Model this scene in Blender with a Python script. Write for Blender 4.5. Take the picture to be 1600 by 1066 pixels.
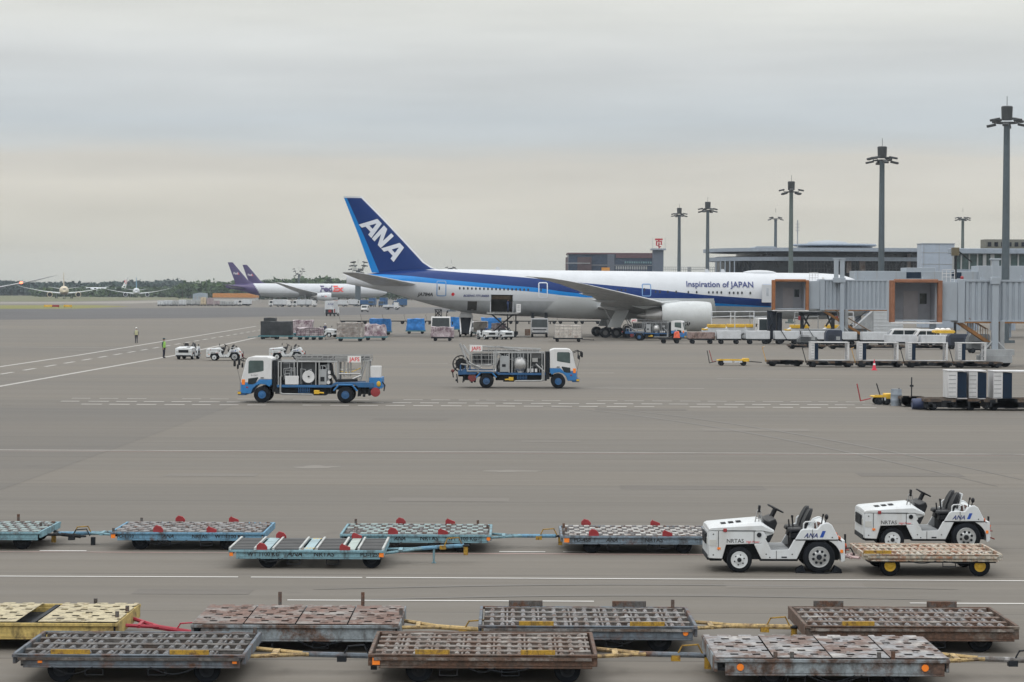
import bpy, math, random
from mathutils import Vector, Matrix, Euler, noise
R = math.radians
scene = bpy.context.scene
COL = scene.collection
for o in list(bpy.data.objects):
    bpy.data.objects.remove(o)
random.seed(7)

# ------------------------------------------------------------------ camera
CAM_H = 6.27
FPX = 3700.0            # focal length in photo pixels (photo is 1600 wide)
cam_d = bpy.data.cameras.new('camera')
cam_d.sensor_width = 36.0
cam_d.lens = 36.0 * FPX / 1600.0
cam_d.clip_start = 0.5
cam_d.clip_end = 12000.0
cam = bpy.data.objects.new('camera', cam_d)
COL.objects.link(cam)
PITCH = math.degrees(math.atan(79.0 / FPX))
CAM_M = (Matrix.Translation((0, 0, CAM_H)) @ Matrix.Rotation(R(90 - PITCH), 4, 'X') @ Matrix.Rotation(R(0.27), 4, 'Z'))
cam.matrix_world = CAM_M
scene.camera = cam

# ------------------------------------------------------------------ sky, sun, exposure
SUN_EL, SUN_AZ = 52.0, 215.0          # azimuth clockwise from +Y
world = bpy.data.worlds.new('World')
scene.world = world
world.use_nodes = True
wn, wl = world.node_tree.nodes, world.node_tree.links
wn.clear()
w_out = wn.new('ShaderNodeOutputWorld')
w_bg = wn.new('ShaderNodeBackground')
w_bg.inputs['Strength'].default_value = 0.1
sky = wn.new('ShaderNodeTexSky')
sky.sky_type = 'NISHITA'
sky.sun_disc = False
sky.sun_elevation = R(SUN_EL)
sky.sun_rotation = R(SUN_AZ)
sky.dust_density = 3.0
w_tc = wn.new('ShaderNodeTexCoord')
w_sep = wn.new('ShaderNodeSeparateXYZ')
wl.new(w_tc.outputs['Generated'], w_sep.inputs[0])
# cloud sheet: banks stretched along the horizon
w_map = wn.new('ShaderNodeMapping')
w_map.inputs['Scale'].default_value = (2.2, 2.2, 26.0)
wl.new(w_tc.outputs['Generated'], w_map.inputs['Vector'])
w_n1 = wn.new('ShaderNodeTexNoise')
w_n1.inputs['Scale'].default_value = 2.0
w_n1.inputs['Detail'].default_value = 7.0
w_n1.inputs['Roughness'].default_value = 0.55
wl.new(w_map.outputs[0], w_n1.inputs['Vector'])
w_map2 = wn.new('ShaderNodeMapping')
w_map2.inputs['Scale'].default_value = (1.0, 1.0, 1.6)
wl.new(w_tc.outputs['Generated'], w_map2.inputs['Vector'])
w_add = wn.new('ShaderNodeMath'); w_add.operation = 'MULTIPLY_ADD'
wl.new(w_n1.outputs['Fac'], w_add.inputs[0])
w_add.inputs[1].default_value = 0.02
wl.new(w_sep.outputs['Z'], w_add.inputs[2])
w_ramp = wn.new('ShaderNodeValToRGB')
wl.new(w_add.outputs[0], w_ramp.inputs[0])
cr = w_ramp.color_ramp
def lin(r, g, b):
    f = lambda c: (c / 255.0 / 12.92) if c / 255.0 <= 0.04045 else ((c / 255.0 + 0.055) / 1.055) ** 2.4
    return (f(r), f(g), f(b))
SKY_STOPS = [(0.0, lin(199, 199, 188)), (0.014, lin(204, 203, 192)), (0.025, lin(212, 209, 196)), (0.05, lin(216, 212, 201)), (0.0685, lin(215, 212, 204)),
             (0.0715, lin(204, 209, 210)), (0.082, lin(202, 209, 213)), (0.106, lin(214, 217, 217)), (0.127, lin(228, 229, 224)), (0.5, lin(226, 226, 223)), (1.0, lin(235, 236, 236))]
while len(cr.elements) < len(SKY_STOPS):
    cr.elements.new(0.5)
for e, (p, c) in zip(cr.elements, SKY_STOPS):
    e.position = p
    e.color = (*c, 1)
# cloud brightness x10 (the background strength is 0.1), brighter overhead as an overcast sky is
w_br = wn.new('ShaderNodeMapRange')
w_br.inputs['From Min'].default_value = 0.12; w_br.inputs['From Max'].default_value = 1.0
w_br.inputs['To Min'].default_value = 10.0; w_br.inputs['To Max'].default_value = 25.0
wl.new(w_sep.outputs['Z'], w_br.inputs['Value'])
w_n2 = wn.new('ShaderNodeTexNoise')
w_n2.inputs['Scale'].default_value = 3.0; w_n2.inputs['Detail'].default_value = 6.0
w_map3 = wn.new('ShaderNodeMapping'); w_map3.inputs['Scale'].default_value = (2.5, 2.5, 24.0)
wl.new(w_tc.outputs['Generated'], w_map3.inputs['Vector']); wl.new(w_map3.outputs[0], w_n2.inputs['Vector'])
w_v = wn.new('ShaderNodeMapRange')
w_v.inputs['From Min'].default_value = 0.25; w_v.inputs['From Max'].default_value = 0.75
w_v.inputs['To Min'].default_value = 0.92; w_v.inputs['To Max'].default_value = 1.07
wl.new(w_n2.outputs['Fac'], w_v.inputs['Value'])
w_mul = wn.new('ShaderNodeMath'); w_mul.operation = 'MULTIPLY'
wl.new(w_br.outputs[0], w_mul.inputs[0]); wl.new(w_v.outputs[0], w_mul.inputs[1])
w_sc = wn.new('ShaderNodeVectorMath'); w_sc.operation = 'SCALE'
wl.new(w_ramp.outputs[0], w_sc.inputs[0]); wl.new(w_mul.outputs[0], w_sc.inputs['Scale'])
w_mix = wn.new('ShaderNodeMix'); w_mix.data_type = 'RGBA'
w_mix.inputs['Factor'].default_value = 0.93
wl.new(sky.outputs[0], w_mix.inputs['A']); wl.new(w_sc.outputs[0], w_mix.inputs['B'])
wl.new(w_mix.outputs['Result'], w_bg.inputs['Color'])
wl.new(w_bg.outputs[0], w_out.inputs['Surface'])

sun_d = bpy.data.lights.new('sun', 'SUN')
sun_d.energy = 0.7
sun_d.angle = R(22)
sun_d.color = (1.0, 0.96, 0.9)
sun = bpy.data.objects.new('sun', sun_d)
COL.objects.link(sun)
_az = R(SUN_AZ)
_sd = Vector((math.sin(_az) * math.cos(R(SUN_EL)), math.cos(_az) * math.cos(R(SUN_EL)), math.sin(R(SUN_EL))))
sun.rotation_euler = _sd.to_track_quat('Z', 'Y').to_euler()

scene.view_settings.view_transform = 'Standard'
scene.view_settings.look = 'None'
scene.view_settings.exposure = 0.0
scene.view_settings.gamma = 1.0
scene.render.engine = 'CYCLES'
scene.cycles.use_denoising = True
scene.cycles.max_bounces = 6
scene.cycles.diffuse_bounces = 3
scene.cycles.volume_bounces = 0

# ------------------------------------------------------------------ photo measuring
def ray(px, py):
    d = CAM_M.to_3x3() @ Vector(((px - 800) / FPX, -(py - 533) / FPX, -1.0))
    return d.normalized()
def gp(px, py, z=0.0):
    """Point at height z seen at a photo pixel."""
    d = ray(px, py)
    t = (z - CAM_H) / d.z
    return Vector((d.x * t, d.y * t, z))
def at(px, py, Y):
    """Point at depth Y seen at a photo pixel."""
    d = ray(px, py)
    t = Y / d.y
    return Vector((d.x * t, Y, CAM_H + d.z * t))

# ------------------------------------------------------------------ materials
MATS = {}
def nodes_of(name):
    m = bpy.data.materials.new(name)
    m.use_nodes = True
    nt = m.node_tree
    return m, nt.nodes, nt.links, nt.nodes['Principled BSDF']
def obj_vec(n, l):
    tc = n.new('ShaderNodeTexCoord'); oi = n.new('ShaderNodeObjectInfo')
    sc = n.new('ShaderNodeMath'); sc.operation = 'MULTIPLY'; sc.inputs[1].default_value = 61.0
    l.new(oi.outputs['Random'], sc.inputs[0])
    ad = n.new('ShaderNodeVectorMath'); ad.operation = 'ADD'
    l.new(tc.outputs['Object'], ad.inputs[0]); l.new(sc.outputs[0], ad.inputs[1])
    return ad.outputs[0]
def noise_fac(n, l, vec, scale, detail=5, lo=0.35, hi=0.65, stretch=None, rough=0.6):
    if stretch:
        mp = n.new('ShaderNodeMapping'); mp.inputs['Scale'].default_value = stretch
        l.new(vec, mp.inputs['Vector']); vec = mp.outputs[0]
    t = n.new('ShaderNodeTexNoise'); t.inputs['Scale'].default_value = scale
    t.inputs['Detail'].default_value = detail; t.inputs['Roughness'].default_value = rough
    l.new(vec, t.inputs['Vector'])
    mr = n.new('ShaderNodeMapRange'); mr.inputs['From Min'].default_value = lo; mr.inputs['From Max'].default_value = hi
    l.new(t.outputs['Fac'], mr.inputs['Value'])
    return mr.outputs[0]
def mixc(n, l, fac, a, b):
    m = n.new('ShaderNodeMix'); m.data_type = 'RGBA'
    if isinstance(fac, (int, float)): m.inputs['Factor'].default_value = fac
    else: l.new(fac, m.inputs['Factor'])
    for k, v in (('A', a), ('B', b)):
        if isinstance(v, tuple): m.inputs[k].default_value = (*v[:3], 1)
        else: l.new(v, m.inputs[k])
    return m.outputs['Result']
def mulf(n, l, a, k):
    m = n.new('ShaderNodeMath'); m.operation = 'MULTIPLY'; l.new(a, m.inputs[0])
    if isinstance(k, (int, float)): m.inputs[1].default_value = k
    else: l.new(k, m.inputs[1])
    return m.outputs[0]
def pm(name, col, rough=0.5, metal=0.0, var=0.12, scale=2.0, dirt=0.0, dirtcol=(0.07, 0.06, 0.05), bump=0.0, streak=False, spec=0.5, dscale=1.2):
    """Painted / plain surface: base colour with slight mottling and a layer of dirt."""
    if name in MATS: return MATS[name]
    m, n, l, b = nodes_of(name)
    v = obj_vec(n, l)
    f = noise_fac(n, l, v, scale, 5)
    c = mixc(n, l, f, tuple(x * (1 - var) for x in col), tuple(min(1, x * (1 + var)) for x in col))
    if dirt > 0:
        d = noise_fac(n, l, v, dscale, 8, 0.46, 0.72, (1, 1, 0.3) if streak else None, 0.68)
        c = mixc(n, l, mulf(n, l, d, dirt), c, dirtcol)
        rr = n.new('ShaderNodeMapRange'); rr.inputs['To Min'].default_value = rough; rr.inputs['To Max'].default_value = min(1, rough + 0.3)
        l.new(d, rr.inputs['Value']); l.new(rr.outputs[0], b.inputs['Roughness'])
    else:
        b.inputs['Roughness'].default_value = rough
    l.new(c, b.inputs['Base Color'])
    b.inputs['Metallic'].default_value = metal
    b.inputs['Specular IOR Level'].default_value = spec
    if bump > 0:
        bn = n.new('ShaderNodeTexNoise'); bn.inputs['Scale'].default_value = scale * 6; bn.inputs['Detail'].default_value = 4
        l.new(v, bn.inputs['Vector'])
        bp = n.new('ShaderNodeBump'); bp.inputs['Strength'].default_value = bump; bp.inputs['Distance'].default_value = 0.02
        l.new(bn.outputs['Fac'], bp.inputs['Height']); l.new(bp.outputs[0], b.inputs['Normal'])
    MATS[name] = m
    return m
def rusty(name, paint, rust=(0.11, 0.055, 0.035), dark=(0.035, 0.028, 0.024), amount=0.5, scale=2.2, rough=0.75, pale=None, edge=0.85):
    """Old paint breaking up into rust and black grime."""
    if name in MATS: return MATS[name]
    m, n, l, b = nodes_of(name)
    v = obj_vec(n, l)
    lo = 0.62 - 0.3 * amount
    f1 = noise_fac(n, l, v, scale, 9, lo, lo + 0.12, None, 0.7)
    f2 = noise_fac(n, l, v, scale * 2.3, 9, 0.5, 0.66, (1, 1, 0.35), 0.7)
    f3 = noise_fac(n, l, v, scale * 9, 5, 0.35, 0.7)
    c = mixc(n, l, f3, tuple(x * 0.75 for x in paint), tuple(min(1, x * 1.2) for x in paint))
    if pale: c = mixc(n, l, noise_fac(n, l, v, scale * 1.4, 6, 0.5, 0.62), c, pale)
    r2 = mixc(n, l, f3, tuple(x * 0.6 for x in rust), tuple(x * 1.5 for x in rust))
    c = mixc(n, l, f1, c, r2)
    c = mixc(n, l, mulf(n, l, f2, 0.75), c, dark)
    # paint rubbed off and rusted along the edges
    bv = n.new('ShaderNodeBevel'); bv.samples = 4; bv.inputs['Radius'].default_value = 0.035
    ge = n.new('ShaderNodeNewGeometry'); dt = n.new('ShaderNodeVectorMath'); dt.operation = 'DOT_PRODUCT'
    l.new(bv.outputs[0], dt.inputs[0]); l.new(ge.outputs['Normal'], dt.inputs[1])
    ed = n.new('ShaderNodeMapRange'); ed.inputs['From Min'].default_value = 0.99; ed.inputs['From Max'].default_value = 0.8
    l.new(dt.outputs['Value'], ed.inputs['Value'])
    c = mixc(n, l, mulf(n, l, mulf(n, l, ed.outputs[0], f3), edge), c, tuple(x * 0.55 for x in rust))
    l.new(c, b.inputs['Base Color'])
    b.inputs['Roughness'].default_value = rough
    bp = n.new('ShaderNodeBump'); bp.inputs['Strength'].default_value = 0.35; bp.inputs['Distance'].default_value = 0.01
    l.new(f3, bp.inputs['Height']); l.new(bp.outputs[0], b.inputs['Normal'])
    MATS[name] = m
    return m
def glassy(name, col, rough=0.08):
    if name in MATS: return MATS[name]
    m, n, l, b = nodes_of(name)
    v = obj_vec(n, l)
    f = noise_fac(n, l, v, 1.3, 3, 0.3, 0.7)
    l.new(mixc(n, l, f, tuple(x * 0.7 for x in col), tuple(x * 1.3 for x in col)), b.inputs['Base Color'])
    b.inputs['Roughness'].default_value = rough
    b.inputs['Specular IOR Level'].default_value = 0.4
    MATS[name] = m
    return m
def glow(name, col, strength):
    if name in MATS: return MATS[name]
    m, n, l, b = nodes_of(name)
    b.inputs['Base Color'].default_value = (*col, 1)
    b.inputs['Emission Color'].default_value = (*col, 1)
    b.inputs['Emission Strength'].default_value = strength
    MATS[name] = m
    return m

WHITE = pm('white_paint', (0.62, 0.63, 0.64), 0.35, var=0.05, dirt=0.28, dirtcol=(0.3, 0.27, 0.23), streak=True)
CLEANWHITE = pm('aircraft_white', (0.53, 0.56, 0.605), 0.3, var=0.03, scale=0.4, dirt=0.1, dirtcol=(0.4, 0.4, 0.4), streak=True, dscale=0.8)
BLACK = pm('black_rubber', (0.007, 0.0095, 0.014), 0.8, var=0.3, dirt=0.3, dirtcol=(0.035, 0.032, 0.03), spec=0.2)
DARK = pm('dark_steel', (0.012, 0.0155, 0.021), 0.65, var=0.3, dirt=0.35, dirtcol=(0.045, 0.038, 0.032), spec=0.25)
SEAT = pm('black_vinyl', (0.009, 0.0105, 0.014), 0.5, var=0.2, spec=0.3)
STEEL = pm('bare_steel', (0.42, 0.43, 0.44), 0.4, 0.7, var=0.15, dirt=0.4)
ALU = pm('grey_aluminium', (0.5, 0.52, 0.54), 0.35, 0.8, var=0.1, dirt=0.25)
GREY = pm('grey_paint', (0.3, 0.32, 0.34), 0.5, var=0.1, dirt=0.3, streak=True)
GLASS = glassy('dark_glass', (0.02, 0.028, 0.032))
CABGLASS = glassy('cab_glass', (0.07, 0.1, 0.1))
BLUE = pm('truck_blue', (0.018, 0.17, 0.44), 0.4, var=0.08, dirt=0.25, streak=True)
DBLUE = pm('dirty_blue', (0.014, 0.085, 0.22), 0.5, var=0.15, dirt=0.4)
RED = pm('red_paint', (0.27, 0.022, 0.028), 0.5, var=0.15, dirt=0.2)
ORANGE = pm('orange_lens', (0.85, 0.22, 0.02), 0.4, var=0.1)
YELLOW = pm('yellow_paint', (0.68, 0.42, 0.03), 0.5, var=0.12, dirt=0.45)
INK = pm('black_lettering', (0.02, 0.021, 0.025), 0.6, var=0.2)
NAVYINK = pm('navy_lettering', (0.012, 0.028, 0.16), 0.5, var=0.1)
REDINK = pm('red_lettering', (0.6, 0.02, 0.04), 0.5, var=0.1)

# ------------------------------------------------------------------ mesh building
class MB:
    def __init__(s):
        s.v, s.f, s.m, s.cur = [], [], [], 0
    def mat(s, i):
        s.cur = i; return s
    def add(s, vs, fs):
        b = len(s.v)
        s.v += [tuple(p) for p in vs]
        for f in fs:
            s.f.append(tuple(i + b for i in f)); s.m.append(s.cur)
        return s
    def box(s, x0, x1, y0, y1, z0, z1):
        return s.add([(x0, y0, z0), (x1, y0, z0), (x1, y1, z0), (x0, y1, z0), (x0, y0, z1), (x1, y0, z1), (x1, y1, z1), (x0, y1, z1)],
                     [(0, 3, 2, 1), (4, 5, 6, 7), (0, 1, 5, 4), (1, 2, 6, 5), (2, 3, 7, 6), (3, 0, 4, 7)])
    def obox(s, c, size, rot=(0, 0, 0)):
        M = Euler(rot).to_matrix()
        hx, hy, hz = (k / 2 for k in size)
        vs = [Vector(c) + M @ Vector((sx * hx, sy * hy, sz * hz)) for sz in (-1, 1) for sx, sy in ((-1, -1), (1, -1), (1, 1), (-1, 1))]
        return s.add(vs, [(0, 3, 2, 1), (4, 5, 6, 7), (0, 1, 5, 4), (1, 2, 6, 5), (2, 3, 7, 6), (3, 0, 4, 7)])
    def prism(s, poly, a0, a1, axis='y'):
        n = len(poly)
        def P(p, a):
            return {'y': (p[0], a, p[1]), 'x': (a, p[0], p[1]), 'z': (p[0], p[1], a)}[axis]
        vs = [P(p, a0) for p in poly] + [P(p, a1) for p in poly]
        fs = [tuple(range(n))[::-1], tuple(range(n, 2 * n))] + [(i, (i + 1) % n, n + (i + 1) % n, n + i) for i in range(n)]
        return s.add(vs, fs)
    def tube(s, p0, p1, r, r1=None, n=8, cap=True):
        p0, p1 = Vector(p0), Vector(p1)
        r1 = r if r1 is None else r1
        d = (p1 - p0)
        if d.length < 1e-6: return s
        q = d.normalized().to_track_quat('Z', 'Y').to_matrix()
        vs = []
        for c, rr in ((p0, r), (p1, r1)):
            for i in range(n):
                a = 2 * math.pi * i / n
                vs.append(c + q @ Vector((math.cos(a) * rr, math.sin(a) * rr, 0)))
        fs = [(i, (i + 1) % n, n + (i + 1) % n, n + i) for i in range(n)]
        if cap: fs += [tuple(range(n))[::-1], tuple(range(n, 2 * n))]
        return s.add(vs, fs)
    def path(s, pts, r, n=6):
        for a, b in zip(pts[:-1], pts[1:]):
            a, b = Vector(a), Vector(b)
            e = (b - a).normalized() * r * 0.6
            s.tube(a - e, b + e, r, n=n)
        return s
    def lathe(s, prof, c, axis='y', n=20, cap=True):
        vs, k = [], len(prof)
        for a, r in prof:
            for i in range(n):
                t = 2 * math.pi * i / n
                u, w = math.cos(t) * r, math.sin(t) * r
                p = {'y': (u, a, w), 'x': (a, u, w), 'z': (u, w, a)}[axis]
                vs.append((p[0] + c[0], p[1] + c[1], p[2] + c[2]))
        fs = [(j * n + i, j * n + (i + 1) % n, (j + 1) * n + (i + 1) % n, (j + 1) * n + i) for j in range(k - 1) for i in range(n)]
        if cap: fs += [tuple(range(n))[::-1], tuple(range((k - 1) * n, k * n))]
        return s.add(vs, fs)
    def loft(s, rings, cap=True):
        n, k = len(rings[0]), len(rings)
        vs = [p for r in rings for p in r]
        fs = [(j * n + i, j * n + (i + 1) % n, (j + 1) * n + (i + 1) % n, (j + 1) * n + i) for j in range(k - 1) for i in range(n)]
        if cap: fs += [tuple(range(n))[::-1], tuple(range((k - 1) * n, k * n))]
        return s.add(vs, fs)
    def ball(s, c, r, n=12, m=7):
        if isinstance(r, (int, float)): r = (r, r, r)
        rings = []
        for j in range(m + 1):
            t = math.pi * (0.02 + 0.96 * j / m)
            rings.append([(c[0] + r[0] * math.sin(t) * math.cos(2 * math.pi * i / n), c[1] + r[1] * math.sin(t) * math.sin(2 * math.pi * i / n), c[2] + r[2] * math.cos(t)) for i in range(n)])
        return s.loft(rings)
    def text(s, body, size, fn, bold=0.0, shear=0.0, spacing=1.0, align='LEFT'):
        vs, fs = text_data(body, bold, shear, spacing)
        w = max(p[0] for p in vs)
        off = {'LEFT': 0, 'CENTER': -w / 2, 'RIGHT': -w}[align]
        return s.add([fn((p[0] + off) * size, p[1] * size) for p in vs], fs)
    def build(s, name, mats, parent=None, smooth=None, bevel=0.0, label=None, merge=False, subdiv=0):
        me = bpy.data.meshes.new(name)
        me.from_pydata(s.v, [], s.f)
        if not isinstance(mats, (list, tuple)): mats = [mats]
        for m in mats: me.materials.append(m)
        if len(mats) > 1: me.polygons.foreach_set('material_index', s.m)
        if merge:
            import bmesh
            bm = bmesh.new(); bm.from_mesh(me)
            bmesh.ops.remove_doubles(bm, verts=bm.verts, dist=merge)
            bmesh.ops.recalc_face_normals(bm, faces=bm.faces)
            bm.to_mesh(me); bm.free()
        if smooth is not None:
            me.polygons.foreach_set('use_smooth', [True] * len(me.polygons))
            me.set_sharp_from_angle(angle=R(smooth))
        me.update()
        o = bpy.data.objects.new(name, me)
        COL.objects.link(o)
        if parent is not None: o.parent = parent
        if bevel:
            b = o.modifiers.new('bevel', 'BEVEL'); b.width = bevel; b.segments = 2; b.limit_method = 'ANGLE'; b.angle_limit = R(35)
            b.harden_normals = False
            me.polygons.foreach_set('use_smooth', [True] * len(me.polygons))
            me.set_sharp_from_angle(angle=R(35))
        if label: o['label'] = label
        return o
_TXT = {}
def text_data(body, bold, shear, spacing):
    k = (body, bold, shear, spacing)
    if k in _TXT: return _TXT[k]
    cu = bpy.data.curves.new('lettering', 'FONT')
    cu.body = body; cu.size = 1.0; cu.offset = bold; cu.shear = shear; cu.space_character = spacing
    cu.resolution_u = 3
    ob = bpy.data.objects.new('lettering', cu)
    COL.objects.link(ob)
    dg = bpy.context.evaluated_depsgraph_get()
    me = bpy.data.meshes.new_from_object(ob.evaluated_get(dg))
    x0 = min(v.co.x for v in me.vertices)
    r = ([(v.co.x - x0, v.co.y) for v in me.vertices], [tuple(p.vertices) for p in me.polygons])
    bpy.data.objects.remove(ob); bpy.data.curves.remove(cu); bpy.data.meshes.remove(me)
    _TXT[k] = r
    return r
def tag(o, label, cat, group=None, kind=None):
    o['label'] = label
    if cat: o['category'] = cat
    if group: o['group'] = group
    if kind: o['kind'] = kind
    return o
def thing(name, label, cat, loc=(0, 0, 0), rotz=0.0, group=None):
    o = bpy.data.objects.new(name, None)
    o.empty_display_size = 0.3
    COL.objects.link(o)
    o.location = loc; o.rotation_euler = (0, 0, rotz)
    return tag(o, label, cat, group)
def struct(o, kind='structure'):
    o['kind'] = kind
    return o
def dup(root, loc, rotz=0.0, label=None, group=None, skip=()):
    r = root.copy(); COL.objects.link(r)
    r.location = loc; r.rotation_euler = (0, 0, rotz)
    if label: r['label'] = label
    if group: r['group'] = group
    for ch in list(root.children):
        if ch.name.split('.')[0] in skip: continue
        c = ch.copy(); COL.objects.link(c); c.parent = r
        for g in ch.children:
            d = g.copy(); COL.objects.link(d); d.parent = c
    return r
def lerp(a, b, t): return a + (b - a) * t
def interp(tab, x):
    """Smooth interpolation in a table of (x, y) sorted by x."""
    if x <= tab[0][0]: return tab[0][1]
    if x >= tab[-1][0]: return tab[-1][1]
    for i in range(len(tab) - 1):
        if tab[i][0] <= x <= tab[i + 1][0]: break
    def slope(j):
        if j == 0 or j == len(tab) - 1:
            a, b = (0, 1) if j == 0 else (len(tab) - 2, len(tab) - 1)
            return (tab[b][1] - tab[a][1]) / (tab[b][0] - tab[a][0])
        s0 = (tab[j][1] - tab[j - 1][1]) / (tab[j][0] - tab[j - 1][0]); s1 = (tab[j + 1][1] - tab[j][1]) / (tab[j + 1][0] - tab[j][0])
        return 0.0 if s0 * s1 <= 0 else 2 * s0 * s1 / (s0 + s1)
    (x0, y0), (x1, y1) = tab[i], tab[i + 1]
    h = x1 - x0; t = (x - x0) / h
    return (2*t**3 - 3*t*t + 1) * y0 + (t**3 - 2*t*t + t) * h * slope(i) + (-2*t**3 + 3*t*t) * y1 + (t**3 - t*t) * h * slope(i + 1)
def lint(tab, x):
    if x <= tab[0][0]: return tab[0][1]
    for (x0, y0), (x1, y1) in zip(tab[:-1], tab[1:]):
        if x <= x1: return lerp(y0, y1, (x - x0) / (x1 - x0))
    return tab[-1][1]
def wheel(parent, x, y, z, r, w, rim_r, rim_mat, side=-1, n=22, name='wheel', hub=True, tyre_mat=None):
    """Tyre with a rim child; side is the outer side (-1 = towards -Y)."""
    b = MB()
    prof = [(-w/2, rim_r), (-w/2, r*0.9), (-w/2 + w*0.1, r*0.985), (-w*0.12, r), (w*0.12, r), (w/2 - w*0.1, r*0.985), (w/2, r*0.9), (w/2, rim_r)]
    b.lathe(prof, (x, y, z), 'y', n, cap=True)
    t = b.build(name, tyre_mat or BLACK, parent, smooth=40)
    c = MB()
    e = side * (w/2)
    c.lathe([(e + side*0.004, rim_r), (e + side*0.012, rim_r*0.97), (e + side*0.008, rim_r*0.88), (e - side*w*0.22 + side*w*0.22*0, rim_r*0.8), (e - side*0.0 + side*0.002, rim_r*0.62), (e + side*0.014, rim_r*0.4), (e + side*0.016, rim_r*0.3)], (x, y, z), 'y', n)
    rm = c.build('rim', rim_mat, t, smooth=50)
    return t
# ------------------------------------------------------------------ the apron
def ground_mat(name, base, warm=(1.06, 1.0, 0.9), joints=True, contrast=1.0, wear=None):
    m, n, l, b = nodes_of(name)
    g = n.new('ShaderNodeNewGeometry'); v = g.outputs['Position']
    big = noise_fac(n, l, v, 1.0, 6, 0.3, 0.7, (0.008, 0.035, 1), 0.6)
    mid = noise_fac(n, l, v, 1.0, 7, 0.3, 0.7, (0.03, 0.22, 1), 0.65)
    stk = noise_fac(n, l, v, 1.0, 8, 0.35, 0.65, (0.05, 0.9, 1), 0.7)
    fin = noise_fac(n, l, v, 3.0, 8, 0.25, 0.75, None, 0.75)
    k = contrast
    dark = tuple(x * (1 - 0.2 * k) for x in base); lite = tuple(x * (1 + 0.14 * k) * w for x, w in zip(base, warm))
    c = mixc(n, l, big, dark, lite)
    c = mixc(n, l, mulf(n, l, mid, 0.45), c, tuple(x * 0.8 for x in base))
    c = mixc(n, l, mulf(n, l, stk, 0.42), c, tuple(x * 1.24 for x in base))
    stk2 = noise_fac(n, l, v, 1.0, 6, 0.5, 0.68, (0.03, 0.5, 1), 0.65)
    c = mixc(n, l, mulf(n, l, stk2, 0.4), c, tuple(x * 0.74 for x in base))
    stk3 = noise_fac(n, l, v, 1.0, 7, 0.32, 0.68, (0.045, 2.4, 1), 0.75)
    c = mixc(n, l, mulf(n, l, stk3, 0.42), c, tuple(x * 0.78 for x in base))
    stk4 = noise_fac(n, l, v, 1.0, 7, 0.5, 0.66, (0.02, 1.3, 1), 0.7)
    c = mixc(n, l, mulf(n, l, stk4, 0.4), c, tuple(x * 1.25 for x in base))
    c = mixc(n, l, mulf(n, l, fin, 0.3), c, tuple(x * 0.72 for x in base))
    # tyre marks and oil: long dark smears along the traffic, small dark drips
    tm = noise_fac(n, l, v, 1.0, 6, 0.6, 0.75, (0.012, 0.6, 1), 0.6)
    c = mixc(n, l, mulf(n, l, tm, 0.35), c, tuple(x * 0.55 for x in base))
    oil = noise_fac(n, l, v, 0.5, 7, 0.66, 0.76, None, 0.6)
    c = mixc(n, l, mulf(n, l, oil, 0.5), c, tuple(x * 0.45 for x in base))
    if joints:
        br = n.new('ShaderNodeTexBrick')
        br.offset = 0.0
        br.inputs['Scale'].default_value = 1.0
        br.inputs['Brick Width'].default_value = 900.0; br.inputs['Row Height'].default_value = 6.0
        br.inputs['Mortar Size'].default_value = 0.045; br.inputs['Mortar Smooth'].default_value = 0.3
        br.inputs['Color1'].default_value = (0.9, 0.91, 0.92, 1); br.inputs['Color2'].default_value = (1.06, 1.04, 1.01, 1); br.inputs['Mortar'].default_value = (0.5, 0.5, 0.5, 1)
        of = n.new('ShaderNodeVectorMath'); of.operation = 'ADD'; of.inputs[1].default_value = (413.0, 2.0, 0.0)
        l.new(v, of.inputs[0]); l.new(of.outputs[0], br.inputs['Vector'])
        mu = n.new('ShaderNodeMix'); mu.data_type = 'RGBA'; mu.blend_type = 'MULTIPLY'; mu.inputs['Factor'].default_value = 0.75
        l.new(c, mu.inputs['A']); l.new(br.outputs['Color'], mu.inputs['B'])
        c = mu.outputs['Result']
    l.new(c, b.inputs['Base Color'])
    b.inputs['Roughness'].default_value = 0.85
    b.inputs['Specular IOR Level'].default_value = 0.25
    bp = n.new('ShaderNodeBump'); bp.inputs['Strength'].default_value = 0.25; bp.inputs['Distance'].default_value = 0.01
    l.new(fin, bp.inputs['Height']); l.new(bp.outputs[0], b.inputs['Normal'])
    return m
def paint_mat(name, col, wear=0.5):
    """Road paint worn through to the concrete."""
    m, n, l, b = nodes_of(name)
    g = n.new('ShaderNodeNewGeometry')
    f = noise_fac(n, l, g.outputs['Position'], 1.0, 9, 0.62 - 0.24 * wear, 0.82 - 0.24 * wear, (0.5, 3.0, 1), 0.75)
    l.new(mixc(n, l, f, col, (0.18, 0.17, 0.157)), b.inputs['Base Color'])
    b.inputs['Roughness'].default_value = 0.7
    return m
CONC = (0.159, 0.149, 0.1365)
gm = MB()
xs = [-3000, -700, -300, -100, 0, 100, 300, 700, 3000]; ys = [-300, 0, 60, 150, 350, 700, 1500, 3800]
gv = [(x, y, 0) for y in ys for x in xs]
gm.add(gv, [(j*9 + i, j*9 + i + 1, (j+1)*9 + i + 1, (j+1)*9 + i) for j in range(7) for i in range(8)])
struct(gm.build('apron', ground_mat('apron_concrete', CONC)))
ASPH = ground_mat('taxiway_asphalt', (0.1, 0.099, 0.102), (1.0, 1.0, 1.0), joints=False)
DARKC = ground_mat('old_concrete', (0.145, 0.137, 0.128), joints=True, contrast=1.0)
LITEC = ground_mat('pale_concrete', (0.25, 0.238, 0.22), joints=False)
def sheet(name, pts, mat, z):
    b = MB(); b.add([(p.x, p.y, z) for p in pts], [tuple(range(len(pts)))])
    return struct(b.build(name, mat))
def pxsheet(name, pxs, mat, z=0.004):
    return sheet(name, [gp(x, y) for x, y in pxs], mat, z)
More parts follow.
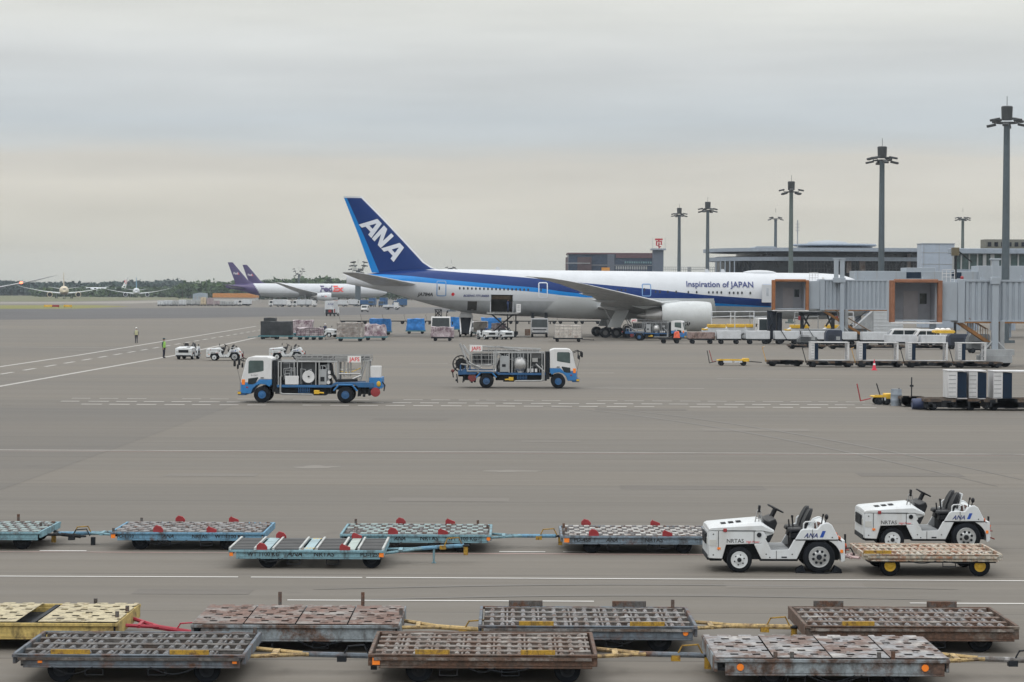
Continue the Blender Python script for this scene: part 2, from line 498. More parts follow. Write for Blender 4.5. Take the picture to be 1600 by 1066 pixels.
# darker old paving left of a slanting edge, and paler worn strips across the lane
pxsheet('old_paving', [(-60, 780), (0, 766), (370, 632), (372, 629), (-60, 627)], DARKC)
pxsheet('taxiway', [(-300, 503), (300, 497), (640, 491), (720, 487), (720, 480.5), (400, 480.5), (210, 482), (-300, 484)], ASPH, 0.012)
pxsheet('taxiway', [(-900, 475.5), (205, 474.5), (262, 472.5), (262, 470), (120, 472), (-900, 474)], LITEC, 0.016)
# grass islands
def grass_mat(name, a, bcol):
    m, n, l, b = nodes_of(name)
    g = n.new('ShaderNodeNewGeometry')
    f = noise_fac(n, l, g.outputs['Position'], 1.0, 8, 0.3, 0.7, (0.04, 0.1, 1), 0.7)
    f2 = noise_fac(n, l, g.outputs['Position'], 0.6, 6, 0.3, 0.7)
    c = mixc(n, l, f, a, bcol); c = mixc(n, l, mulf(n, l, f2, 0.4), c, tuple(x * 0.6 for x in a))
    l.new(c, b.inputs['Base Color']); b.inputs['Roughness'].default_value = 0.95
    return m
GR1 = grass_mat('summer_grass', (0.13, 0.15, 0.03), (0.22, 0.19, 0.05))
GR2 = grass_mat('far_grass', (0.1, 0.115, 0.055), (0.16, 0.15, 0.085))
def grass_field(pxs, mat, hgt):
    """A low turf bank: the outline gets a crowned top so it is not a painted sheet."""
    pts = [gp(x, y) for x, y in pxs]
    cx = sum(p.x for p in pts) / len(pts); cy = sum(p.y for p in pts) / len(pts)
    b = MB(); n = len(pts)
    inner = [(lerp(p.x, cx, 0.06), lerp(p.y, cy, 0.25), hgt) for p in pts]
    b.add([(p.x, p.y, 0.02) for p in pts] + inner, [(i, (i+1) % n, n + (i+1) % n, n + i) for i in range(n)] + [tuple(range(n, 2*n))])
    o = b.build('grass', mat); o['kind'] = 'stuff'
    return o
grass_field([(-500, 483.5), (120, 482.5), (205, 479), (150, 477.2), (-500, 478)], GR1, 0.12)
grass_field([(-900, 473), (110, 471), (255, 468.6), (420, 467.6), (420, 462.6), (-900, 461.2)], GR2, 0.3)
grass_field([(-900, 459.8), (500, 460.6), (800, 459), (800, 457.6), (-900, 456)], GR2, 0.3)

# ------------------------------------------------------------------ painted markings
WP = paint_mat('white_road_paint', (0.6, 0.59, 0.575), 0.35)
WPW = paint_mat('worn_white_road_paint', (0.4, 0.385, 0.362), 0.6)
WPM = paint_mat('greyed_road_paint', (0.37, 0.36, 0.345), 0.45)
RP = paint_mat('faded_red_road_paint', (0.36, 0.24, 0.22), 0.6)
def strip(segs, mat, name='road_marking', z=0.009):
    b = MB()
    for p0, p1, w in segs:
        d = (p1 - p0); d.z = 0; d.normalize(); s = Vector((-d.y, d.x, 0)) * (w / 2)
        b.add([(q.x, q.y, z) for q in (p0 - s, p1 - s, p1 + s, p0 + s)], [(0, 1, 2, 3)])
    return struct(b.build(name, mat))
def pl2(a, b, w): return (gp(*a), gp(*b), w)
strip([pl2((-60, 900.6), (372, 902.2), 0.11), pl2((392, 902.3), (566, 903), 0.11), pl2((572, 903), (1000, 905), 0.11), pl2((1000, 905), (1620, 908.2), 0.11)], WP)
strip([pl2((449, 938.2), (928, 940.2), 0.11), pl2((1422, 943), (1700, 944.2), 0.11)], WP)
strip([pl2((62, 861), (135, 861.3), 0.12), pl2((780, 862.6), (852, 862.9), 0.12), pl2((880, 862.8), (952, 863.2), 0.1), pl2((508, 862), (575, 862.2), 0.1)], WP)
strip([pl2((-60, 862.3), (1500, 868.5), 0.12)], RP, z=0.006)
strip([pl2((-60, 703), (1620, 710.4), 0.2)], WPW)
strip([pl2((-60, 704.6), (1620, 712.2), 0.1)], RP, z=0.006)
segs = []
for k, (yy, off) in enumerate(((622.5, 12), (627.2, -5), (631.6, -16))):
    x = 100 + off
    while x < 1360:
        if random.random() > 0.06:
            segs.append(pl2((x, yy + (x - 100) * 0.0047), (x + 31 + random.uniform(-2, 2), yy + (x + 31 - 100) * 0.0047), 0.55 if k else 0.35))
        x += 43.2
strip(segs, WPW)
# the service road slanting away on the left
strip([pl2((-80, 585), (120, 555.6), 0.42), pl2((120, 555.6), (400, 510), 0.42)], WPM)
strip([pl2((-80, 618), (275, 555.2), 0.42), pl2((275, 555.2), (400, 527.8), 0.42)], WPM)
segs = []
P0, P1 = gp(-40, 592), gp(470, 505)
L = (P1 - P0).length; d = (P1 - P0).normalized(); t = 0
while t < L:
    segs.append((P0 + d * t, P0 + d * (t + 4.6), 0.34)); t += 8.6
strip(segs, WPM)
# faint stand markings between the trucks and the aircraft
strip([pl2((100, 547.4), (205, 547.8), 0.3), pl2((900, 606.6), (1100, 607.3), 0.3), pl2((640, 568), (700, 568.2), 0.3), pl2((900, 583), (960, 583), 0.3),
       pl2((1120, 592), (1300, 593.5), 0.25), pl2((-40, 542), (230, 544), 0.35), pl2((760, 567.2), (1100, 568.6), 0.18)], WPW)
strip([pl2((200, 491), (330, 489.6), 0.6), pl2((60, 496), (160, 496.4), 0.8), pl2((305, 489.6), (340, 489.5), 0.8), pl2((-60, 487), (25, 487), 0.8), pl2((200, 498.5), (420, 497.5), 0.5), pl2((420, 502.2), (530, 500), 0.6)], WPW)
# pale scuffed patches on the concrete (spilt and washed-out areas)
def scuff(cx, cy, w, h, mat, z):
    b = MB(); n = 26; pts = []
    for i in range(n):
        a = 2 * math.pi * i / n
        k = 0.7 + 0.5 * noise.noise((math.cos(a) * 1.7 + cx, math.sin(a) * 1.7 + cy, 0))
        p = gp(cx + w * k * math.cos(a), cy + h * k * math.sin(a)); pts.append((p.x, p.y, z))
    b.add(pts, [tuple(range(n))])
    struct(b.build('worn_patch', mat))
SC = ground_mat('scuffed_concrete', (0.205, 0.194, 0.18), joints=False, contrast=1.3)
scuff(495, 730, 46, 3.2, SC, 0.005)
scuff(800, 736, 60, 2.4, SC, 0.005)

# repair patches, tyre arcs and drains
PATA = ground_mat('repair_asphalt', (0.136, 0.128, 0.12), joints=False, contrast=1.2)
PATB = ground_mat('repair_concrete', (0.166, 0.156, 0.145), joints=False, contrast=1.1)
rp = random.Random(3)
for (cx, cy, w, h, k) in ((640, 655, 120, 3.0, 0), (1180, 672, 160, 3.4, 1), (330, 742, 150, 4.5, 1), (1080, 762, 220, 5, 0), (860, 690, 90, 2.5, 1), (180, 655, 110, 2.6, 0), (700, 781, 190, 5, 1), (1420, 742, 150, 5, 0), (520, 600, 150, 2, 1), (1000, 640, 140, 2.2, 0), (1240, 915, 210, 8, 1), (300, 925, 190, 7, 0)):
    a, c = gp(cx - w/2, cy + h/2), gp(cx + w/2, cy - h/2)
    b = MB(); b.add([(a.x, a.y, .0045), (c.x, a.y, .0045), (c.x + (c.y - a.y) * .02, c.y, .0045), (a.x + (c.y - a.y) * .02, c.y, .0045)], [(0, 1, 2, 3)])
    struct(b.build('repair_patch', PATB if k else PATA))
def tyre_mark(pts, w, mat):
    b = MB(); P = [gp(*p) for p in pts]; fine = []
    for i in range(len(P) - 1):
        for k in range(8): fine.append(P[i].lerp(P[i+1], k / 8))
    fine.append(P[-1])
    # relax the corners into a driven curve
    for _ in range(30): fine = [fine[0]] + [(fine[i-1] + fine[i] * 2 + fine[i+1]) / 4 for i in range(1, len(fine) - 1)] + [fine[-1]]
    for off in (-.9, .9):
        vs = []
        for i, p in enumerate(fine):
            d = (fine[min(i+1, len(fine)-1)] - fine[max(i-1, 0)]).normalized(); n = Vector((-d.y, d.x, 0)); k = w * min(1, .15 + 4 * min(i, len(fine) - 1 - i) / len(fine))
            vs += [tuple(p + n * (off - k/2))[:2] + (.0075,), tuple(p + n * (off + k/2))[:2] + (.0075,)]
        b.add(vs, [(2*i, 2*i+1, 2*i+3, 2*i+2) for i in range(len(fine) - 1)])
    struct(b.build('tyre_mark', mat))
def smear_mat():
    m, n, l, b = nodes_of('tyre_smear')
    g = n.new('ShaderNodeNewGeometry')
    f = noise_fac(n, l, g.outputs['Position'], 1.0, 8, .4, .7, (.35, 1.6, 1), .75)
    l.new(mixc(n, l, f, (.13, .122, .113), (.15, .141, .13)), b.inputs['Base Color']); b.inputs['Roughness'].default_value = .8
    return m
TY = smear_mat()
tyre_mark([(603, 626), (760, 625), (980, 640), (1300, 690), (1600, 760)], .26, TY)
tyre_mark([(500, 930), (800, 922), (1100, 921), (1500, 930)], .22, TY)
# ------------------------------------------------------------------ pallet dollies
def deck_rollers(t, L, W, z, rail_mat, rol_mat, rows=4, n=11, skip=0.0, railw=0.085):
    """Open tray: channel rails along x with short rollers between them."""
    x0, x1 = -L/2, L/2
    b = MB()
    step = (W - 0.1) / rows
    for i in range(rows + 1):
        y = 0.05 + i * step
        b.box(x0 + 0.03, x1 - 0.03, y - railw, y + railw, z - 0.03, z - 0.002); b.box(x0 + 0.03, x1 - 0.03, y - railw, y - railw + 0.02, z - 0.09, z - 0.03); b.box(x0 + 0.03, x1 - 0.03, y + railw - 0.02, y + railw, z - 0.09, z - 0.03)
    for i in range(7):
        x = x0 + 0.1 + i * (L - 0.2) / 6
        b.box(x - 0.04, x + 0.04, 0.06, W - 0.06, z - 0.16, z - 0.095)
    b.build('deck_rails', rail_mat, t, bevel=0.008)
    rnd = random.Random(int(L * 1000) + rows)
    for i in range(rows):
        yc = 0.05 + (i + 0.5) * step
        r = MB()
        for k in range(n):
            if rnd.random() < skip: continue
            xx = x0 + 0.17 + k * (L - 0.34) / (n - 1)
            hw = step / 2 - railw - 0.03
            r.tube((xx, yc - hw, z - 0.05 + rnd.uniform(-.008, .008)), (xx, yc + hw, z - 0.05 + rnd.uniform(-.008, .008)), 0.045, n=8)
            if k % 3 == 1: r.box(xx + 0.07, xx + 0.1, yc - hw - .03, yc + hw + .03, z - 0.09, z - 0.012)
        r.build('roller_row', rol_mat, t, smooth=35)
    b = MB()
    b.box(x0 + 0.06, x1 - 0.06, 0.07, W - 0.07, z - 0.19, z - 0.162)
    b.build('drip_tray', DARK, t)
def deck_plate(t, L, W, z, mat, panels=4, rows=6, seed=1, hole=(0.13, 0.15), cuts=None):
    """Ball-transfer deck: plates with staggered slots cut right through."""
    rnd = random.Random(seed)
    x0 = -L/2
    for f0, f1 in cuts or [(p / panels, (p + 1) / panels) for p in range(panels)]:
        a, c = x0 + f0 * L + 0.012, x0 + f1 * L - 0.012
        b = MB()
        step = (W - 0.02) / rows
        h = rnd.uniform(-.004, .004)
        for r in range(rows):
            y0 = 0.01 + r * step; ym = y0 + step - hole[1]
            b.box(a, c, y0, ym, z - 0.006 + h, z + h)
            off = 0.1 if r % 2 else 0.26
            x = a; k = 0
            while x < c - 1e-4:                      # slotted strip: bridges between the slots
                e = min(c, x + (off if k == 0 else 0.22))
                b.box(x, e, ym, ym + hole[1], z - 0.007 + h, z - 0.001 + h)
                x = e + hole[0]; k += 1
            for q in range(2):                        # ball housings standing a little proud
                bx = rnd.uniform(a + 0.08, c - 0.08)
                b.lathe([(0, 0.045), (0.012, 0.04), (0.02, 0.02)], (bx, (y0 + ym) / 2, z + h), 'z', 8)
        b.build('deck_plate', mat, t)
    b = MB()
    for i in range(6):
        x = -L/2 + 0.08 + i * (L - 0.16) / 5
        b.box(x - 0.04, x + 0.04, 0.04, W - 0.04, z - 0.16, z - 0.03)
    b.box(-L/2 + 0.05, L/2 - 0.05, 0.06, W - 0.06, z - 0.22, z - 0.165)
    b.build('cross_members', DARK, t)
def deck_cheq(t, L, W, z, mats, nx=26, rows=6):
    """Deck of alternate pads and roller pockets."""
    sx = (L - 0.06) / nx; sy = (W - 0.04) / rows; rnd = random.Random(nx + rows + int(L * 977))
    for j in range(rows):
        b = MB(); c = b
        for i in range(nx):
            x = -L/2 + 0.03 + i * sx; y = 0.02 + j * sy
            if (i + j) % 2 and rnd.random() > .07:
                k_ = rnd.uniform(.0, .035); h_ = rnd.uniform(-.008, .004); b.mat(0).box(x - 0.02 + k_, x + sx + 0.03 - k_, y + 0.05, y + sy - 0.05 - k_, z - 0.03, z + h_)
            else:
                c.mat(1).box(x + 0.01, x + sx - 0.01, y + 0.05, y + sy * 0.5, z - 0.06, z - 0.035)
                c.tube((x + 0.02, y + sy * 0.7, z - 0.02), (x + sx - 0.02, y + sy * 0.7, z - 0.02), 0.03, n=7)
        b.mat(1).box(-L/2 + 0.02, L/2 - 0.02, 0.02 + j * sy - 0.018, 0.02 + j * sy + 0.018, z - 0.05, z - 0.006)
        b.build('roller_row', [mats[0], mats[1]], t, smooth=40)
    d = MB(); d.box(-L/2 + 0.03, L/2 - 0.03, 0.03, W - 0.03, z - 0.13, z - 0.07)
    d.build('deck_tray', mats[2], t)
def deck_mats(t, L, W, z, frame_mat):
    """Ribbed black roller mats between painted cross panels."""
    segs = [(0.0, 0.155, 'm'), (0.165, 0.275, 'p'), (0.285, 0.45, 'm'), (0.46, 0.56, 'y'), (0.57, 0.725, 'm'), (0.735, 0.835, 'g'), (0.845, 0.995, 'm')]
    blk = pm('ribbed_mat', (0.03, 0.032, 0.036), 0.5, var=0.3, dirt=0.5, dirtcol=(0.12, 0.12, 0.12))
    pan = pm('pale_blue_panel', (0.27, 0.39, 0.43), 0.45, var=0.15, dirt=0.4)
    grn = pm('grey_green_panel', (0.33, 0.4, 0.38), 0.45, var=0.2, dirt=0.4)
    rail = pm('pale_rail', (0.42, 0.44, 0.44), 0.4, var=0.1, dirt=0.4)
    x0 = -L/2
    for a, c, k in segs:
        xa, xc = x0 + a * L + 0.02, x0 + c * L
        b = MB()
        if k == 'm':
            n = 15
            for i in range(n):
                y = 0.05 + i * (W - 0.1) / n
                b.box(xa, xc, y, y + (W - 0.1) / n * 0.72, z - 0.02, z + 0.006 * (i % 2))
            b.box(xa, xc, 0.05, W - 0.05, z - 0.06, z - 0.022)
            b.build('roller_mat', blk, t)
            r = MB(); r.box(xc + 0.004, xc + 0.05, 0.03, W - 0.03, z - 0.02, z + 0.03); r.box(xa - 0.05, xa - 0.004, 0.03, W - 0.03, z - 0.02, z + 0.03)
            r.build('guide_rail', rail, t)
        else:
            b.box(xa + 0.06, xc - 0.06, 0.03, W - 0.03, z - 0.06, z - 0.004)
            p = b.build('deck_panel', grn if k == 'g' else pan, t)
            if k == 'y':
                q = MB()
                for yy in (0.2, 2.25):
                    for i in range(4): q.prism([(xa + 0.08 + i * 0.075, yy), (xa + 0.11 + i * 0.075, yy), (xa + 0.14 + i * 0.075, yy + 0.13), (xa + 0.11 + i * 0.075, yy + 0.13)], z - 0.003, z + 0.002, 'z')
                q.build('hazard_stripes', YELLOW, p)
def stop_block(t, x, y, z, mat, flip=1):
    b = MB(); b.prism([(x - 0.12, z), (x + 0.12, z), (x + 0.12, z + 0.08), (x + flip * 0.06, z + 0.15), (x - 0.05, z + 0.18), (x - 0.12, z + 0.11)], y - 0.03, y + 0.03)
    b.build('pallet_stop', mat, t, bevel=0.012)
def towbar(t, x, y, z, L, mats, drop=0.0, prop=False, side=1, rise=0.0, split=0.45):
    """A-frame drawbar from the end of the dolly: two arms that join, a pole, an eye."""
    xj, xe = x + side * L * split, x + side * L
    b = MB(); ze = z - drop + rise
    b.path([(x, y - 0.42, z), (xj, y - 0.03, lerp(z, ze, split))], 0.035, 6)
    b.path([(x, y + 0.42, z), (xj, y + 0.03, lerp(z, ze, split))], 0.035, 6)
    b.box(min(x, xj) + 0.35 * abs(xj - x), min(x, xj) + 0.47 * abs(xj - x), y - 0.3, y + 0.3, lerp(z, ze, 0.2) - 0.03, lerp(z, ze, 0.2) + 0.03)
    o = b.build('drawbar_arm', mats[0], t, smooth=40)
    b = MB()
    b.path([(xj - side * 0.05, y, lerp(z, ze, split)), (xe, y, ze)], 0.045, 8)
    p = b.build('drawbar', mats[1], t, smooth=40)
    b = MB()
    for i in range(10):
        a0, a1 = 2 * math.pi * i / 10, 2 * math.pi * (i + 1) / 10
        b.tube((xe + side * 0.07 + 0.07 * math.cos(a0), y + 0.07 * math.sin(a0), ze), (xe + side * 0.07 + 0.07 * math.cos(a1), y + 0.07 * math.sin(a1), ze), 0.022, n=6)
    b.build('tow_eye', DARK, p, smooth=50)
    b = MB(); hx = lerp(xj, xe, 0.55)
    b.path([(hx, y - 0.02, lerp(z, ze, .8)), (hx + 0.08, y - 0.02, ze + 0.16), (hx + 0.34, y - 0.02, ze + 0.18), (hx + 0.42, y - 0.02, ze + 0.02)], 0.014, 5)
    b.build('release_handle', mats[2], t, smooth=40)
    b = MB(); b.box(hx - 0.1, hx + 0.05, y - 0.07, y + 0.07, ze - 0.09, ze + 0.0)
    b.build('latch', mats[2], t)
    b = MB(); b.box(hx + 0.5 * side - 0.05, hx + 0.5 * side + 0.05, y - 0.05, y + 0.05, ze - 0.22, ze - 0.02)
    b.build('hook_bracket', mats[2], t)
    if prop:
        b = MB(); b.tube((lerp(x, xe, 0.62), y, ze), (lerp(x, xe, 0.62), y, 0.02), 0.025, n=7); b.box(lerp(x, xe, .62) - .05, lerp(x, xe, .62) + .05, y - .05, y + .05, 0.0, 0.02)
        b.build('prop_leg', mats[0], t)
def dolly(label, pxl, pxr, pyg, kind, body, deckm, z=0.47, W=2.5, fh=0.22, rim=None, wheels=(0.22, 0.86), name='pallet_dolly', group=None, wr=0.215, side_text=None, textmat=INK, plates=None, platesr=None,
          stops=None, posts=None, reflect=None, bars=None, loops=(0.35, 0.62), pts=None, inset=0.15, rowsn=(4, 19), skip=0.0, bow=0.0, rot=0.0, ends=True, cuts=None, cat='cargo dolly'):
    a, c = gp(pxl, pyg), gp(pxr, pyg)
    L = c.x - a.x
    t = thing(name, label, cat, ((a.x + c.x) / 2, a.y, 0), rot, group)
    x0, x1 = -L/2, L/2
    for y, s in ((0, -1), (W, 1)):      # C-channel sides
        b = MB()
        b.box(x0 + (0.17 if ends else 0), x1 - (0.08 if ends else 0), min(y, y - s * 0.05), max(y, y - s * 0.05), z - fh, z - 0.042)
        b.box(x0, x1, y - 0.035, y + 0.035, z - 0.042, z + 0.012)
        b.box(x0 + 0.17, x1 - 0.08, min(y + s * 0.012, y - s * 0.06), max(y + s * 0.012, y - s * 0.06), z - fh - 0.035, z - fh - 0.002)
        b.build('side_beam', body, t, bevel=0.008)
    b = MB()
    b.box(x0 + 0.0, x0 + 0.055, 0.04, W - 0.04, z - fh + 0.02, z + 0.02)
    b.build('end_beam', body, t, bevel=0.006)
    b = MB(); b.box(x1 - 0.055, x1, 0.04, W - 0.04, z - fh + 0.02, z + 0.02)
    b.build('end_beam', body, t, bevel=0.006)
    b = MB()
    for k in range(5):
        xx = lerp(x0 + 0.3, x1 - 0.3, k / 4); b.box(xx - 0.05, xx + 0.05, 0.06, W - 0.06, z - fh, z - fh + 0.06)
    b.build('cross_beam', body, t)
    if kind == 'rollers': deck_rollers(t, L - 0.12, W, z, deckm[0], deckm[1], rowsn[0], rowsn[1], skip)
    elif kind == 'plate': deck_plate(t, L - 0.02, W, z + 0.035, deckm[0], seed=int(pxl) + 7, cuts=cuts)
    elif kind == 'cheq': deck_cheq(t, L - 0.12, W, z + 0.03, deckm)
    elif kind == 'mats': deck_mats(t, L - 0.06, W, z + 0.03, body)
    for f in wheels:
        for y, s in ((inset + 0.08, -1), (W - inset - 0.08, 1)):
            wheel(t, lerp(x0, x1, f), y, wr, wr, 0.16, wr * 0.55, rim or DARK, s)
    b = MB()
    for f in wheels:
        xx = lerp(x0, x1, f)
        b.tube((xx, 0.2, wr), (xx, W - 0.2, wr), 0.04, n=8)
        for y in (0.42, W - 0.42): b.box(xx - 0.09, xx + 0.09, y - 0.05, y + 0.05, wr - 0.02, z - fh)
    b.build('axle', DARK, t)
    if loops:
        for f in loops:
            xx = lerp(x0, x1, f)
            bb = MB(); bb.path([(xx - 0.14, 0.05, z - fh - 0.03), (xx - 0.14, 0.03, z - fh - 0.15), (xx + 0.14, 0.03, z - fh - 0.15), (xx + 0.14, 0.05, z - fh - 0.03)], 0.01, 5)
            bb.box(xx - 0.13, xx + 0.13, 0.02, 0.05, z - fh - 0.06, z - fh - 0.036)
            bb.build('step_loop', DARK, t)
    for f, w in plates or []:
        xx = lerp(x0, x1, f); bb = MB(); bb.box(xx - w/2, xx + w/2, -0.02, 0.015, z - 0.01, z + 0.085); bb.box(xx - w/2, xx + w/2, 0.016, 0.1, z + 0.014, z + 0.03)
        bb.build('edge_plate', OLDYEL, t, bevel=0.006)
    for f, w in platesr or []:
        xx = lerp(x0, x1, f); bb = MB(); bb.box(xx - w/2, xx + w/2, W - 0.02, W + 0.02, z, z + 0.115)
        for q in (-0.45, -0.15, 0.15, 0.45): bb.box(xx + q * w - 0.012, xx + q * w + 0.012, W - 0.035, W - 0.021, z, z + 0.1)
        bb.build('upright_plate', posts_mat, t, bevel=0.006)
    for f, y, fl in stops or []: stop_block(t, lerp(x0, x1, f), y * W + (0.02 if y == 0 else -0.02), z + 0.0, RED, fl)
    for f, y, h in posts or []:
        bb = MB(); xx = lerp(x0, x1, f); bb.box(xx - 0.03, xx + 0.03, y * W - 0.03 + (0.04 if y == 0 else -0.04), y * W + 0.03 + (0.04 if y == 0 else -0.04), z - 0.02, z + h); bb.build('corner_post', posts_mat, t)
    for f, r in reflect or []:
        bb = MB(); xx = lerp(x0, x1, f)
        if r > 0: bb.lathe([(-0.005, r), (-0.022, r * 0.9)], (xx, 0, z - fh * 0.55), 'y', 10)
        else: bb.box(xx + r, xx - r, -0.022, -0.004, z - fh * 0.55 + r, z - fh * 0.55 - r)
        bb.build('reflector', ORANGE, t)
    for body_, f, sz, sh in side_text or []:
        bb = MB(); bb.text(body_, sz, lambda u, v, f=f: (lerp(x0, x1, f) + u, -0.006, z - fh + 0.028 + v), 0.02, sh)
        bb.build('lettering', textmat, t)
    rh = random.Random(int(pxr) * 3 + 1)
    for q in range(2):                                  # slack cables and chain ends under the front edge
        xx = rh.uniform(x0 + .5, x1 - 1.2); w_ = rh.uniform(.3, .8); s_ = rh.uniform(.05, .12)
        bb = MB(); bb.path([(xx + w_ * i / 7, -.012, z - fh - .02 - s_ * math.sin(math.pi * i / 7)) for i in range(8)], .009, 5); bb.build('slack_cable', DARK, t, smooth=50)
    for kw in bars or []:
        k2 = dict(kw); s = k2.get('side', 1)
        towbar(t, (x1 if s > 0 else x0), W/2, z - 0.14, k2.pop('L'), k2.pop('mats'), **k2)
    return t, L
OLDYEL = rusty('old_yellow_plate', (0.42, 0.25, 0.025), amount=0.3, scale=5)
posts_mat = rusty('old_post', (0.1, 0.1, 0.1), amount=0.6, scale=4)
GB = rusty('grey_blue_steel', (0.125, 0.155, 0.19), amount=0.45, scale=1.5)
GBR = rusty('pale_blue_streaked', (0.24, 0.28, 0.31), rust=(0.1, 0.06, 0.045), amount=0.55, scale=1.8)
RUSTB = rusty('brown_rusted_steel', (0.1, 0.08, 0.07), rust=(0.095, 0.052, 0.035), amount=0.75, scale=2.2, pale=(0.2, 0.175, 0.15))
DECKR = rusty('worn_deck_rail', (0.15, 0.147, 0.145), rust=(0.1, 0.07, 0.055), amount=0.5, scale=3, pale=(0.3, 0.3, 0.305))
DECKR2 = rusty('rusty_deck_rail', (0.19, 0.175, 0.165), rust=(0.11, 0.068, 0.05), amount=0.6, scale=3, pale=(0.31, 0.29, 0.27))
ROLR = rusty('worn_rollers', (0.165, 0.172, 0.185), amount=0.45, scale=6, pale=(0.33, 0.34, 0.36))
ROLR2 = rusty('dull_rollers', (0.2, 0.19, 0.185), rust=(0.11, 0.068, 0.05), amount=0.6, scale=6, pale=(0.33, 0.315, 0.3))
DECKD = rusty('dark_deck_rail', (0.085, 0.08, 0.078), rust=(0.07, 0.05, 0.04), dark=(0.025, 0.022, 0.02), amount=0.45, scale=3, pale=(0.17, 0.165, 0.16))
ROLD = rusty('dark_rollers', (0.1, 0.105, 0.115), rust=(0.07, 0.05, 0.04), amount=0.4, scale=6, pale=(0.27, 0.28, 0.3))  # the pale blotches are glints painted into the roller colour
PLR = rusty('rose_rust_plate', (0.2, 0.185, 0.178), rust=(0.145, 0.085, 0.068), dark=(0.05, 0.036, 0.03), amount=0.72, scale=1.6, pale=(0.3, 0.28, 0.265))
PLG = rusty('worn_grey_plate', (0.26, 0.265, 0.28), rust=(0.14, 0.092, 0.077), dark=(0.06, 0.045, 0.038), amount=0.55, scale=1.6, pale=(0.38, 0.37, 0.36))
CREAM = rusty('cream_yellow_paint', (0.46, 0.405, 0.27), amount=0.2, scale=2)
YSIDE = rusty('yellow_side_paint', (0.5, 0.38, 0.13), amount=0.15, scale=2)
SKYB = rusty('sky_blue_paint', (0.19, 0.35, 0.42), amount=0.2, scale=2.5)
SKYB2 = rusty('bright_blue_paint', (0.14, 0.31, 0.46), amount=0.16, scale=2.5)
SLATE = rusty('slate_blue_paint', (0.17, 0.23, 0.29), amount=0.3, scale=2.5)
TEAL = rusty('pale_teal_pads', (0.27, 0.355, 0.36), amount=0.25, scale=5)
SILV = rusty('silver_pads', (0.25, 0.255, 0.265), amount=0.4, scale=5)
WPAD = rusty('white_pads', (0.42, 0.42, 0.415), amount=0.35, scale=5)
STRAW = rusty('straw_drawbar', (0.5, 0.36, 0.16), rust=(0.13, 0.08, 0.05), amount=0.4, scale=3)
CRIM = pm('crimson_drawbar', (0.36, 0.02, 0.045), 0.5, var=0.15, dirt=0.25)
gn = 'rusty pallet dollies in the two nearest rows'
# nearest row
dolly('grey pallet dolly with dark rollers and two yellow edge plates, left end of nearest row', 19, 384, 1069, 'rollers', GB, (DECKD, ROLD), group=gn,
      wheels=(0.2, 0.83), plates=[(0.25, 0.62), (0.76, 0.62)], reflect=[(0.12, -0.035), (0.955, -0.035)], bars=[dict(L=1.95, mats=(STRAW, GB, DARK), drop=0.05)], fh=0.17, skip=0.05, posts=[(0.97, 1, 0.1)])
dolly('brown rusted pallet dolly with one orange reflector at its left corner, middle of nearest row', 575, 933, 1069, 'rollers', RUSTB, (DECKR2, ROLR2), group=gn,
      wheels=(0.22, 0.87), plates=[(0.28, 0.55), (0.74, 0.55)], reflect=[(0.035, -0.06)], bars=[dict(L=1.8, mats=(STRAW, GB, OLDYEL), drop=0.04)], rowsn=(5, 20), fh=0.18, skip=0.04, ends=False)
dolly('pale pink rusted pallet dolly with slotted flat plates and two orange discs', 1116, 1482, 1077, 'plate', GBR, (PLG,), group=gn,
      wheels=(0.25, 0.78), reflect=[(0.11, 0.06), (0.895, 0.06)], bars=[dict(L=1.7, mats=(STRAW, DECKR, DARK), drop=0.05)], fh=0.22, posts=[(0.26, 0, 0.12), (0.33, 0, 0.12), (0.7, 0, 0.12), (0.76, 0, 0.14)])
# second row
dolly('cream yellow two-deck pallet dolly with crimson drawbar', -152, 186, 1016, 'plate', YSIDE, (CREAM,), group=gn,
      bars=[dict(L=1.1, mats=(CRIM, CRIM, CRIM), drop=0.18)], cuts=[(0, .26), (.262, .528), (.625, 1)], fh=0.24, posts=[(0.78, 1, 0.12), (0.985, 0.55, 0.14), (0.97, 0.25, 0.14)])
dolly('rust brown flat plate dolly with streaked pale blue side and two rear posts', 298, 625, 1019.5, 'plate', GBR, (PLR,), group=gn,
      wheels=(0.2, 0.88), bars=[dict(L=1.45, mats=(STRAW, STRAW, OLDYEL), drop=0.1)], posts=[(0.36, 1, 0.27), (0.78, 1, 0.27), (0.99, 0.5, 0.15)], fh=0.24)
dolly('slate grey roller pallet dolly with two dark upright plates, behind the brown rusted dolly', 747, 1089, 1020.5, 'rollers', GB, (DECKR, ROLR), group=gn,
      wheels=(0.2, 0.83), plates=[(0.265, 0.6), (0.77, 0.6)], platesr=[(0.22, 0.62), (0.72, 0.62)], reflect=[(0.945, 0.05)], bars=[dict(L=1.75, mats=(STRAW, STRAW, OLDYEL), drop=0.03)], rowsn=(4, 19), fh=0.2, posts=[(0.93, 1, 0.15)])
dolly('rusty grey roller pallet dolly with upright plates at the right end of the second row', 1257, 1590, 1020.5, 'rollers', RUSTB, (DECKR2, ROLR), group=gn,
      wheels=(0.2, 0.83), plates=[(0.25, 0.56)], platesr=[(0.2, 0.55), (0.76, 0.55)], rowsn=(4, 19), fh=0.22, ends=False)
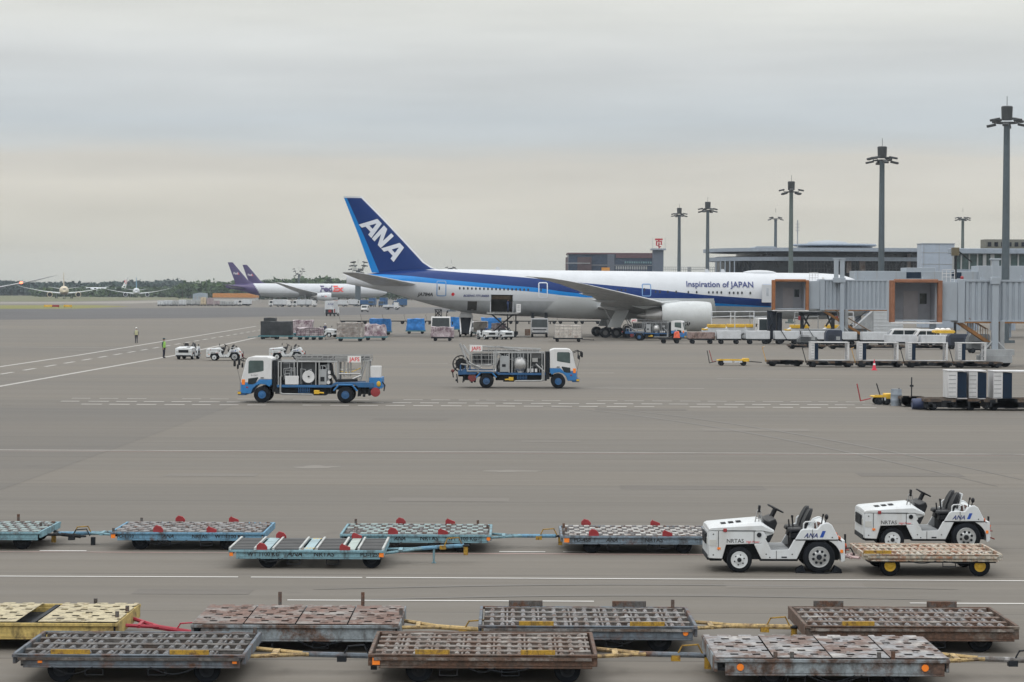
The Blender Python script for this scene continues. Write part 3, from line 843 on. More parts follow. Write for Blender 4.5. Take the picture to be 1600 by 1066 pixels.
# blue dollies
gb = 'pallet dollies lettered on their sides by the tow tractors'
ST = [(0.31, 0, 1), (0.72, 0, -1), (0.4, 1, 1), (0.74, 1, -1)]
lb = (SKYB, SKYB2, OLDYEL)
dolly('pale blue pallet dolly cut off by the left edge', -165, 66, 859, 'cheq', SKYB, (TEAL, SILV, DARK), group=gb, fh=0.155, z=0.43, posts=[(0.93, 0.5, 0.12), (0.7, 1, 0.2)],
      bars=[dict(L=0.7, mats=(DARK, DARK, DARK), drop=0.08)])
dolly('blue pallet dolly with grey roller deck lettered PD-1193', 172, 415, 860, 'cheq', SKYB2, (SILV, SILV, DARK), group=gb, fh=0.155, z=0.43, wheels=(0.19, 0.76), stops=[(0.31, 0, 1), (0.655, 0, -1), (0.36, 1, 1), (0.72, 1, -1)],
      side_text=[('PD-1193', 0.045, 0.115, 0), ('ANA', 0.335, 0.13, 0.3), ('NRTAS', 0.53, 0.12, 0), ('WT 1100 KG', 0.675, 0.13, 0)], reflect=[(0.02, -0.05)], posts=[(0.1, 1, 0.12), (0.02, 0, 0.1)],
      bars=[dict(L=1.45, mats=lb, side=-1, drop=0.02)])
dolly('light blue pallet dolly with black roller mats lettered PD-1259', 357, 600, 888.5, 'mats', SKYB, (SKYB,), group=gb, fh=0.155, z=0.41, wheels=(0.25, 0.92), stops=[(0.215, 0, 1), (0.75, 0, -1), (0.27, 1, 1), (0.78, 1, -1)],
      side_text=[('WT 1100 KG', 0.12, 0.13, 0), ('ANA', 0.375, 0.16, 0.3), ('NRTAS', 0.55, 0.15, 0), ('PD-1259', 0.85, 0.13, 0)], reflect=[(0.018, -0.04), (0.985, -0.05)],
      bars=[dict(L=1.75, mats=(SKYB, SKYB2, OLDYEL), rise=0.14, prop=True)], loops=(0.42, 0.67))
dolly('sky blue pallet dolly with chequered teal deck and four red stops', 531, 768, 863.5, 'cheq', SKYB, (TEAL, SILV, DARK), group=gb, fh=0.155, z=0.43, wheels=(0.2, 0.8), stops=[(0.35, 0, 1), (0.68, 0, -1), (0.37, 1, 1), (0.71, 1, -1)],
      side_text=[('ANA', 0.355, 0.13, 0.3), ('NRTAS', 0.53, 0.14, 0), ('WT 1100 KG', 0.71, 0.125, 0)], reflect=[(0.98, 0.05)], posts=[(0.06, 1, 0.14), (0.9, 1, 0.12), (0.97, 0.6, 0.1)],
      bars=[dict(L=1.55, mats=lb, drop=0.0)])
dolly('grey pallet dolly with white chequered deck lettered PD-458 behind the front tow tractor', 876, 1110, 865.5, 'cheq', SLATE, (WPAD, SILV, DARK), group=gb, fh=0.155, z=0.42, wheels=(0.21, 0.82), stops=[(0.22, 0, 1), (0.71, 0, -1), (0.19, 1, 1), (0.67, 1, -1)],
      side_text=[('PD-458', 0.09, 0.13, 0), ('ANA', 0.3, 0.13, 0.3), ('NRTAS', 0.56, 0.14, 0)], reflect=[(0.04, -0.06)], posts=[(0.04, 0.3, 0.14), (0.03, 0.7, 0.14), (0.02, 0.1, 0.12)])
# dolly on the tow hook, with patched coloured rollers
PATCH = rusty('patched_rollers', (0.4, 0.36, 0.29), rust=(0.3, 0.15, 0.09), dark=(0.09, 0.13, 0.15), amount=0.5, scale=5, pale=(0.55, 0.53, 0.48))
dt, dl = dolly('trailer with patchy white and rust rollers and yellow wheel hooked behind the front tow tractor', 1349, 1564, 901.5, 'rollers', PATCH, (PATCH, PATCH), group=gb, fh=0.12, z=0.5, W=2.2, rim=YELLOW, wheels=(0.2, 0.85), wr=0.23,
      plates=[(0.1, 0.62)], rowsn=(3, 18), loops=(0.62,), ends=False)
PINKW = pm('pale_pink_drawbar', (0.66, 0.5, 0.5), 0.5, var=0.1, dirt=0.3)
towbar(dt, -dl/2, 1.1, 0.34, 0.62, (PINKW, PINKW, DARK), side=-1)
# ------------------------------------------------------------------ people
def person(name, label, loc, rotz, h=1.76, top=(0.05, 0.06, 0.1), legs=(0.015, 0.018, 0.035), vest=None, cap=None, pose='stand', hair=(0.02, 0.018, 0.016), group=None, cat='person'):
    """Skinned figure facing local -Y; the body is one surface, clothing and headgear are children."""
    k = h / 1.76
    J = {'pelvis': (0, 0, 0.95), 'waist': (0, 0.0, 1.1), 'chest': (0, 0.0, 1.3), 'neckb': (0, 0.01, 1.46), 'neck': (0, -0.005, 1.53), 'head': (0, -0.02, 1.62), 'crown': (0, -0.015, 1.71)}
    rad = {'pelvis': (0.15, 0.11), 'waist': (0.14, 0.1), 'chest': (0.165, 0.115), 'neckb': (0.085, 0.07), 'neck': (0.055, 0.055), 'head': (0.078, 0.095), 'crown': (0.06, 0.07)}
    E = [('pelvis', 'waist'), ('waist', 'chest'), ('chest', 'neckb'), ('neckb', 'neck'), ('neck', 'head'), ('head', 'crown')]
    for s, n in ((-1, 'l'), (1, 'r')):
        if pose == 'sit':
            kn, an, toe = (s * 0.11, -0.42, 0.98), (s * 0.11, -0.5, 0.55), (s * 0.11, -0.66, 0.5)
            el, wr, ha = (s * 0.25, -0.16, 1.14), (s * 0.17, -0.4, 1.16), (s * 0.14, -0.48, 1.18)
        elif pose == 'reach':
            kn, an, toe = (s * 0.1, -0.02 + 0.05 * s, 0.5), (s * 0.11, 0.03 + 0.09 * s, 0.08), (s * 0.12, -0.12 + 0.09 * s, 0.03)
            el, wr, ha = ((s * 0.28, -0.12, 1.2), (s * 0.3, -0.34, 1.26), (s * 0.3, -0.43, 1.28)) if s > 0 else ((s * 0.26, 0.02, 1.14), (s * 0.27, -0.1, 0.92), (s * 0.27, -0.13, 0.84))
        else:
            kn, an, toe = (s * 0.09, -0.02, 0.5), (s * 0.095, 0.03, 0.08), (s * 0.11, -0.13, 0.03)
            el, wr, ha = (s * 0.25, 0.03, 1.14), (s * 0.26, -0.05, 0.91), (s * 0.255, -0.07, 0.83)
        for q, p, r in (('hip', (s * 0.09, 0, 0.9), (0.1, 0.1)), ('knee', kn, (0.062, 0.065)), ('ankle', an, (0.043, 0.045)), ('toe', toe, (0.042, 0.03)),
                        ('sho', (s * 0.17, 0.0, 1.4), (0.07, 0.07)), ('elb', el, (0.045, 0.045)), ('wri', wr, (0.03, 0.03)), ('palm', ha, (0.036, 0.022))):
            J[q + n] = p; rad[q + n] = r
        E += [('pelvis', 'hip' + n), ('hip' + n, 'knee' + n), ('knee' + n, 'ankle' + n), ('ankle' + n, 'toe' + n), ('chest', 'sho' + n), ('sho' + n, 'elb' + n), ('elb' + n, 'wri' + n), ('wri' + n, 'palm' + n)]
        d = (Vector(ha) - Vector(wr)).normalized(); side = Vector((0, 1, 0)) if abs(d.y) < 0.6 else Vector((1, 0, 0))
        for f in range(4):
            q = 'f%d%s' % (f, n); b0 = Vector(ha) + d * 0.03 + side * (f - 1.5) * 0.02
            J[q] = tuple(b0 + d * (0.045 + 0.008 * (f in (1, 2)))); rad[q] = (0.0085, 0.0085); E.append(('palm' + n, q))
        J['th' + n] = tuple(Vector(ha) - side * 0.045 + d * 0.02); rad['th' + n] = (0.01, 0.01); E.append(('palm' + n, 'th' + n))
    names = list(J)
    me = bpy.data.meshes.new('person')
    me.from_pydata([Vector(J[n]) * k for n in names], [(names.index(a), names.index(b)) for a, b in E], [])
    o = bpy.data.objects.new('person', me); COL.objects.link(o)
    sk = o.modifiers.new('skin', 'SKIN'); sk.use_smooth_shade = True
    for n, sv in zip(names, me.skin_vertices[0].data):
        sv.radius = tuple(r * k for r in rad[n]); sv.use_root = (n == 'pelvis')
    sd = o.modifiers.new('sub', 'SUBSURF'); sd.levels = sd.render_levels = 1
    dg = bpy.context.evaluated_depsgraph_get()
    bm_ = bpy.data.meshes.new_from_object(o.evaluated_get(dg))
    bpy.data.objects.remove(o); bpy.data.meshes.remove(me)
    o = bpy.data.objects.new(name, bm_); COL.objects.link(o)
    bm_.materials.clear()
    skin = pm('skin', (0.42, 0.26, 0.19), 0.6, var=0.08); tm = pm('cloth_%.2f_%.2f' % (top[0], top[2]), top, 0.85, var=0.2); lm = pm('trousers_%.2f' % legs[2], legs, 0.85, var=0.2)
    for m in (skin, tm, lm, BLACK): bm_.materials.append(m)
    for p in bm_.polygons:
        z = p.center.z / k; x = abs(p.center.x) / k
        hand = (pose == 'stand' and x > 0.2 and z < 0.9) or (pose != 'stand' and p.center.y / k < -0.39 and z > 1.05 and x < 0.36)
        leg = z < 1.0 if pose != 'sit' else (z < 1.1 and x < 0.19 and not hand)
        p.material_index = 0 if (z > 1.5 or hand) else (3 if (pose != 'sit' and z < 0.1) else (2 if leg and not (x > 0.2 and pose != 'sit') else 1))
        p.use_smooth = True
    o.location = loc; o.rotation_euler = (0, 0, rotz)
    tag(o, label, cat, group)
    b = MB()   # face: nose, brows, mouth, ears
    b.ball((0, -0.118 * k, 1.615 * k), (0.012 * k, 0.02 * k, 0.022 * k), 8, 5)
    for s in (-1, 1): b.ball((s * 0.083 * k, -0.015 * k, 1.62 * k), (0.01 * k, 0.02 * k, 0.03 * k), 8, 5)
    b.build('face', skin, o, smooth=60)
    b = MB()
    for s in (-1, 1): b.ball((s * 0.03 * k, -0.108 * k, 1.64 * k), (0.013 * k, 0.008 * k, 0.007 * k), 8, 5)
    b.ball((0, -0.108 * k, 1.572 * k), (0.022 * k, 0.008 * k, 0.005 * k), 8, 5)
    b.build('eyes_and_mouth', INK, o, smooth=60)
    b = MB(); b.ball((0, 0.005 * k, 1.665 * k), (0.088 * k, 0.1 * k, 0.082 * k), 14, 8)
    b.build('hair', pm('hair', hair, 0.7, var=0.2), o, smooth=60)
    if cap:
        b = MB(); b.ball((0, -0.01 * k, 1.7 * k), (0.105 * k, 0.12 * k, 0.085 * k), 14, 8); b.obox((0, -0.13 * k, 1.685 * k), (0.16 * k, 0.1 * k, 0.012 * k), (0.15, 0, 0))
        b.build('helmet', pm('helmet_%.2f' % cap[0], cap, 0.4, var=0.05), o, smooth=50)
    if vest:
        b = MB(); rings = []
        for z, rx, ry in ((0.93, 0.185, 0.15), (1.1, 0.178, 0.145), (1.28, 0.198, 0.155), (1.4, 0.19, 0.135), (1.455, 0.12, 0.1)):
            rings.append([(rx * k * math.cos(2*math.pi*i/16), ry * k * math.sin(2*math.pi*i/16), z * k) for i in range(16)])
        b.loft(rings, cap=False)
        b.build('vest', pm('vest_%.2f_%.2f' % (vest[0], vest[1]), vest, 0.7, var=0.1), o, smooth=60)
    return o

# ------------------------------------------------------------------ tow tractors
TR_WHITE = pm('tractor_white', (0.575, 0.61, 0.64), 0.3, var=0.05, dirt=0.38, dirtcol=(0.34, 0.31, 0.27), streak=True, dscale=2.0)
def make_tractor(name, label, loc, rotz, group, lettering=True, coarse=False, red_box=True, seat_white=False):
    """Front at x=0 looking along -X; near side at y=0, body 1.5 m wide."""
    t = thing(name, label, 'tow tractor', loc, rotz, group)
    Wd = 1.5
    # flanks cut with wheel arches, one each side, and the decks between them
    flank_front = [(0.0, .325), (0.0, .93), (.03, .955), (1.22, .955), (1.45, .90), (1.45, .865), (1.236, .80), (1.31, .68), (1.39, .515), (1.78, .53), (1.90, .745), (1.93, .745), (2.175, .745), (1.96, .31), (1.17, .31), (.995, .65), (.386, .63), (.297, .312)]
    for y0, y1 in ((0, 0.05), (Wd - 0.05, Wd)):
        b = MB(); b.prism([(0.0, .325), (0.0, .93), (1.22, .93), (1.30, .80), (1.17, .655), (.995, .65), (.386, .63), (.297, .312)], y0, y1)
        b.prism([(1.171, .31), (1.006, .645), (1.17, .655), (1.245, .79), (1.31, .68), (1.39, .515), (1.78, .53), (1.90, .745), (2.16, .735), (1.96, .31)], y0, y1)
        b.build('side_panel', TR_WHITE, t, bevel=0.012)
    b = MB()  # bonnet, crowned towards the middle
    rings = []
    for x, zt, zs in ((-0.012, .93, .935), (0.0, 1.0, .94), (.06, 1.035, .945), (.5, 1.085, .945), (.94, 1.13, .945), (1.17, 1.15, .945), (1.22, 1.12, .945), (1.45, .965, .9)):
        rings.append([(x, -0.005, zs), (x, -0.004, lerp(zs, zt, 0.55)), (x, 0.06, lerp(zs, zt, 0.86)), (x, 0.25, zt - 0.006), (x, Wd/2, zt + 0.01), (x, Wd - 0.25, zt - 0.006), (x, Wd - 0.06, lerp(zs, zt, 0.86)), (x, Wd + 0.004, lerp(zs, zt, 0.55)), (x, Wd + 0.005, zs), (x, Wd/2, zs - 0.06)])
    b.loft(rings)
    h = b.build('bonnet', TR_WHITE, t, smooth=30)
    b = MB()
    b.box(0.3, 1.05, -0.012, -0.006, .938, .95)
    for q in range(3): b.obox((0.35 + 0.17 * q, 0.42, 1.078 + 0.02 * q), (0.11, 0.3, 0.006), (0, -0.1, 0))
    for y in (-.007, Wd + .001):
        b.box(.205, .217, y, y + .006, .5, .93); b.box(1.0, 1.012, y, y + .006, .66, .93); b.box(1.5, 1.51, y, y + .006, .31, .5); b.box(1.62, 1.74, y, y + .006, .34, .37); b.box(2.3, 2.31, y, y + .006, .76, .98)
    b.build('shut_line', DARK, h)
    b = MB()  # cowl cheek and nose
    b.box(-0.02, 0.0, 0.02, Wd - 0.02, .34, .93)
    b.build('nose_panel', TR_WHITE, t, bevel=0.012)
    b = MB(); b.prism([(1.2, .66), (1.22, .955), (1.45, .9), (1.45, .87), (1.3, .82)], 0.052, Wd - 0.052)
    b.build('cowl', TR_WHITE, t, bevel=0.012)
    b = MB()
    b.box(-0.05, -0.02, 0.3, Wd - 0.3, .62, .86)
    for q in range(5): b.box(-0.058, -0.05, 0.32, Wd - 0.32, .635 + q * .045, .655 + q * .045)
    b.build('grille', DARK, t)
    b = MB(); b.box(-0.035, 0.02, 0.06, Wd - 0.06, .28, .4); b.box(0.02, 0.3, 0.06, Wd - 0.06, .26, .33)
    b.build('bumper', DARK, t, bevel=0.02)
    for y0, y1, sd in ((0.06, 0.26, 0), (Wd - 0.26, Wd - 0.06, 1)):
        b = MB(); b.box(-0.035, 0.0, y0, y1, .63, .78); 
        yy = -0.008 if sd == 0 else Wd + 0.002
        b.box(0.015, 0.17, yy, yy + 0.006, .6, .74)
        b.build('headlight', pm('lamp_glass', (0.5, 0.51, 0.5), 0.15, var=0.1), t, bevel=0.006)
    b = MB()  # dark belly seen through the arches
    b.box(0.25, 1.25, 0.22, Wd - 0.22, .28, .92); b.box(1.2, 2.0, 0.1, Wd - 0.1, .27, .5); b.box(1.9, 2.95, 0.3, Wd - 0.3, .28, .72)
    b.box(1.15, 1.98, 0.03, Wd - 0.03, .265, .305); b.box(0.36, 1.0, 0.052, Wd - 0.052, .66, .72)
    b.build('chassis', DARK, t)
    b = MB()  # inner dark triangle behind the cowl + floor
    b.prism([(1.236, .80), (1.45, .865), (1.36, .68), (1.31, .67)], 0.06, Wd - 0.06)
    b.build('footwell', DARK, t)
    b = MB(); b.box(1.36, 1.8, 0.052, Wd - 0.052, .505, .53)
    for q in range(9): b.box(1.4 + q * .042, 1.42 + q * .042, 0.0, 0.3, .53, .54)
    b.build('floor_plate', GREY, t)
    b = MB()  # rear body
    for y0, y1 in ((0, 0.06), (Wd - 0.06, Wd)):
        b.prism([(1.92, .745), (2.05, .965), (2.11, .99), (2.42, .99), (2.50, 1.09), (2.60, 1.13), (2.66, 1.13), (2.74, 1.08), (2.886, .807), (2.886, .745)], y0, y1)
    b.prism([(2.0, .745), (2.08, .92), (2.40, .93), (2.5, 1.06), (2.64, 1.1), (2.72, 1.06), (2.87, .80), (2.87, .745)], 0.06, Wd - 0.06)
    b.build('rear_deck', TR_WHITE, t, bevel=0.018)
    b = MB()  # rear wing: outer shell round the arch
    arc = [(2.46 + 0.49 * math.cos(a), 0.33 + 0.44 * math.sin(a)) for a in [R(d) for d in range(74, -8, -9)]]
    outer = [(2.87, .742), (2.95, .70), (3.026, .58), (3.045, .4), (3.03, .287), (2.97, .25)]
    for y0, y1 in ((0.003, 0.055), (Wd - 0.055, Wd - 0.003)):
        b.prism([(2.18, .742)] + [(x, z) for x, z in outer] + arc[::-1] + [(2.5, .738)], y0, y1)
    b.box(2.97, 3.04, 0.06, Wd - 0.06, .26, .73)
    b.build('rear_wing', TR_WHITE, t, bevel=0.01)
    b = MB(); b.box(1.93, 2.88, -0.006, 0.0, .732, .746); b.box(1.93, 2.88, Wd, Wd + .006, .732, .746)
    b.build('body_seam', DARK, t)
    for y in (0.12, Wd - 0.12):
        for (x, r, rr, nm) in ((0.683, .29, .19, 'f'), (2.46, .36, .235, 'r')):
            sd = -1 if y < 0.5 else 1
            w = wheel(t, x, y, r, r, 0.2 if nm == 'f' else 0.24, rr, TR_WHITE if nm == 'f' else ALU, sd, n=28)
            bb = MB(); e = y + sd * ((0.1 if nm == 'f' else 0.12) + 0.016)
            for q in range(6 if nm == 'f' else 8):
                a = 2 * math.pi * q / (6 if nm == 'f' else 8) + 0.3
                cx, cz = x + rr * 0.58 * math.cos(a), r + rr * 0.58 * math.sin(a)
                bb.lathe([(e - y, rr * (0.09 if nm == 'f' else 0.14)), (e - y + sd * 0.003, rr * (0.085 if nm == 'f' else 0.13))], (cx, y, cz), 'y', 8)
            bb.lathe([(e - y, rr * 0.27), (e - y + sd * 0.03, rr * 0.2)], (x, y, r), 'y', 12)
            bb.build('wheel_nuts', DARK, w)
    b = MB()  # dashboard
    b.prism([(1.2, .93), (1.24, 1.18), (1.34, 1.14), (1.5, 1.2), (1.54, 1.1), (1.48, .94), (1.44, .86)], 0.12, Wd - 0.12)
    b.build('dashboard', SEAT, t, bevel=0.02)
    ysteer = Wd - 0.5
    b = MB(); b.path([(1.42, ysteer, 1.0), (1.58, ysteer, 1.33)], 0.055, 8); b.build('steering_column', SEAT, t, smooth=40)
    b = MB(); c0 = Vector((1.59, ysteer, 1.35)); Mx = Euler((0, R(27), 0)).to_matrix()
    for i in range(18):
        a0, a1 = 2*math.pi*i/18, 2*math.pi*(i+1)/18
        b.tube(c0 + Mx @ Vector((0.19*math.cos(a0), 0.19*math.sin(a0), 0)), c0 + Mx @ Vector((0.19*math.cos(a1), 0.19*math.sin(a1), 0)), 0.019, n=6)
    for a in (0.5, 2.6, 4.7): b.tube(c0 - Vector((0.01, 0, 0.02)), c0 + Mx @ Vector((0.18*math.cos(a), 0.18*math.sin(a), 0)), 0.016, n=5)
    b.lathe([(-0.03, .05), (0.01, .045)], c0, 'z', 8)
    b.build('steering_wheel', SEAT, t, smooth=40)
    b = MB()  # windscreen-side mirror frame standing on the bonnet
    for y in (0.18,):
        b.path([(1.04, y, 1.1), (1.09, y, 1.36), (1.13, y, 1.42), (1.17, y, 1.36), (1.2, y, 1.12)], 0.014, 6)
        b.path([(1.06, y, 1.2), (1.19, y, 1.2)], 0.01, 5); b.path([(1.13, y, 1.12), (1.13, y, 1.4)], 0.012, 5)
    b.build('mirror_frame', STEEL, t, smooth=40)
    b = MB(); b.obox((1.135, 0.18, 1.42), (0.05, 0.14, 0.16), (0, 0.1, 0)); b.build('mirror', SEAT, t, bevel=0.015)
    for yc in (0.42, Wd - 0.42):
        b = MB()
        b.prism([(1.80, .88), (1.83, .97), (2.18, .98), (2.2, .9)], yc - 0.22, yc + 0.22)
        b.prism([(1.84, .74), (1.87, .88), (2.16, .9), (2.16, .74)], yc - 0.18, yc + 0.18)
        b.build('seat', SEAT, t, bevel=0.03)
        b = MB(); rings = []
        for z, xx, hw, th in ((.97, 2.16, .19, .06), (1.1, 2.2, .21, .07), (1.25, 2.26, .2, .065), (1.37, 2.31, .15, .05), (1.41, 2.33, .09, .03)):
            rings.append([(xx - th, yc - hw, z), (xx - th * .6, yc, z), (xx - th, yc + hw, z), (xx + th * .7, yc + hw * .9, z), (xx + th, yc, z), (xx + th * .7, yc - hw * .9, z)])
        b.loft(rings); b.build('seat_back', SEAT, t, smooth=50)
        if seat_white and yc < 0.6:
            b = MB(); b.obox((2.36, yc, 1.2), (0.03, .36, .4), (0, 0.25, 0)); b.build('seat_shell', TR_WHITE, t, bevel=.012)
    b = MB(); b.path([(1.93, 0.5, 1.0), (1.91, 0.5, 1.2)], 0.02, 6); b.lathe([(0, .03), (.05, .025)], (1.91, .5, 1.2), 'z', 8); b.build('control_lever', SEAT, t, smooth=40); b = MB(); b.path([(1.88, Wd/2, .9), (1.86, Wd/2, 1.12)], 0.018, 6)
    b.build('control_lever', SEAT, t, smooth=40)
    for y in (0.07, Wd - 0.07):
        b = MB(); b.path([(2.11, y, .98), (2.12, y, 1.1), (2.16, y, 1.14), (2.36, y, 1.15), (2.4, y, 1.12), (2.42, y, .98)], 0.017, 6); b.build('grab_rail', TR_WHITE, t, smooth=40)
    b = MB(); b.path([(2.52, .1, 1.08), (2.55, .1, 1.3)], 0.014, 5); b.path([(2.6, .1, 1.1), (2.62, .1, 1.2)], .014, 5); b.ball((2.63, .1, 1.25), (.045, .07, .065), 10, 6); b.obox((2.56, .1, 1.29), (.03, .03, .06))
    b.build('rear_mirror', SEAT, t, smooth=50)
    b = MB(); b.ball((2.47, .35, 1.06), (.08, .08, .06), 8, 5); b.obox((2.44, .35, 1.02), (.08, .2, .12)); b.build('battery_box', pm('brown_box', (.1, .05, .04), .6), t)
    b = MB()  # hitch: pin post, red plates
    b.box(3.0, 3.14, .6, .9, .34, .42); b.box(3.05, 3.16, .58, .92, .5, .56); b.box(3.04, 3.12, .66, .84, .3, .6); b.obox((3.2, .75, .28), (.2, .06, .03), (0, .35, 0)); b.box(3.1, 3.22, .6, .9, .445, .465)
    b.build('tow_hitch', rusty('red_hitch', (.3, .04, .03), amount=.3, scale=6), t, bevel=.006)
    b = MB(); b.tube((3.14, .75, .26), (3.14, .75, .8), .025, n=8); b.build('tow_pin', DARK, t, smooth=40)
    b = MB(); pts = [(2.88 + .025 * q, .35 + .05 * math.sin(q * 2.2), .83 - .028 * q + .02 * math.cos(q * 2.2)) for q in range(9)]; b.path(pts, .03, 6); b.build('coiled_cable', pm('orange_cable', (.6, .12, .03), .5), t, smooth=50)
    b = MB()
    for y in (-.014, Wd + .001):
        b.box(.19, .26, y, y + .012, .52, .57); b.box(2.93, 2.99, y, y + .012, .46, .53)
    b.build('marker_lamp', ORANGE, t)
    b = MB()
    for x_, z_ in ((1.28, .42), (1.86, .42), (1.36, .35), (.1, .4), (.1, .86), (2.2, .8), (2.75, .8)):
        b.lathe([(-.008, .014), (.0, .016)], (x_, 0, z_), 'y', 8)
    b.build('rivets', DARK, t)
    b = MB(); b.lathe([(-.02, .05), (.0, .055)], (1.12, 0, .85), 'y', 12); b.build('fuel_cap', DARK, t)
    if red_box:
        b = MB(); b.box(.32, .40, -.02, .0, .915, .99); b.build('bonnet_catch', RED, t, bevel=.008)
    if lettering:
        b = MB(); b.text('NRTAS', .125, lambda u, v: (.40 + u, -.004, .672 + v), .008); b.build('lettering', INK, t)
        b = MB(); b.text('High Power', .062, lambda u, v: (.83 + u, -.004, .675 + v), .01, .3); b.box(1.34, 1.9, -.003, .0, .664, .670) if False else None; b.build('lettering', REDINK, t)
        b = MB(); b.text('ANA', .142, lambda u, v: (2.115 + u, -.004, .795 + v), .02, .35); b.build('lettering', NAVYINK, t)
        b = MB(); b.prism([(2.47, .80), (2.545, .80), (2.605, .945), (2.53, .945)], -.004, -.001); b.build('emblem', pm('livery_blue', (.015, .07, .36), .4), t)
    return t
gt = 'white open tow tractors'
p1, p2 = gp(1107, 894.7), gp(1350, 862)
tr1 = make_tractor('tow_tractor', 'white open tow tractor in front, with a wheel chock at its rear tyre', (p1.x, p1.y - .05, 0), 0, gt)
tr2 = make_tractor('tow_tractor', 'white open tow tractor standing behind the trailer with patchy rollers', (p2.x, p2.y - .05, 0), 0, gt, seat_white=True)
p = gp(1250, 897.5)
ch = thing('wheel_chock', 'black rubber wheel chocks roped round the rear tyre of the front tow tractor', 'wheel chock', (p1.x + 2.46, p1.y + .02, 0))
for s in (-1, 1):
    b = MB(); b.prism([(s * .28, 0), (s * .52, 0), (s * .50, .09), (s * .36, .17)], -.06, .16); b.build('chock_wedge', BLACK, ch, bevel=.012)
b = MB(); b.path([(-.4, -.07, .03), (-.15, -.16, .012), (.15, -.17, .012), (.4, -.07, .03)], .012, 5); b.build('chock_rope', DARK, ch, smooth=40)
# small ones further off
def tractor_at(px, py, rot, label, anchor=(1.5, .75)):
    g = gp(px, py)
    off = Vector((anchor[0], anchor[1], 0)); off.rotate(Euler((0, 0, rot)))
    return dup(tr1, (g.x - off.x, g.y - off.y, 0), rot, label, gt)
tractor_at(291.5, 561.5, R(82), 'white tow tractor facing the camera, beside the man in the green vest', (1.0, .75))
tractor_at(350.5, 563.5, R(0), 'white tow tractor parked side-on just left of the first fuel truck', (1.5, 0.6))
tractor_at(448, 562.5, R(0), 'white tow tractor half hidden behind the fuel truck cab', (1.5, 0.6))
trA = tractor_at(763, 530.5, R(118), 'white tow tractor facing the camera, next to the belt loader', (1.0, .75))
trB = tractor_at(790, 530.5, R(112), 'white tow tractor facing the camera, under the cargo hold lift', (1.0, .75))
trC = tractor_at(512, 527, R(150), 'white tow tractor pulling netted cargo, with a driver aboard', (1.4, .75))
# people on the apron
g = gp(213, 536.5); person('person', 'person in a white helmet and pale yellow vest standing farther out on the apron', (g.x, g.y, 0), R(200), 1.8, top=(.2, .21, .2), vest=(.42, .42, .26), cap=(.75, .76, .76))
g = gp(256, 559.8); person('person', 'person in a green safety vest and dark trousers standing by the painted lane', (g.x, g.y, 0), R(70), 1.82, top=(.03, .07, .07), vest=(.28, .55, .1), cap=(.02, .05, .06))
loc = trC.matrix_basis @ Vector((2.02, .45, .08))
person('person', 'driver in blue overalls seated on the tow tractor pulling netted cargo', (loc.x, loc.y, .05), R(150 - 90), 1.7, top=(.03, .05, .16), legs=(.03, .05, .16), cap=(.7, .72, .74), pose='sit')
loc = trA.matrix_basis @ Vector((2.02, .45, .08))
person('person', 'driver in blue overalls seated on the tow tractor next to the belt loader', (loc.x, loc.y, .05), R(118 - 90), 1.7, top=(.04, .08, .2), legs=(.03, .05, .14), pose='sit')
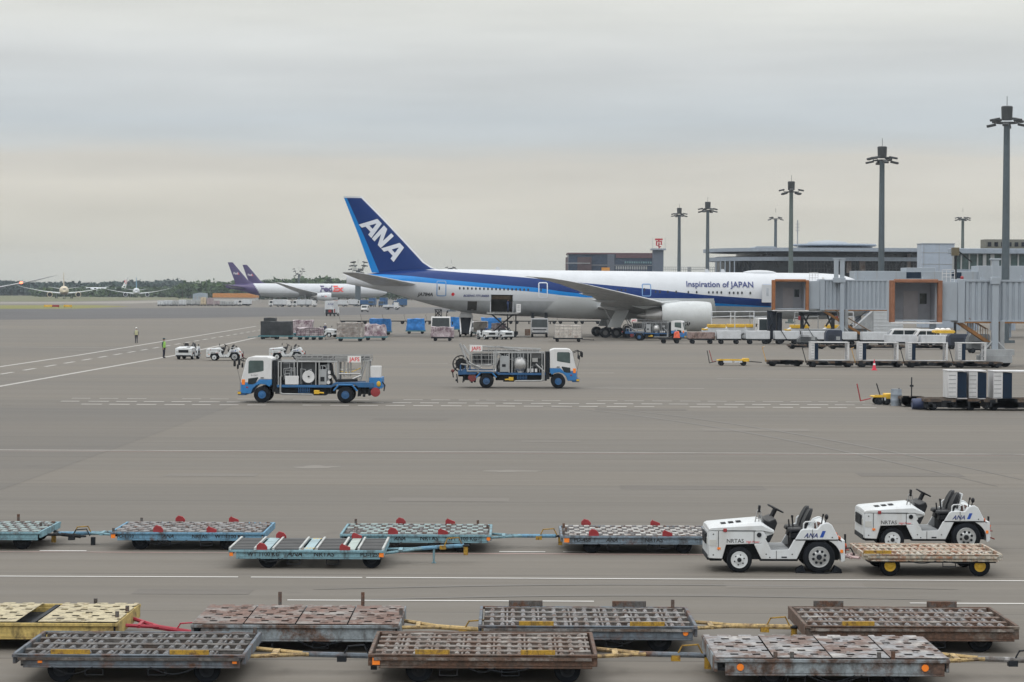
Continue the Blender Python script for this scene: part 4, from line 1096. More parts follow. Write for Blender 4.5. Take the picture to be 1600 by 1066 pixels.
# ------------------------------------------------------------------ hydrant fuel trucks
CABW = pm('cab_white', (0.61, 0.625, 0.645), 0.3, var=0.04, dirt=0.2, dirtcol=(0.35, 0.31, 0.27), streak=True)
SILVER = pm('silver_pipe', (0.45, 0.46, 0.47), 0.3, 0.75, var=0.1, dirt=0.25)
LATT = pm('lattice_aluminium', (0.36, 0.37, 0.38), 0.4, 0.3, var=0.15, dirt=0.35)
SIGNW = pm('sign_white', (0.7, 0.7, 0.7), 0.4, var=0.03)
def make_cab(t, Wd=2.2, yc=0.0, blue=True):
    """Cab-over cab, nose at x=0 looking along -X; near side at y=yc-Wd/2."""
    y0, y1 = yc - Wd/2, yc + Wd/2
    prof = [(0.06, .52), (0.0, .62), (0.0, 1.12), (0.04, 1.3), (0.3, 2.36), (0.42, 2.5), (0.6, 2.55), (1.45, 2.55), (1.7, 2.46), (1.72, 2.4), (1.72, .95), (1.66, .9), (1.6, .9)]
    arch = [(1.18 + .6 * math.cos(a), .46 + .58 * math.sin(a)) for a in [R(d) for d in (45, 70, 95, 120, 145, 168)]]
    full = prof[:-2] + [(1.66, .98)] + arch + [(.58, .46)]
    b = MB()
    up = [p for p in full]
    # near/far skins with the lower part painted blue
    sp = 1.12
    b.mat(0).prism([(0.0, 1.12), (0.04, 1.3), (0.3, 2.36), (0.42, 2.5), (0.6, 2.55), (1.45, 2.55), (1.7, 2.46), (1.72, 2.4), (1.72, 1.3), (1.05, 1.3), (.85, 1.12)], y0, y1)
    b.mat(1).prism([(0.06, .52), (0.0, .62), (0.0, 1.115), (.85, 1.115), (1.05, 1.295), (1.72, 1.295), (1.72, .98), (1.66, .98)] + arch + [(.58, .5)], y0, y1)
    c = b.build('cab', [CABW, BLUE if blue else CABW], t, bevel=0.05)
    b = MB(); b.prism([(0.085, 1.38), (0.29, 2.28), (.305, 2.28), (.1, 1.38)], y0 + .1, y1 - .1)
    for p in range(len(b.v)):
        x, y, z = b.v[p]; b.v[p] = (x - .035, y, z)
    b.build('windscreen', CABGLASS, c)
    for yy in (y0 - .006, y1 - .004):
        b = MB(); b.prism([(.42, 1.62), (.44, 2.28), (.52, 2.34), (1.22, 2.34), (1.27, 2.28), (1.27, 1.78), (1.15, 1.74)], yy, yy + .01); b.build('door_window', CABGLASS, c)
        b = MB(); b.prism([(.4, 1.02), (.42, 1.34), (.95, 1.42), (.98, 1.38), (.82, 1.08), (.66, 1.02)], yy + .001, yy + .009); b.build('lower_window', GLASS, c)
        b = MB(); b.box(1.1, 1.28, yy - .012, yy, 1.36, 1.41); b.build('door_handle', DARK, c)
        b = MB(); b.box(.06, .24, yy - .01, yy + .02, 1.0, 1.3); b.build('turn_signal', ORANGE, c, bevel=.01)
        b = MB(); b.box(.3, .42, yy - .004, yy + .01, .82, .9); b.build('badge', RED, c)
    b = MB()
    for y in (y0 + .0, y1 - .0):
        b.path([(.22, y, 2.3), (-.1, y, 2.42), (-.3, y, 2.3)], .025, 6); b.path([(-.1, y, 2.42), (-.14, y, 1.95)], .018, 6)
    b.build('mirror_arm', DARK, c, smooth=40)
    for y in (y0, y1):
        b = MB(); b.obox((-.33, y, 2.18), (.12, .2, .34)); b.obox((-.15, y, 2.0), (.1, .18, .26)); b.build('mirror', SEAT, c, bevel=.03)
    b = MB(); b.path([(-.2, y0 + .1, 1.9), (-.1, y0 + .1, 1.5), (-.03, y0 + .1, 1.2)], .008, 5); b.path([(-.03, y0 + .1, 1.3), (-.04, y0 + .1, .6)], .006, 5); b.build('marker_wire', DARK, c)
    b = MB(); b.box(-.16, .3, y0 + .02, y1 - .02, .42, .66); b.build('bumper', CABW if not blue else DBLUE, t, bevel=.03)
    b = MB()
    for q in range(5): b.prism([(-.165 + .0, .44 + .0), (-.165, .44), (-.165, .6), (-.165, .6)], 0, 0) if False else b.obox((-.165, y0 + .12 + q * .1, .54), (.012, .045, .2), (R(35), 0, 0))
    b.box(-.16, .02, y0 + .005, y0 + .02, .48, .62)
    b.build('hazard_stripes', YELLOW, t)
    return c
def fuel_truck(name, label, loc, rotz, variant):
    t = thing(name, label, 'fuel truck', loc, rotz, 'blue and white hydrant fuel trucks')
    Wd = 2.2; y0 = -Wd/2; L = 8.0
    cab = make_cab(t, Wd)
    b = MB(); b.text('B-1067' if variant == 1 else 'B-1052', .13, lambda u, v: (.58 + u, y0 - .008, 1.48 + v) if variant == 1 else (1.1 - u, y0 - .008, 1.5 + v), .006); b.build('lettering', pm('grey_lettering', (.2, .21, .23), .6), cab) if variant == 1 else None
    for x in (1.18, 5.78):
        for y, s in ((y0 + .14, -1), (-y0 - .14, 1)):
            wheel(t, x, y, .46, .46, .27, .22, DBLUE if x > 3 else pm('wheel_blue', (.012, .1, .27), .5, var=.15, dirt=.5), s, n=24)
    b = MB()  # chassis
    for y in (-.45, .35): b.box(1.5, 7.6, y, y + .1, .72, .92)
    b.box(1.9, 2.3, y0 + .06, y0 + .3, .5, .9)
    b.tube((5.78, y0 + .2, .46), (5.78, -y0 - .2, .46), .09, n=8); b.tube((1.18, y0 + .2, .46), (1.18, -y0 - .2, .46), .07, n=8)
    b.box(1.74, 2.0, y0 + .12, -y0 - .12, .6, 2.35)
    b.tube((2.6, -.2, .62), (5.2, -.2, .62), .14, n=8); b.box(4.0, 4.7, y0 + .2, .3, .42, .8); b.box(2.1, 5.0, y0 + .28, -y0 - .28, .5, .9); b.box(6.45, 7.3, y0 + .3, -y0 - .3, .5, .95)
    b.build('chassis', DARK, t, bevel=.015)
    b = MB()  # blue side frame, stepped up at the rear
    for ya, yb in ((y0, y0 + .09), (-y0 - .09, -y0)):
        b.prism([(2.0, .86), (2.0, 1.0), (5.0, 1.0), (5.25, 1.16), (6.35, 1.16), (7.35, 1.16), (7.35, .88), (6.5, .88), (6.3, 1.05), (5.3, 1.05), (5.02, .86)], ya, yb)
    b.box(2.0, 5.1, y0 + .09, -y0 - .09, .9, .97); b.box(5.1, 7.35, y0 + .09, -y0 - .09, 1.02, 1.12)
    b.build('side_frame', pm('frame_blue', (.016, .115, .29), .45, var=.15, dirt=.45, streak=True) if variant == 1 else DBLUE, t, bevel=.012)
    b = MB()
    for ya in (y0 + .03, -y0 - .03):
        b.path([(5.16, ya, .72), (5.42, ya, 1.02), (6.15, ya, 1.02), (6.42, ya, .7)], .05, 6)
    b.build('mudguard', BLUE, t, smooth=40)
    for sgn in (y0 + .0, -y0 - .0):
        b = MB()
        for q in range(7): b.tube((3.2 + q * .1, sgn, .58), (3.2 + q * .1, sgn, .86), .018, n=5)
        for z in (.6, .72): b.tube((3.2, sgn, z), (3.8, sgn, z), .016, n=5)
        b.build('step_ladder', DBLUE, t)
        b = MB(); b.path([(2.26, sgn, 1.5), (2.2, sgn, 1.42), (2.2, sgn, .56), (2.3, sgn, .5), (3.9, sgn, .48)], .05, 8); b.build('guard_pipe', SILVER, t, smooth=45)
    b = MB(); b.box(4.05, 4.35, y0 - .02, y0 + .15, .5, .72); b.tube((4.15, y0 + .03, .6), (4.6, y0 + .03, .56), .05, n=7); b.build('valve', YELLOW, t, bevel=.02)
    # equipment bay: frame posts, back panels, boxes
    b = MB()
    for x in (2.05, 2.2, 2.92, 3.1, 4.12, 4.3, 5.15, 5.3):
        for ya in (y0 + .03, -y0 - .09):
            b.box(x, x + .055, ya, ya + .06, 1.0, 2.3)
    for ya in (y0 + .03, -y0 - .09): b.box(2.05, 5.35, ya, ya + .06, 2.26, 2.32)
    b.build('bay_frame', ALU, t, bevel=.008)
    b = MB(); b.box(2.3, 2.85, y0 + .2, -y0 - .2, 1.25, 2.2); b.box(3.18, 4.1, y0 + .35, -y0 - .35, 1.0, 2.24)
    for q in range(12): b.box(2.32, 2.83, y0 + .18, y0 + .2, 1.3 + q * .075, 1.33 + q * .075)
    b.build('louvred_housing', pm('louvre_grey', (.06, .067, .075), .5, var=.2), t)
    b = MB(); b.box(2.1, 4.95, -.12, .12, 1.0, 2.22); b.box(2.1, 4.95, -.7, .7, .98, 1.2); b.box(2.9, 3.2, -.9, .9, 1.2, 2.2); b.build('bay_core', DARK, t)
    rnd = random.Random(variant)
    b = MB()
    for q in range(16):
        x = rnd.uniform(2.3, 5.2); z = rnd.uniform(1.1, 2.1); x2 = x + rnd.uniform(-.5, .5)
        b.path([(x, y0 + .15, z), (x, y0 + .12, z + .25), (x2, y0 + .12, z + .3), (x2, y0 + .16, 1.05)], rnd.uniform(.016, .032), 6)
    b.build('pipework', GREY, t, smooth=45)
    b = MB()
    for q in range(8):
        x = rnd.uniform(2.4, 5.1); z = rnd.uniform(1.05, 1.6); b.obox((x, y0 + .2, z), (rnd.uniform(.1, .22), .12, rnd.uniform(.1, .25)))
    b.build('fittings', DARK, t, bevel=.01)
    if variant == 1:
        b = MB(); b.box(2.45, 3.2, y0 + .0, y0 + .4, 1.02, 1.5); b.build('equipment_box', CABW, t, bevel=.02)
        b = MB(); b.lathe([(-.0, .05), (-.03, .33), (0.0, .345), (.1, .345), (.12, .2)], (3.74, y0 + .06, 1.45), 'y', 24); r = b.build('hose_reel', CABW, t, smooth=30)
        b = MB(); b.box(3.70, 3.80, y0 + .01, y0 + .03, 1.43, 1.5); b.build('reel_hub', DARK, r)
        b = MB(); b.box(4.3, 4.74, y0 + .04, y0 + .4, 1.02, 1.86); cb = b.build('control_cabinet', GREY, t, bevel=.015)
        b = MB(); b.box(4.4, 4.62, y0 + .025, y0 + .04, 1.2, 1.45); b.build('gauge_panel', DARK, cb)
        b = MB()
        for x, z in ((4.84, 1.15), (4.92, 1.45), (4.9, 1.7)): b.lathe([(-.04, .1), (.06, .1)], (x, y0 + .1, z), 'y', 14)
        b.build('gauge', CABW, t, smooth=40)
        b = MB(); b.path([(5.0, y0 + .1, 2.1), (5.05, y0 + .08, 1.7), (5.2, y0 + .06, 1.4), (5.3, y0 + .08, 1.25), (6.4, y0 + .1, 1.28)], .085, 8); b.build('fuel_hose', SEAT, t, smooth=60)
        b = MB(); b.box(7.15, 7.75, y0 + .1, y0 + .7, 1.42, 2.06); b.build('equipment_box', CABW, t, bevel=.02)
        b = MB(); b.box(7.1, 7.8, y0 + .05, -y0 - .05, .82, 1.42); b.build('rear_cabinet', BLUE, t, bevel=.02)
        b = MB(); b.ball((7.62, y0 + .02, 1.08), (.12, .1, .16), 8, 6); b.build('coil', YELLOW, t)
        b = MB(); b.lathe([(-.12, .1), (-.1, .26), (.1, .26), (.12, .1)], (7.44, y0 + .12, .62), 'y', 16); b.build('hose_drum', RED, t, smooth=30)
        # lifting platform folded over the bay
        b = MB()
        for ya in (y0 + .06, -y0 - .12):
            for z in (2.3, 2.46, 2.6): b.box(3.0 if z < 2.5 else 2.85, 7.15, ya, ya + .05, z, z + .045)
            for q in range(15): b.box(3.05 + q * .29, 3.09 + q * .29, ya, ya + .04, 2.3, 2.62)
            for q in range(7): b.path([(3.1 + q * .58, ya + .02, 2.32), (3.38 + q * .58, ya + .02, 2.6)], .016, 5)
        for q in range(9): b.box(3.1 + q * .5, 3.14 + q * .5, y0 + .06, -y0 - .06, 2.3, 2.34)
        b.box(3.0, 7.1, y0 + .12, -y0 - .12, 2.345, 2.37); b.box(5.2, 5.88, y0 + .1, y0 + .14, 2.38, 2.6); b.box(3.1, 4.4, y0 + .14, y0 + .2, 2.38, 2.52)
        b.build('lift_platform', LATT, t)
        b = MB(); b.box(3.05, 7.05, -.08, .08, 2.38, 2.56); b.box(3.05, 7.05, -.9, .9, 2.375, 2.4); b.build('platform_backing', pm('dark_grey', (.07, .075, .08), .5, var=.2), t)  # dark backing added so the thin lattice reads darker
        b = MB()
        for x in (5.35, 6.9, 7.0):
            for ya in (y0 + .1, -y0 - .16): b.box(x, x + .07, ya, ya + .07, 1.15, 2.4)
        for x in (5.7, 5.9, 6.05): b.path([(x, y0 + .2, 1.5), (x + .02, y0 + .2, 2.25)], .045, 7)
        b.path([(5.4, y0 + .15, 1.62), (6.6, y0 + .15, 1.62), (6.72, y0 + .15, 2.3)], .05, 8); b.path([(6.2, y0 + .14, 1.35), (6.65, y0 + .14, 1.55)], .05, 8); b.path([(5.4, y0 + .3, 1.85), (6.7, y0 + .3, 1.9)], .03, 6)
        b.path([(6.6, y0 + .15, 1.3), (6.9, y0 + .12, 2.3)], .06, 7)
        b.build('platform_pipework', SILVER, t, smooth=45)
        b = MB(); b.path([(5.5, y0 + .25, 1.75), (5.9, y0 + .22, 1.68), (6.3, y0 + .22, 1.8), (6.6, y0 + .22, 1.95)], .025, 6); b.build('air_line', pm('yellow_hose', (.6, .42, .08), .5), t, smooth=50)
        sg = MB(); sg.box(5.9, 6.64, y0 + .0, y0 + .03, 2.26, 2.62); s = sg.build('sign_board', SIGNW, t)
        b = MB(); b.text('JAFS', .3, lambda u, v: (6.27 + u, y0 - .004, 2.33 + v), .02, .0, align='CENTER'); b.build('lettering', REDINK, s)
    else:
        b = MB(); b.ball((3.62, y0 + .38, 1.52), (.5, .42, .5), 26, 14); b.lathe([(-.02, .06), (.08, .06)], (3.62, y0 - .02, 1.5), 'y', 8); b.tube((3.62, y0 + .3, .98), (3.62, y0 + .3, 1.1), .2, n=10); b.build('filter_vessel', SILVER, t, smooth=60)
        b = MB(); b.box(4.35, 4.92, y0 + .02, y0 + .4, 1.05, 2.06); cb = b.build('control_cabinet', GREY, t, bevel=.015)
        b = MB(); b.box(4.55, 4.78, y0 + .005, y0 + .02, 1.38, 1.55); b.build('gauge_panel', DARK, cb)
        b = MB(); b.path([(2.1, y0 + .0, .5), (2.1, y0 + .0, 1.1), (2.6, y0 + .0, 1.55)], .05, 8); b.box(2.5, 2.85, y0 + .05, y0 + .12, 1.7, 1.95); b.build('guard_rail', SILVER, t, smooth=45)
        b = MB()
        for q in range(3): b.lathe([(0, .09), (.22, .09)], (2.6 + q * .25, y0 + .15, 1.05), 'z', 10)
        b.build('canister', CABW, t, smooth=40)
        # platform raised towards the rear
        b = MB()
        for ya in (y0 + .06, -y0 - .12):
            b = MB(); b.path([(2.3, ya, 2.5), (5.2, ya, 2.62), (6.9, ya, 2.72)], .03, 5); b.path([(2.6, ya, 2.34), (5.2, ya, 2.36)], .03, 5)
            b.path([(3.5, ya, 2.36), (5.1, ya, 2.66)], .03, 5); b.path([(7.5, ya, 2.8), (6.95, ya, 1.55), (6.3, ya, 1.2)], .055, 6); b.path([(7.3, ya, 2.72), (6.85, ya, 2.1), (6.8, ya, 1.5), (5.6, ya, 1.42)], .045, 6)
            for q in range(9): b.path([(2.5 + q * .33, ya, 2.34), (2.5 + q * .33, ya, 2.5)], .015, 5)
            for x in (5.25, 5.45, 5.65, 6.1): b.path([(x, ya, 1.45), (x, ya, 2.64)], .02, 5)
            for z in (1.6, 1.85, 2.1, 2.35): b.path([(5.25, ya, z), (6.7, ya, z)], .014, 5)
            b.build('platform_side', LATT, t, smooth=45)
        b = MB(); b.box(2.4, 6.6, -.5, .5, 2.36, 2.42); b.box(2.3, 2.9, y0 + .1, -y0 - .1, 1.9, 2.3); b.box(5.3, 6.7, -.5, .5, 1.5, 2.2); b.build('platform_backing', pm('dark_grey', (.07, .075, .08), .5, var=.2), t)  # dark backing added within the raised lattice
        b = MB()
        for q in range(4): b.path([(5.6 + q * .28, y0 + .2, 1.5), (5.72 + q * .28, y0 + .2, 2.1)], .055, 7)
        b.path([(4.9, y0 + .15, 1.9), (5.1, y0 + .1, 1.4), (5.0, y0 + .1, 1.1)], .07, 7)
        b.build('fuel_hose', SEAT, t, smooth=50)
        b = MB(); b.path([(5.2, y0 + .02, 1.22), (5.2, y0 - .02, 1.1), (7.0, y0 - .02, 1.1), (7.05, y0 - .02, 1.5), (7.4, y0 - .02, 1.55)], .045, 8); b.path([(5.5, y0 + .05, 1.5), (6.6, y0 + .05, 1.45), (6.9, y0 + .05, 1.7)], .05, 8); b.path([(6.1, y0 - .02, 1.3), (6.7, y0 - .02, 1.55)], .05, 8); b.build('guard_pipe', SILVER, t, smooth=45)
        b = MB()
        for q in range(20):
            a0, a1 = 2*math.pi*q/20, 2*math.pi*(q+1)/20
            for ya in (y0 + .3, y0 + .8):
                b.tube((7.42 + .52*math.cos(a0), ya, 1.55 + .52*math.sin(a0)), (7.42 + .52*math.cos(a1), ya, 1.55 + .52*math.sin(a1)), .04, n=6)
            if q % 2 == 0: b.tube((7.42, y0 + .3, 1.55), (7.42 + .5*math.cos(a0), y0 + .3, 1.55 + .5*math.sin(a0)), .022, n=5)
        b.lathe([(0, .36), (.5, .36)], (7.42, y0 + .3, 1.55), 'y', 18); b.build('hose_reel', SEAT, t, smooth=40)
        b = MB(); b.box(6.75, 7.6, y0 + .08, -y0 - .08, .85, 1.12)
        for x in (6.8, 7.1, 7.4): b.box(x, x + .08, y0 + .05, y0 + .13, 1.1, 1.5)
        b.build('rear_frame', DBLUE, t, bevel=.02)
        b = MB(); b.lathe([(-.12, .1), (-.1, .26), (.1, .26), (.12, .1)], (6.7, y0 + .15, .68), 'y', 16); b.ball((7.95, y0 + .2, 1.1), .11, 8, 6); b.build('hose_drum', rusty('maroon', (.2, .03, .04), amount=.3), t, smooth=30)
        sg = MB(); sg.box(6.05, 6.85, y0 + .02, y0 + .05, 2.36, 2.76); s = sg.build('sign_board', SIGNW, t)
        b = MB(); b.text('JAFS', .32, lambda u, v: (6.45 - u, y0 + .013, 2.44 + v), .02, .0, align='CENTER'); b.build('lettering', REDINK, s)
    b = MB()
    for q in range(7):
        x = rnd.uniform(6.5, 7.7); b.path([(x, y0 + .15, .9), (x + rnd.uniform(-.1, .1), y0 + .12, rnd.uniform(.35, .6))], .035, 6)
        b.obox((x, y0 + .15, rnd.uniform(.4, .7)), (.14, .12, .14))
    b.path([(7.7, y0 + .2, 1.3), (7.95, y0 + .2, 1.0), (7.9, y0 + .2, .7)], .04, 6)
    b.build('couplings', DARK, t, smooth=40)
    return t
g = gp(376, 629.5)
ft1 = fuel_truck('fuel_truck', 'blue and white fuel truck facing left with a white reel on its side', (g.x, g.y + 1.05, 0), 0, 1)
def flip_truck(t):
    """Mirror a truck end for end (nose to +X) without turning its working side away."""
    done = set()
    for c in list(t.children) + [g for c in t.children for g in c.children] + [h for c in t.children for g in c.children for h in g.children]:
        me = c.data
        if me.name in done: continue
        done.add(me.name)
        for v in me.vertices: v.co.x = -v.co.x
        me.flip_normals()
g = gp(901, 607.5)
ft2 = fuel_truck('fuel_truck', 'blue and white fuel truck facing right with a round silver tank on its side', (g.x, g.y + 1.05, 0), 0, 2)
flip_truck(ft2)
g = gp(1072, 533)
ft3 = fuel_truck('fuel_truck', 'blue and white fuel truck working under the wing beside the engine', (g.x + .0, g.y + .6, 0), 0, 2)
flip_truck(ft3)
ft3.rotation_euler.z = R(-12)
SHADY = {'lattice_aluminium': MATS['dark_grey'], 'grey_aluminium': GREY, 'truck_blue': DBLUE, 'silver_pipe': GREY}  # darker swaps put the wing's shade into this truck's colours
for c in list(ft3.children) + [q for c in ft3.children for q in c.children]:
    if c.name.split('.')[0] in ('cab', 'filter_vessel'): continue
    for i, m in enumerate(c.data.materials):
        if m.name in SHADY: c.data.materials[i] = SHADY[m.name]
# ------------------------------------------------------------------ airliners
# local frame: x forward, origin on the ground under the main gear, near (camera) side is -y when the nose points to +X
FUS777 = dict(
    zt=[(-36.0, 8.05), (-34, 8.15), (-31, 8.5), (-27.5, 8.85), (-23, 8.98), (-18, 8.98), (28, 8.98), (31, 8.85), (33, 8.35), (34.6, 7.55), (35.8, 6.6), (36.6, 5.8), (37.1, 4.95)],
    zb=[(-36.0, 6.85), (-34, 6.5), (-31, 5.9), (-28, 5.1), (-25, 4.25), (-22, 3.55), (-19, 3.05), (-15, 2.75), (-11, 2.68), (28, 2.68), (31, 2.78), (33.5, 3.1), (35.3, 3.65), (36.5, 4.2), (37.1, 4.8)],
    ry=[(-36.0, .12), (-35, .35), (-32, 1.05), (-28, 1.8), (-24, 2.5), (-20, 2.95), (-16, 3.1), (28, 3.1), (31, 2.9), (33.5, 2.2), (35.5, 1.35), (36.6, .7), (37.1, .1)])
def fus_at(F, x): 
    zt, zb, ry = interp(F['zt'], x), interp(F['zb'], x), interp(F['ry'], x)
    return (zt + zb) / 2, max(.02, (zt - zb) / 2), ry
def fus_y(F, x, z):
    zc, rz, ry = fus_at(F, x)
    q = min(1, abs(z - zc) / rz)
    return ry * math.sqrt(max(0, 1 - q * q))
def airfoil(n=9):
    up = []; lo = []
    for i in range(n + 1):
        c = (1 - math.cos(math.pi * i / n)) / 2
        t = 5 * (.2969 * math.sqrt(c) - .126 * c - .3516 * c * c + .2843 * c**3 - .1036 * c**4)
        up.append((c, t + .015 * math.sin(math.pi * c))); lo.append((c, -t * .85 + .015 * math.sin(math.pi * c)))
    return up + lo[-2:0:-1]
AF = airfoil()
def wing_ring(xle, chord, y, z, th, twist=0.0):
    return [(xle - c * chord, y, z + t * th * chord - c * chord * math.sin(twist)) for c, t in AF]
def fuselage(t, F, stations, bands, mats, holes=(), sub=6, extra=(), extra_mat=None):
    """Rings whose points follow the livery's colour edges, so each colour is its own band of skin."""
    M = MB(); nring = None; rows = []
    for x in stations:
        zc, rz, ry = fus_at(F, x)
        zs = bands(x)
        ts = [0.0] + [math.acos(max(-1, min(1, (z - zc) / rz))) for z in zs] + [math.pi]
        tt = []
        for a, c in zip(ts[:-1], ts[1:]): tt += [a + (c - a) * k / sub for k in range(sub)]
        tt.append(math.pi)
        near = [(x, -ry * math.sin(a), zc + rz * math.cos(a)) for a in tt]
        far = [(x, ry * math.sin(a), zc + rz * math.cos(a)) for a in tt]
        rows.append((near, far))
    nb = len(rows[0][0]) - 1
    for i in range(len(rows) - 1):
        xm = (stations[i] + stations[i + 1]) / 2
        for side in (0, 1):
            A, B = rows[i][side], rows[i + 1][side]
            for k in range(nb):
                q = [A[k], B[k], B[k + 1], A[k + 1]]
                if (Vector(q[0]) - Vector(q[3])).length < 1e-3 and (Vector(q[1]) - Vector(q[2])).length < 1e-3: continue
                zm = sum(p[2] for p in q) / 4
                if side == 0 and any(h[0] < xm < h[1] and h[2] < zm < h[3] for h in holes): continue
                M.mat(mats(xm, zm, k // sub)).add(q, [(0, 3, 2, 1) if side == 0 else (0, 1, 2, 3)])
    for row, rev in ((rows[0], 0), (rows[-1], 1)):
        ring = row[0] + row[1][-2:0:-1]
        M.mat(mats(stations[0], 7, 0)).add(ring, [tuple(range(len(ring)))])
    return M
def engine(t, x0, y, z, s, mats, n=32, cone=True):
    """Turbofan: x0 is the lip; length about 6.8*s."""
    b = MB()
    b.lathe([(x0 - .9*s, 1.52*s), (x0 - .25*s, 1.62*s), (x0 - .05*s, 1.72*s), (x0, 1.78*s), (x0 - .06*s, 1.85*s), (x0 - .5*s, 1.95*s), (x0 - 1.8*s, 2.03*s), (x0 - 3.6*s, 2.0*s), (x0 - 5.4*s, 1.82*s), (x0 - 6.7*s, 1.6*s), (x0 - 6.7*s, 1.5*s)], (0, y, z), 'x', n, cap=False)
    e = b.build('engine', mats[0], t, smooth=50)
    b = MB(); b.lathe([(x0 - .9*s, 1.54*s), (x0 - .92*s, .5*s), (x0 - .45*s, .3*s), (x0 - .25*s, .05*s)], (0, y, z), 'x', n, cap=False)
    for k in range(18):
        a = 2*math.pi*k/18; b.obox((x0 - .8*s, y + math.cos(a)*1.0*s, z + math.sin(a)*1.0*s), (.12*s, .3*s, 1.0*s), (-a + math.pi/2 + 0, 0, 0.0))
    b.build('fan', DARK, e, smooth=40)
    b = MB(); b.lathe([(x0 - 6.4*s, 1.05*s), (x0 - 7.6*s, .95*s), (x0 - 8.8*s, .72*s), (x0 - 8.8*s, .5*s), (x0 - 9.9*s, .1*s)], (0, y, z), 'x', n); b.build('exhaust_cone', pm('exhaust_metal', (.42, .42, .42), .35, .6, var=.12), e, smooth=40)
    return e
def bogie(t, x, y, wheels, r=.67, top=4.2, door=None, gear_name='main_gear'):
    b = MB(); b.tube((x, y, r), (x + .25, y * .98, top), .17, n=10); b.tube((x, y, r + .5), (x - 1.6, y * .9, top), .09, n=8); b.tube((x - (len(wheels) - 1) * .75, y, r), (x + (len(wheels) - 1) * .75, y, r), .12, n=8)
    g = b.build(gear_name, ALU, t, smooth=40)
    for dx in wheels:
        for s in (-1, 1):
            w = MB(); w.lathe([(-.25, r*.55), (-.25, r*.9), (-.17, r), (.17, r), (.25, r*.9), (.25, r*.55)], (x + dx, y + s * .55, r), 'y', 20); w.build('gear_wheel', BLACK, g, smooth=40)
            w = MB(); w.lathe([(s*.252, r*.5), (s*.262, r*.46), (s*.22, r*.2)], (x + dx, y + s * .55, r), 'y', 14); w.build('gear_rim', pm('dull_rim', (.07, .072, .075), .6), g, smooth=40)
    return g
WTOP = pm('wing_grey', (.42, .44, .46), .4, var=.08, scale=.8, dirt=.2, streak=True)
WHITEC = CLEANWHITE
BELLY = pm('belly_grey', (.38, .405, .43), .4, var=.06, scale=.6, dirt=.15, streak=True)
LBLUE = pm('livery_light_blue', (.0, .19, .56), .3, var=.03, scale=.5, spec=.3)
NBLUE = pm('livery_navy', (.005, .03, .15), .3, var=.03, scale=.5, spec=.22)
FAIR = pm('fairing_grey', (.5, .53, .55), .4, var=.05, scale=.6, dirt=.12)
NACG = pm('nacelle_grey', (.5, .53, .55), .35, var=.04, scale=.7, dirt=.1)

def wings(t, F, spec, mat, engine_mat=None, s=1.0):
    """spec: list of (y, x leading edge, chord, z, thickness)"""
    for sg in (-1, 1):
        b = MB(); rings = [wing_ring(xl, ch, sg * y, z, th) for y, xl, ch, z, th in spec]
        b.loft(rings); b.build('wing', mat, t, smooth=35)
WING777 = [(2.0, 11.5, 13.6, 3.75, .13), (3.2, 10.6, 13.0, 3.85, .13), (6.5, 8.3, 10.6, 4.25, .12), (10.4, 5.6, 8.2, 4.75, .11), (16, 1.9, 6.3, 5.5, .10), (22, -2.4, 4.6, 6.3, .095), (27, -6.2, 3.3, 7.0, .09), (30, -9.0, 2.5, 7.45, .085), (31.6, -11.4, 1.7, 7.75, .08), (32.4, -13.9, .5, 7.9, .08)]
def fin_builder(t, name, le, te, mats, nh=14, half=.42, zsplit=None, strip=(.3, .35, .95), cap=.22):
    """le / te: tables z -> x. Strips of skin: leading-edge, field, trailing strip."""
    z0, z1 = le[0][0], le[-1][0]
    M = MB(); rows = []
    hs = [z0 + (z1 - cap - z0) * i / nh for i in range(nh + 1)] + [z1]
    for z in hs:
        xl, xt = lint(le, z), lint(te, z); ch = xl - xt; f = (z - z0) / (z1 - z0)
        a = min(strip[0] / ch, .3); c = 1 - min(lerp(strip[2], strip[1], f) / ch, .4)
        cs = [0, a * .3, a] + [lerp(a, c, i / 8) for i in range(1, 8)] + [c, 1.0]
        row = []
        for q in cs:
            tk = half * (ch / 8.0) ** .5 * (2.6 * math.sqrt(max(q, 0)) * (1 - q) ** .9 + .03)
            row.append((xl - q * ch, min(tk, half), z))
        rows.append(row)
    for j in range(len(rows) - 1):
        for k in range(11):
            m = 0 if (k < 2 or j == len(rows) - 2) else (2 if k == 10 else 1)
            for sg in (-1, 1):
                q = [rows[j][k], rows[j][k+1], rows[j+1][k+1], rows[j+1][k]]
                q = [(x, sg * y, z) for x, y, z in q]
                M.mat(m).add(q, [(0, 1, 2, 3) if sg < 0 else (0, 3, 2, 1)])
    for j in range(len(rows) - 1):
        q = [rows[j][11], rows[j+1][11]]
        M.mat(2 if j < len(rows) - 2 else 0).add([(x, sg * y, z) for x, y, z in q for sg in (-1, 1)], [(0, 1, 3, 2)])
    top = rows[-1]; M.mat(0).add([(x, -y, z) for x, y, z in top] + [(x, y, z) for x, y, z in top[::-1]], [tuple(range(24))])
    o = M.build(name, mats, t, smooth=40, merge=.0005)
    def half_at(x, z):
        xl, xt = lint(le, z), lint(te, z); ch = xl - xt; q = min(1, max(0, (xl - x) / ch))
        return min(half * (ch / 8.0) ** .5 * (2.6 * math.sqrt(q) * (1 - q) ** .9 + .03), half)
    return o, half_at
def local_frame(loc, yaw, pitch):
    return Matrix.Translation(loc) @ Euler((0, R(pitch), R(yaw))).to_matrix().to_4x4()

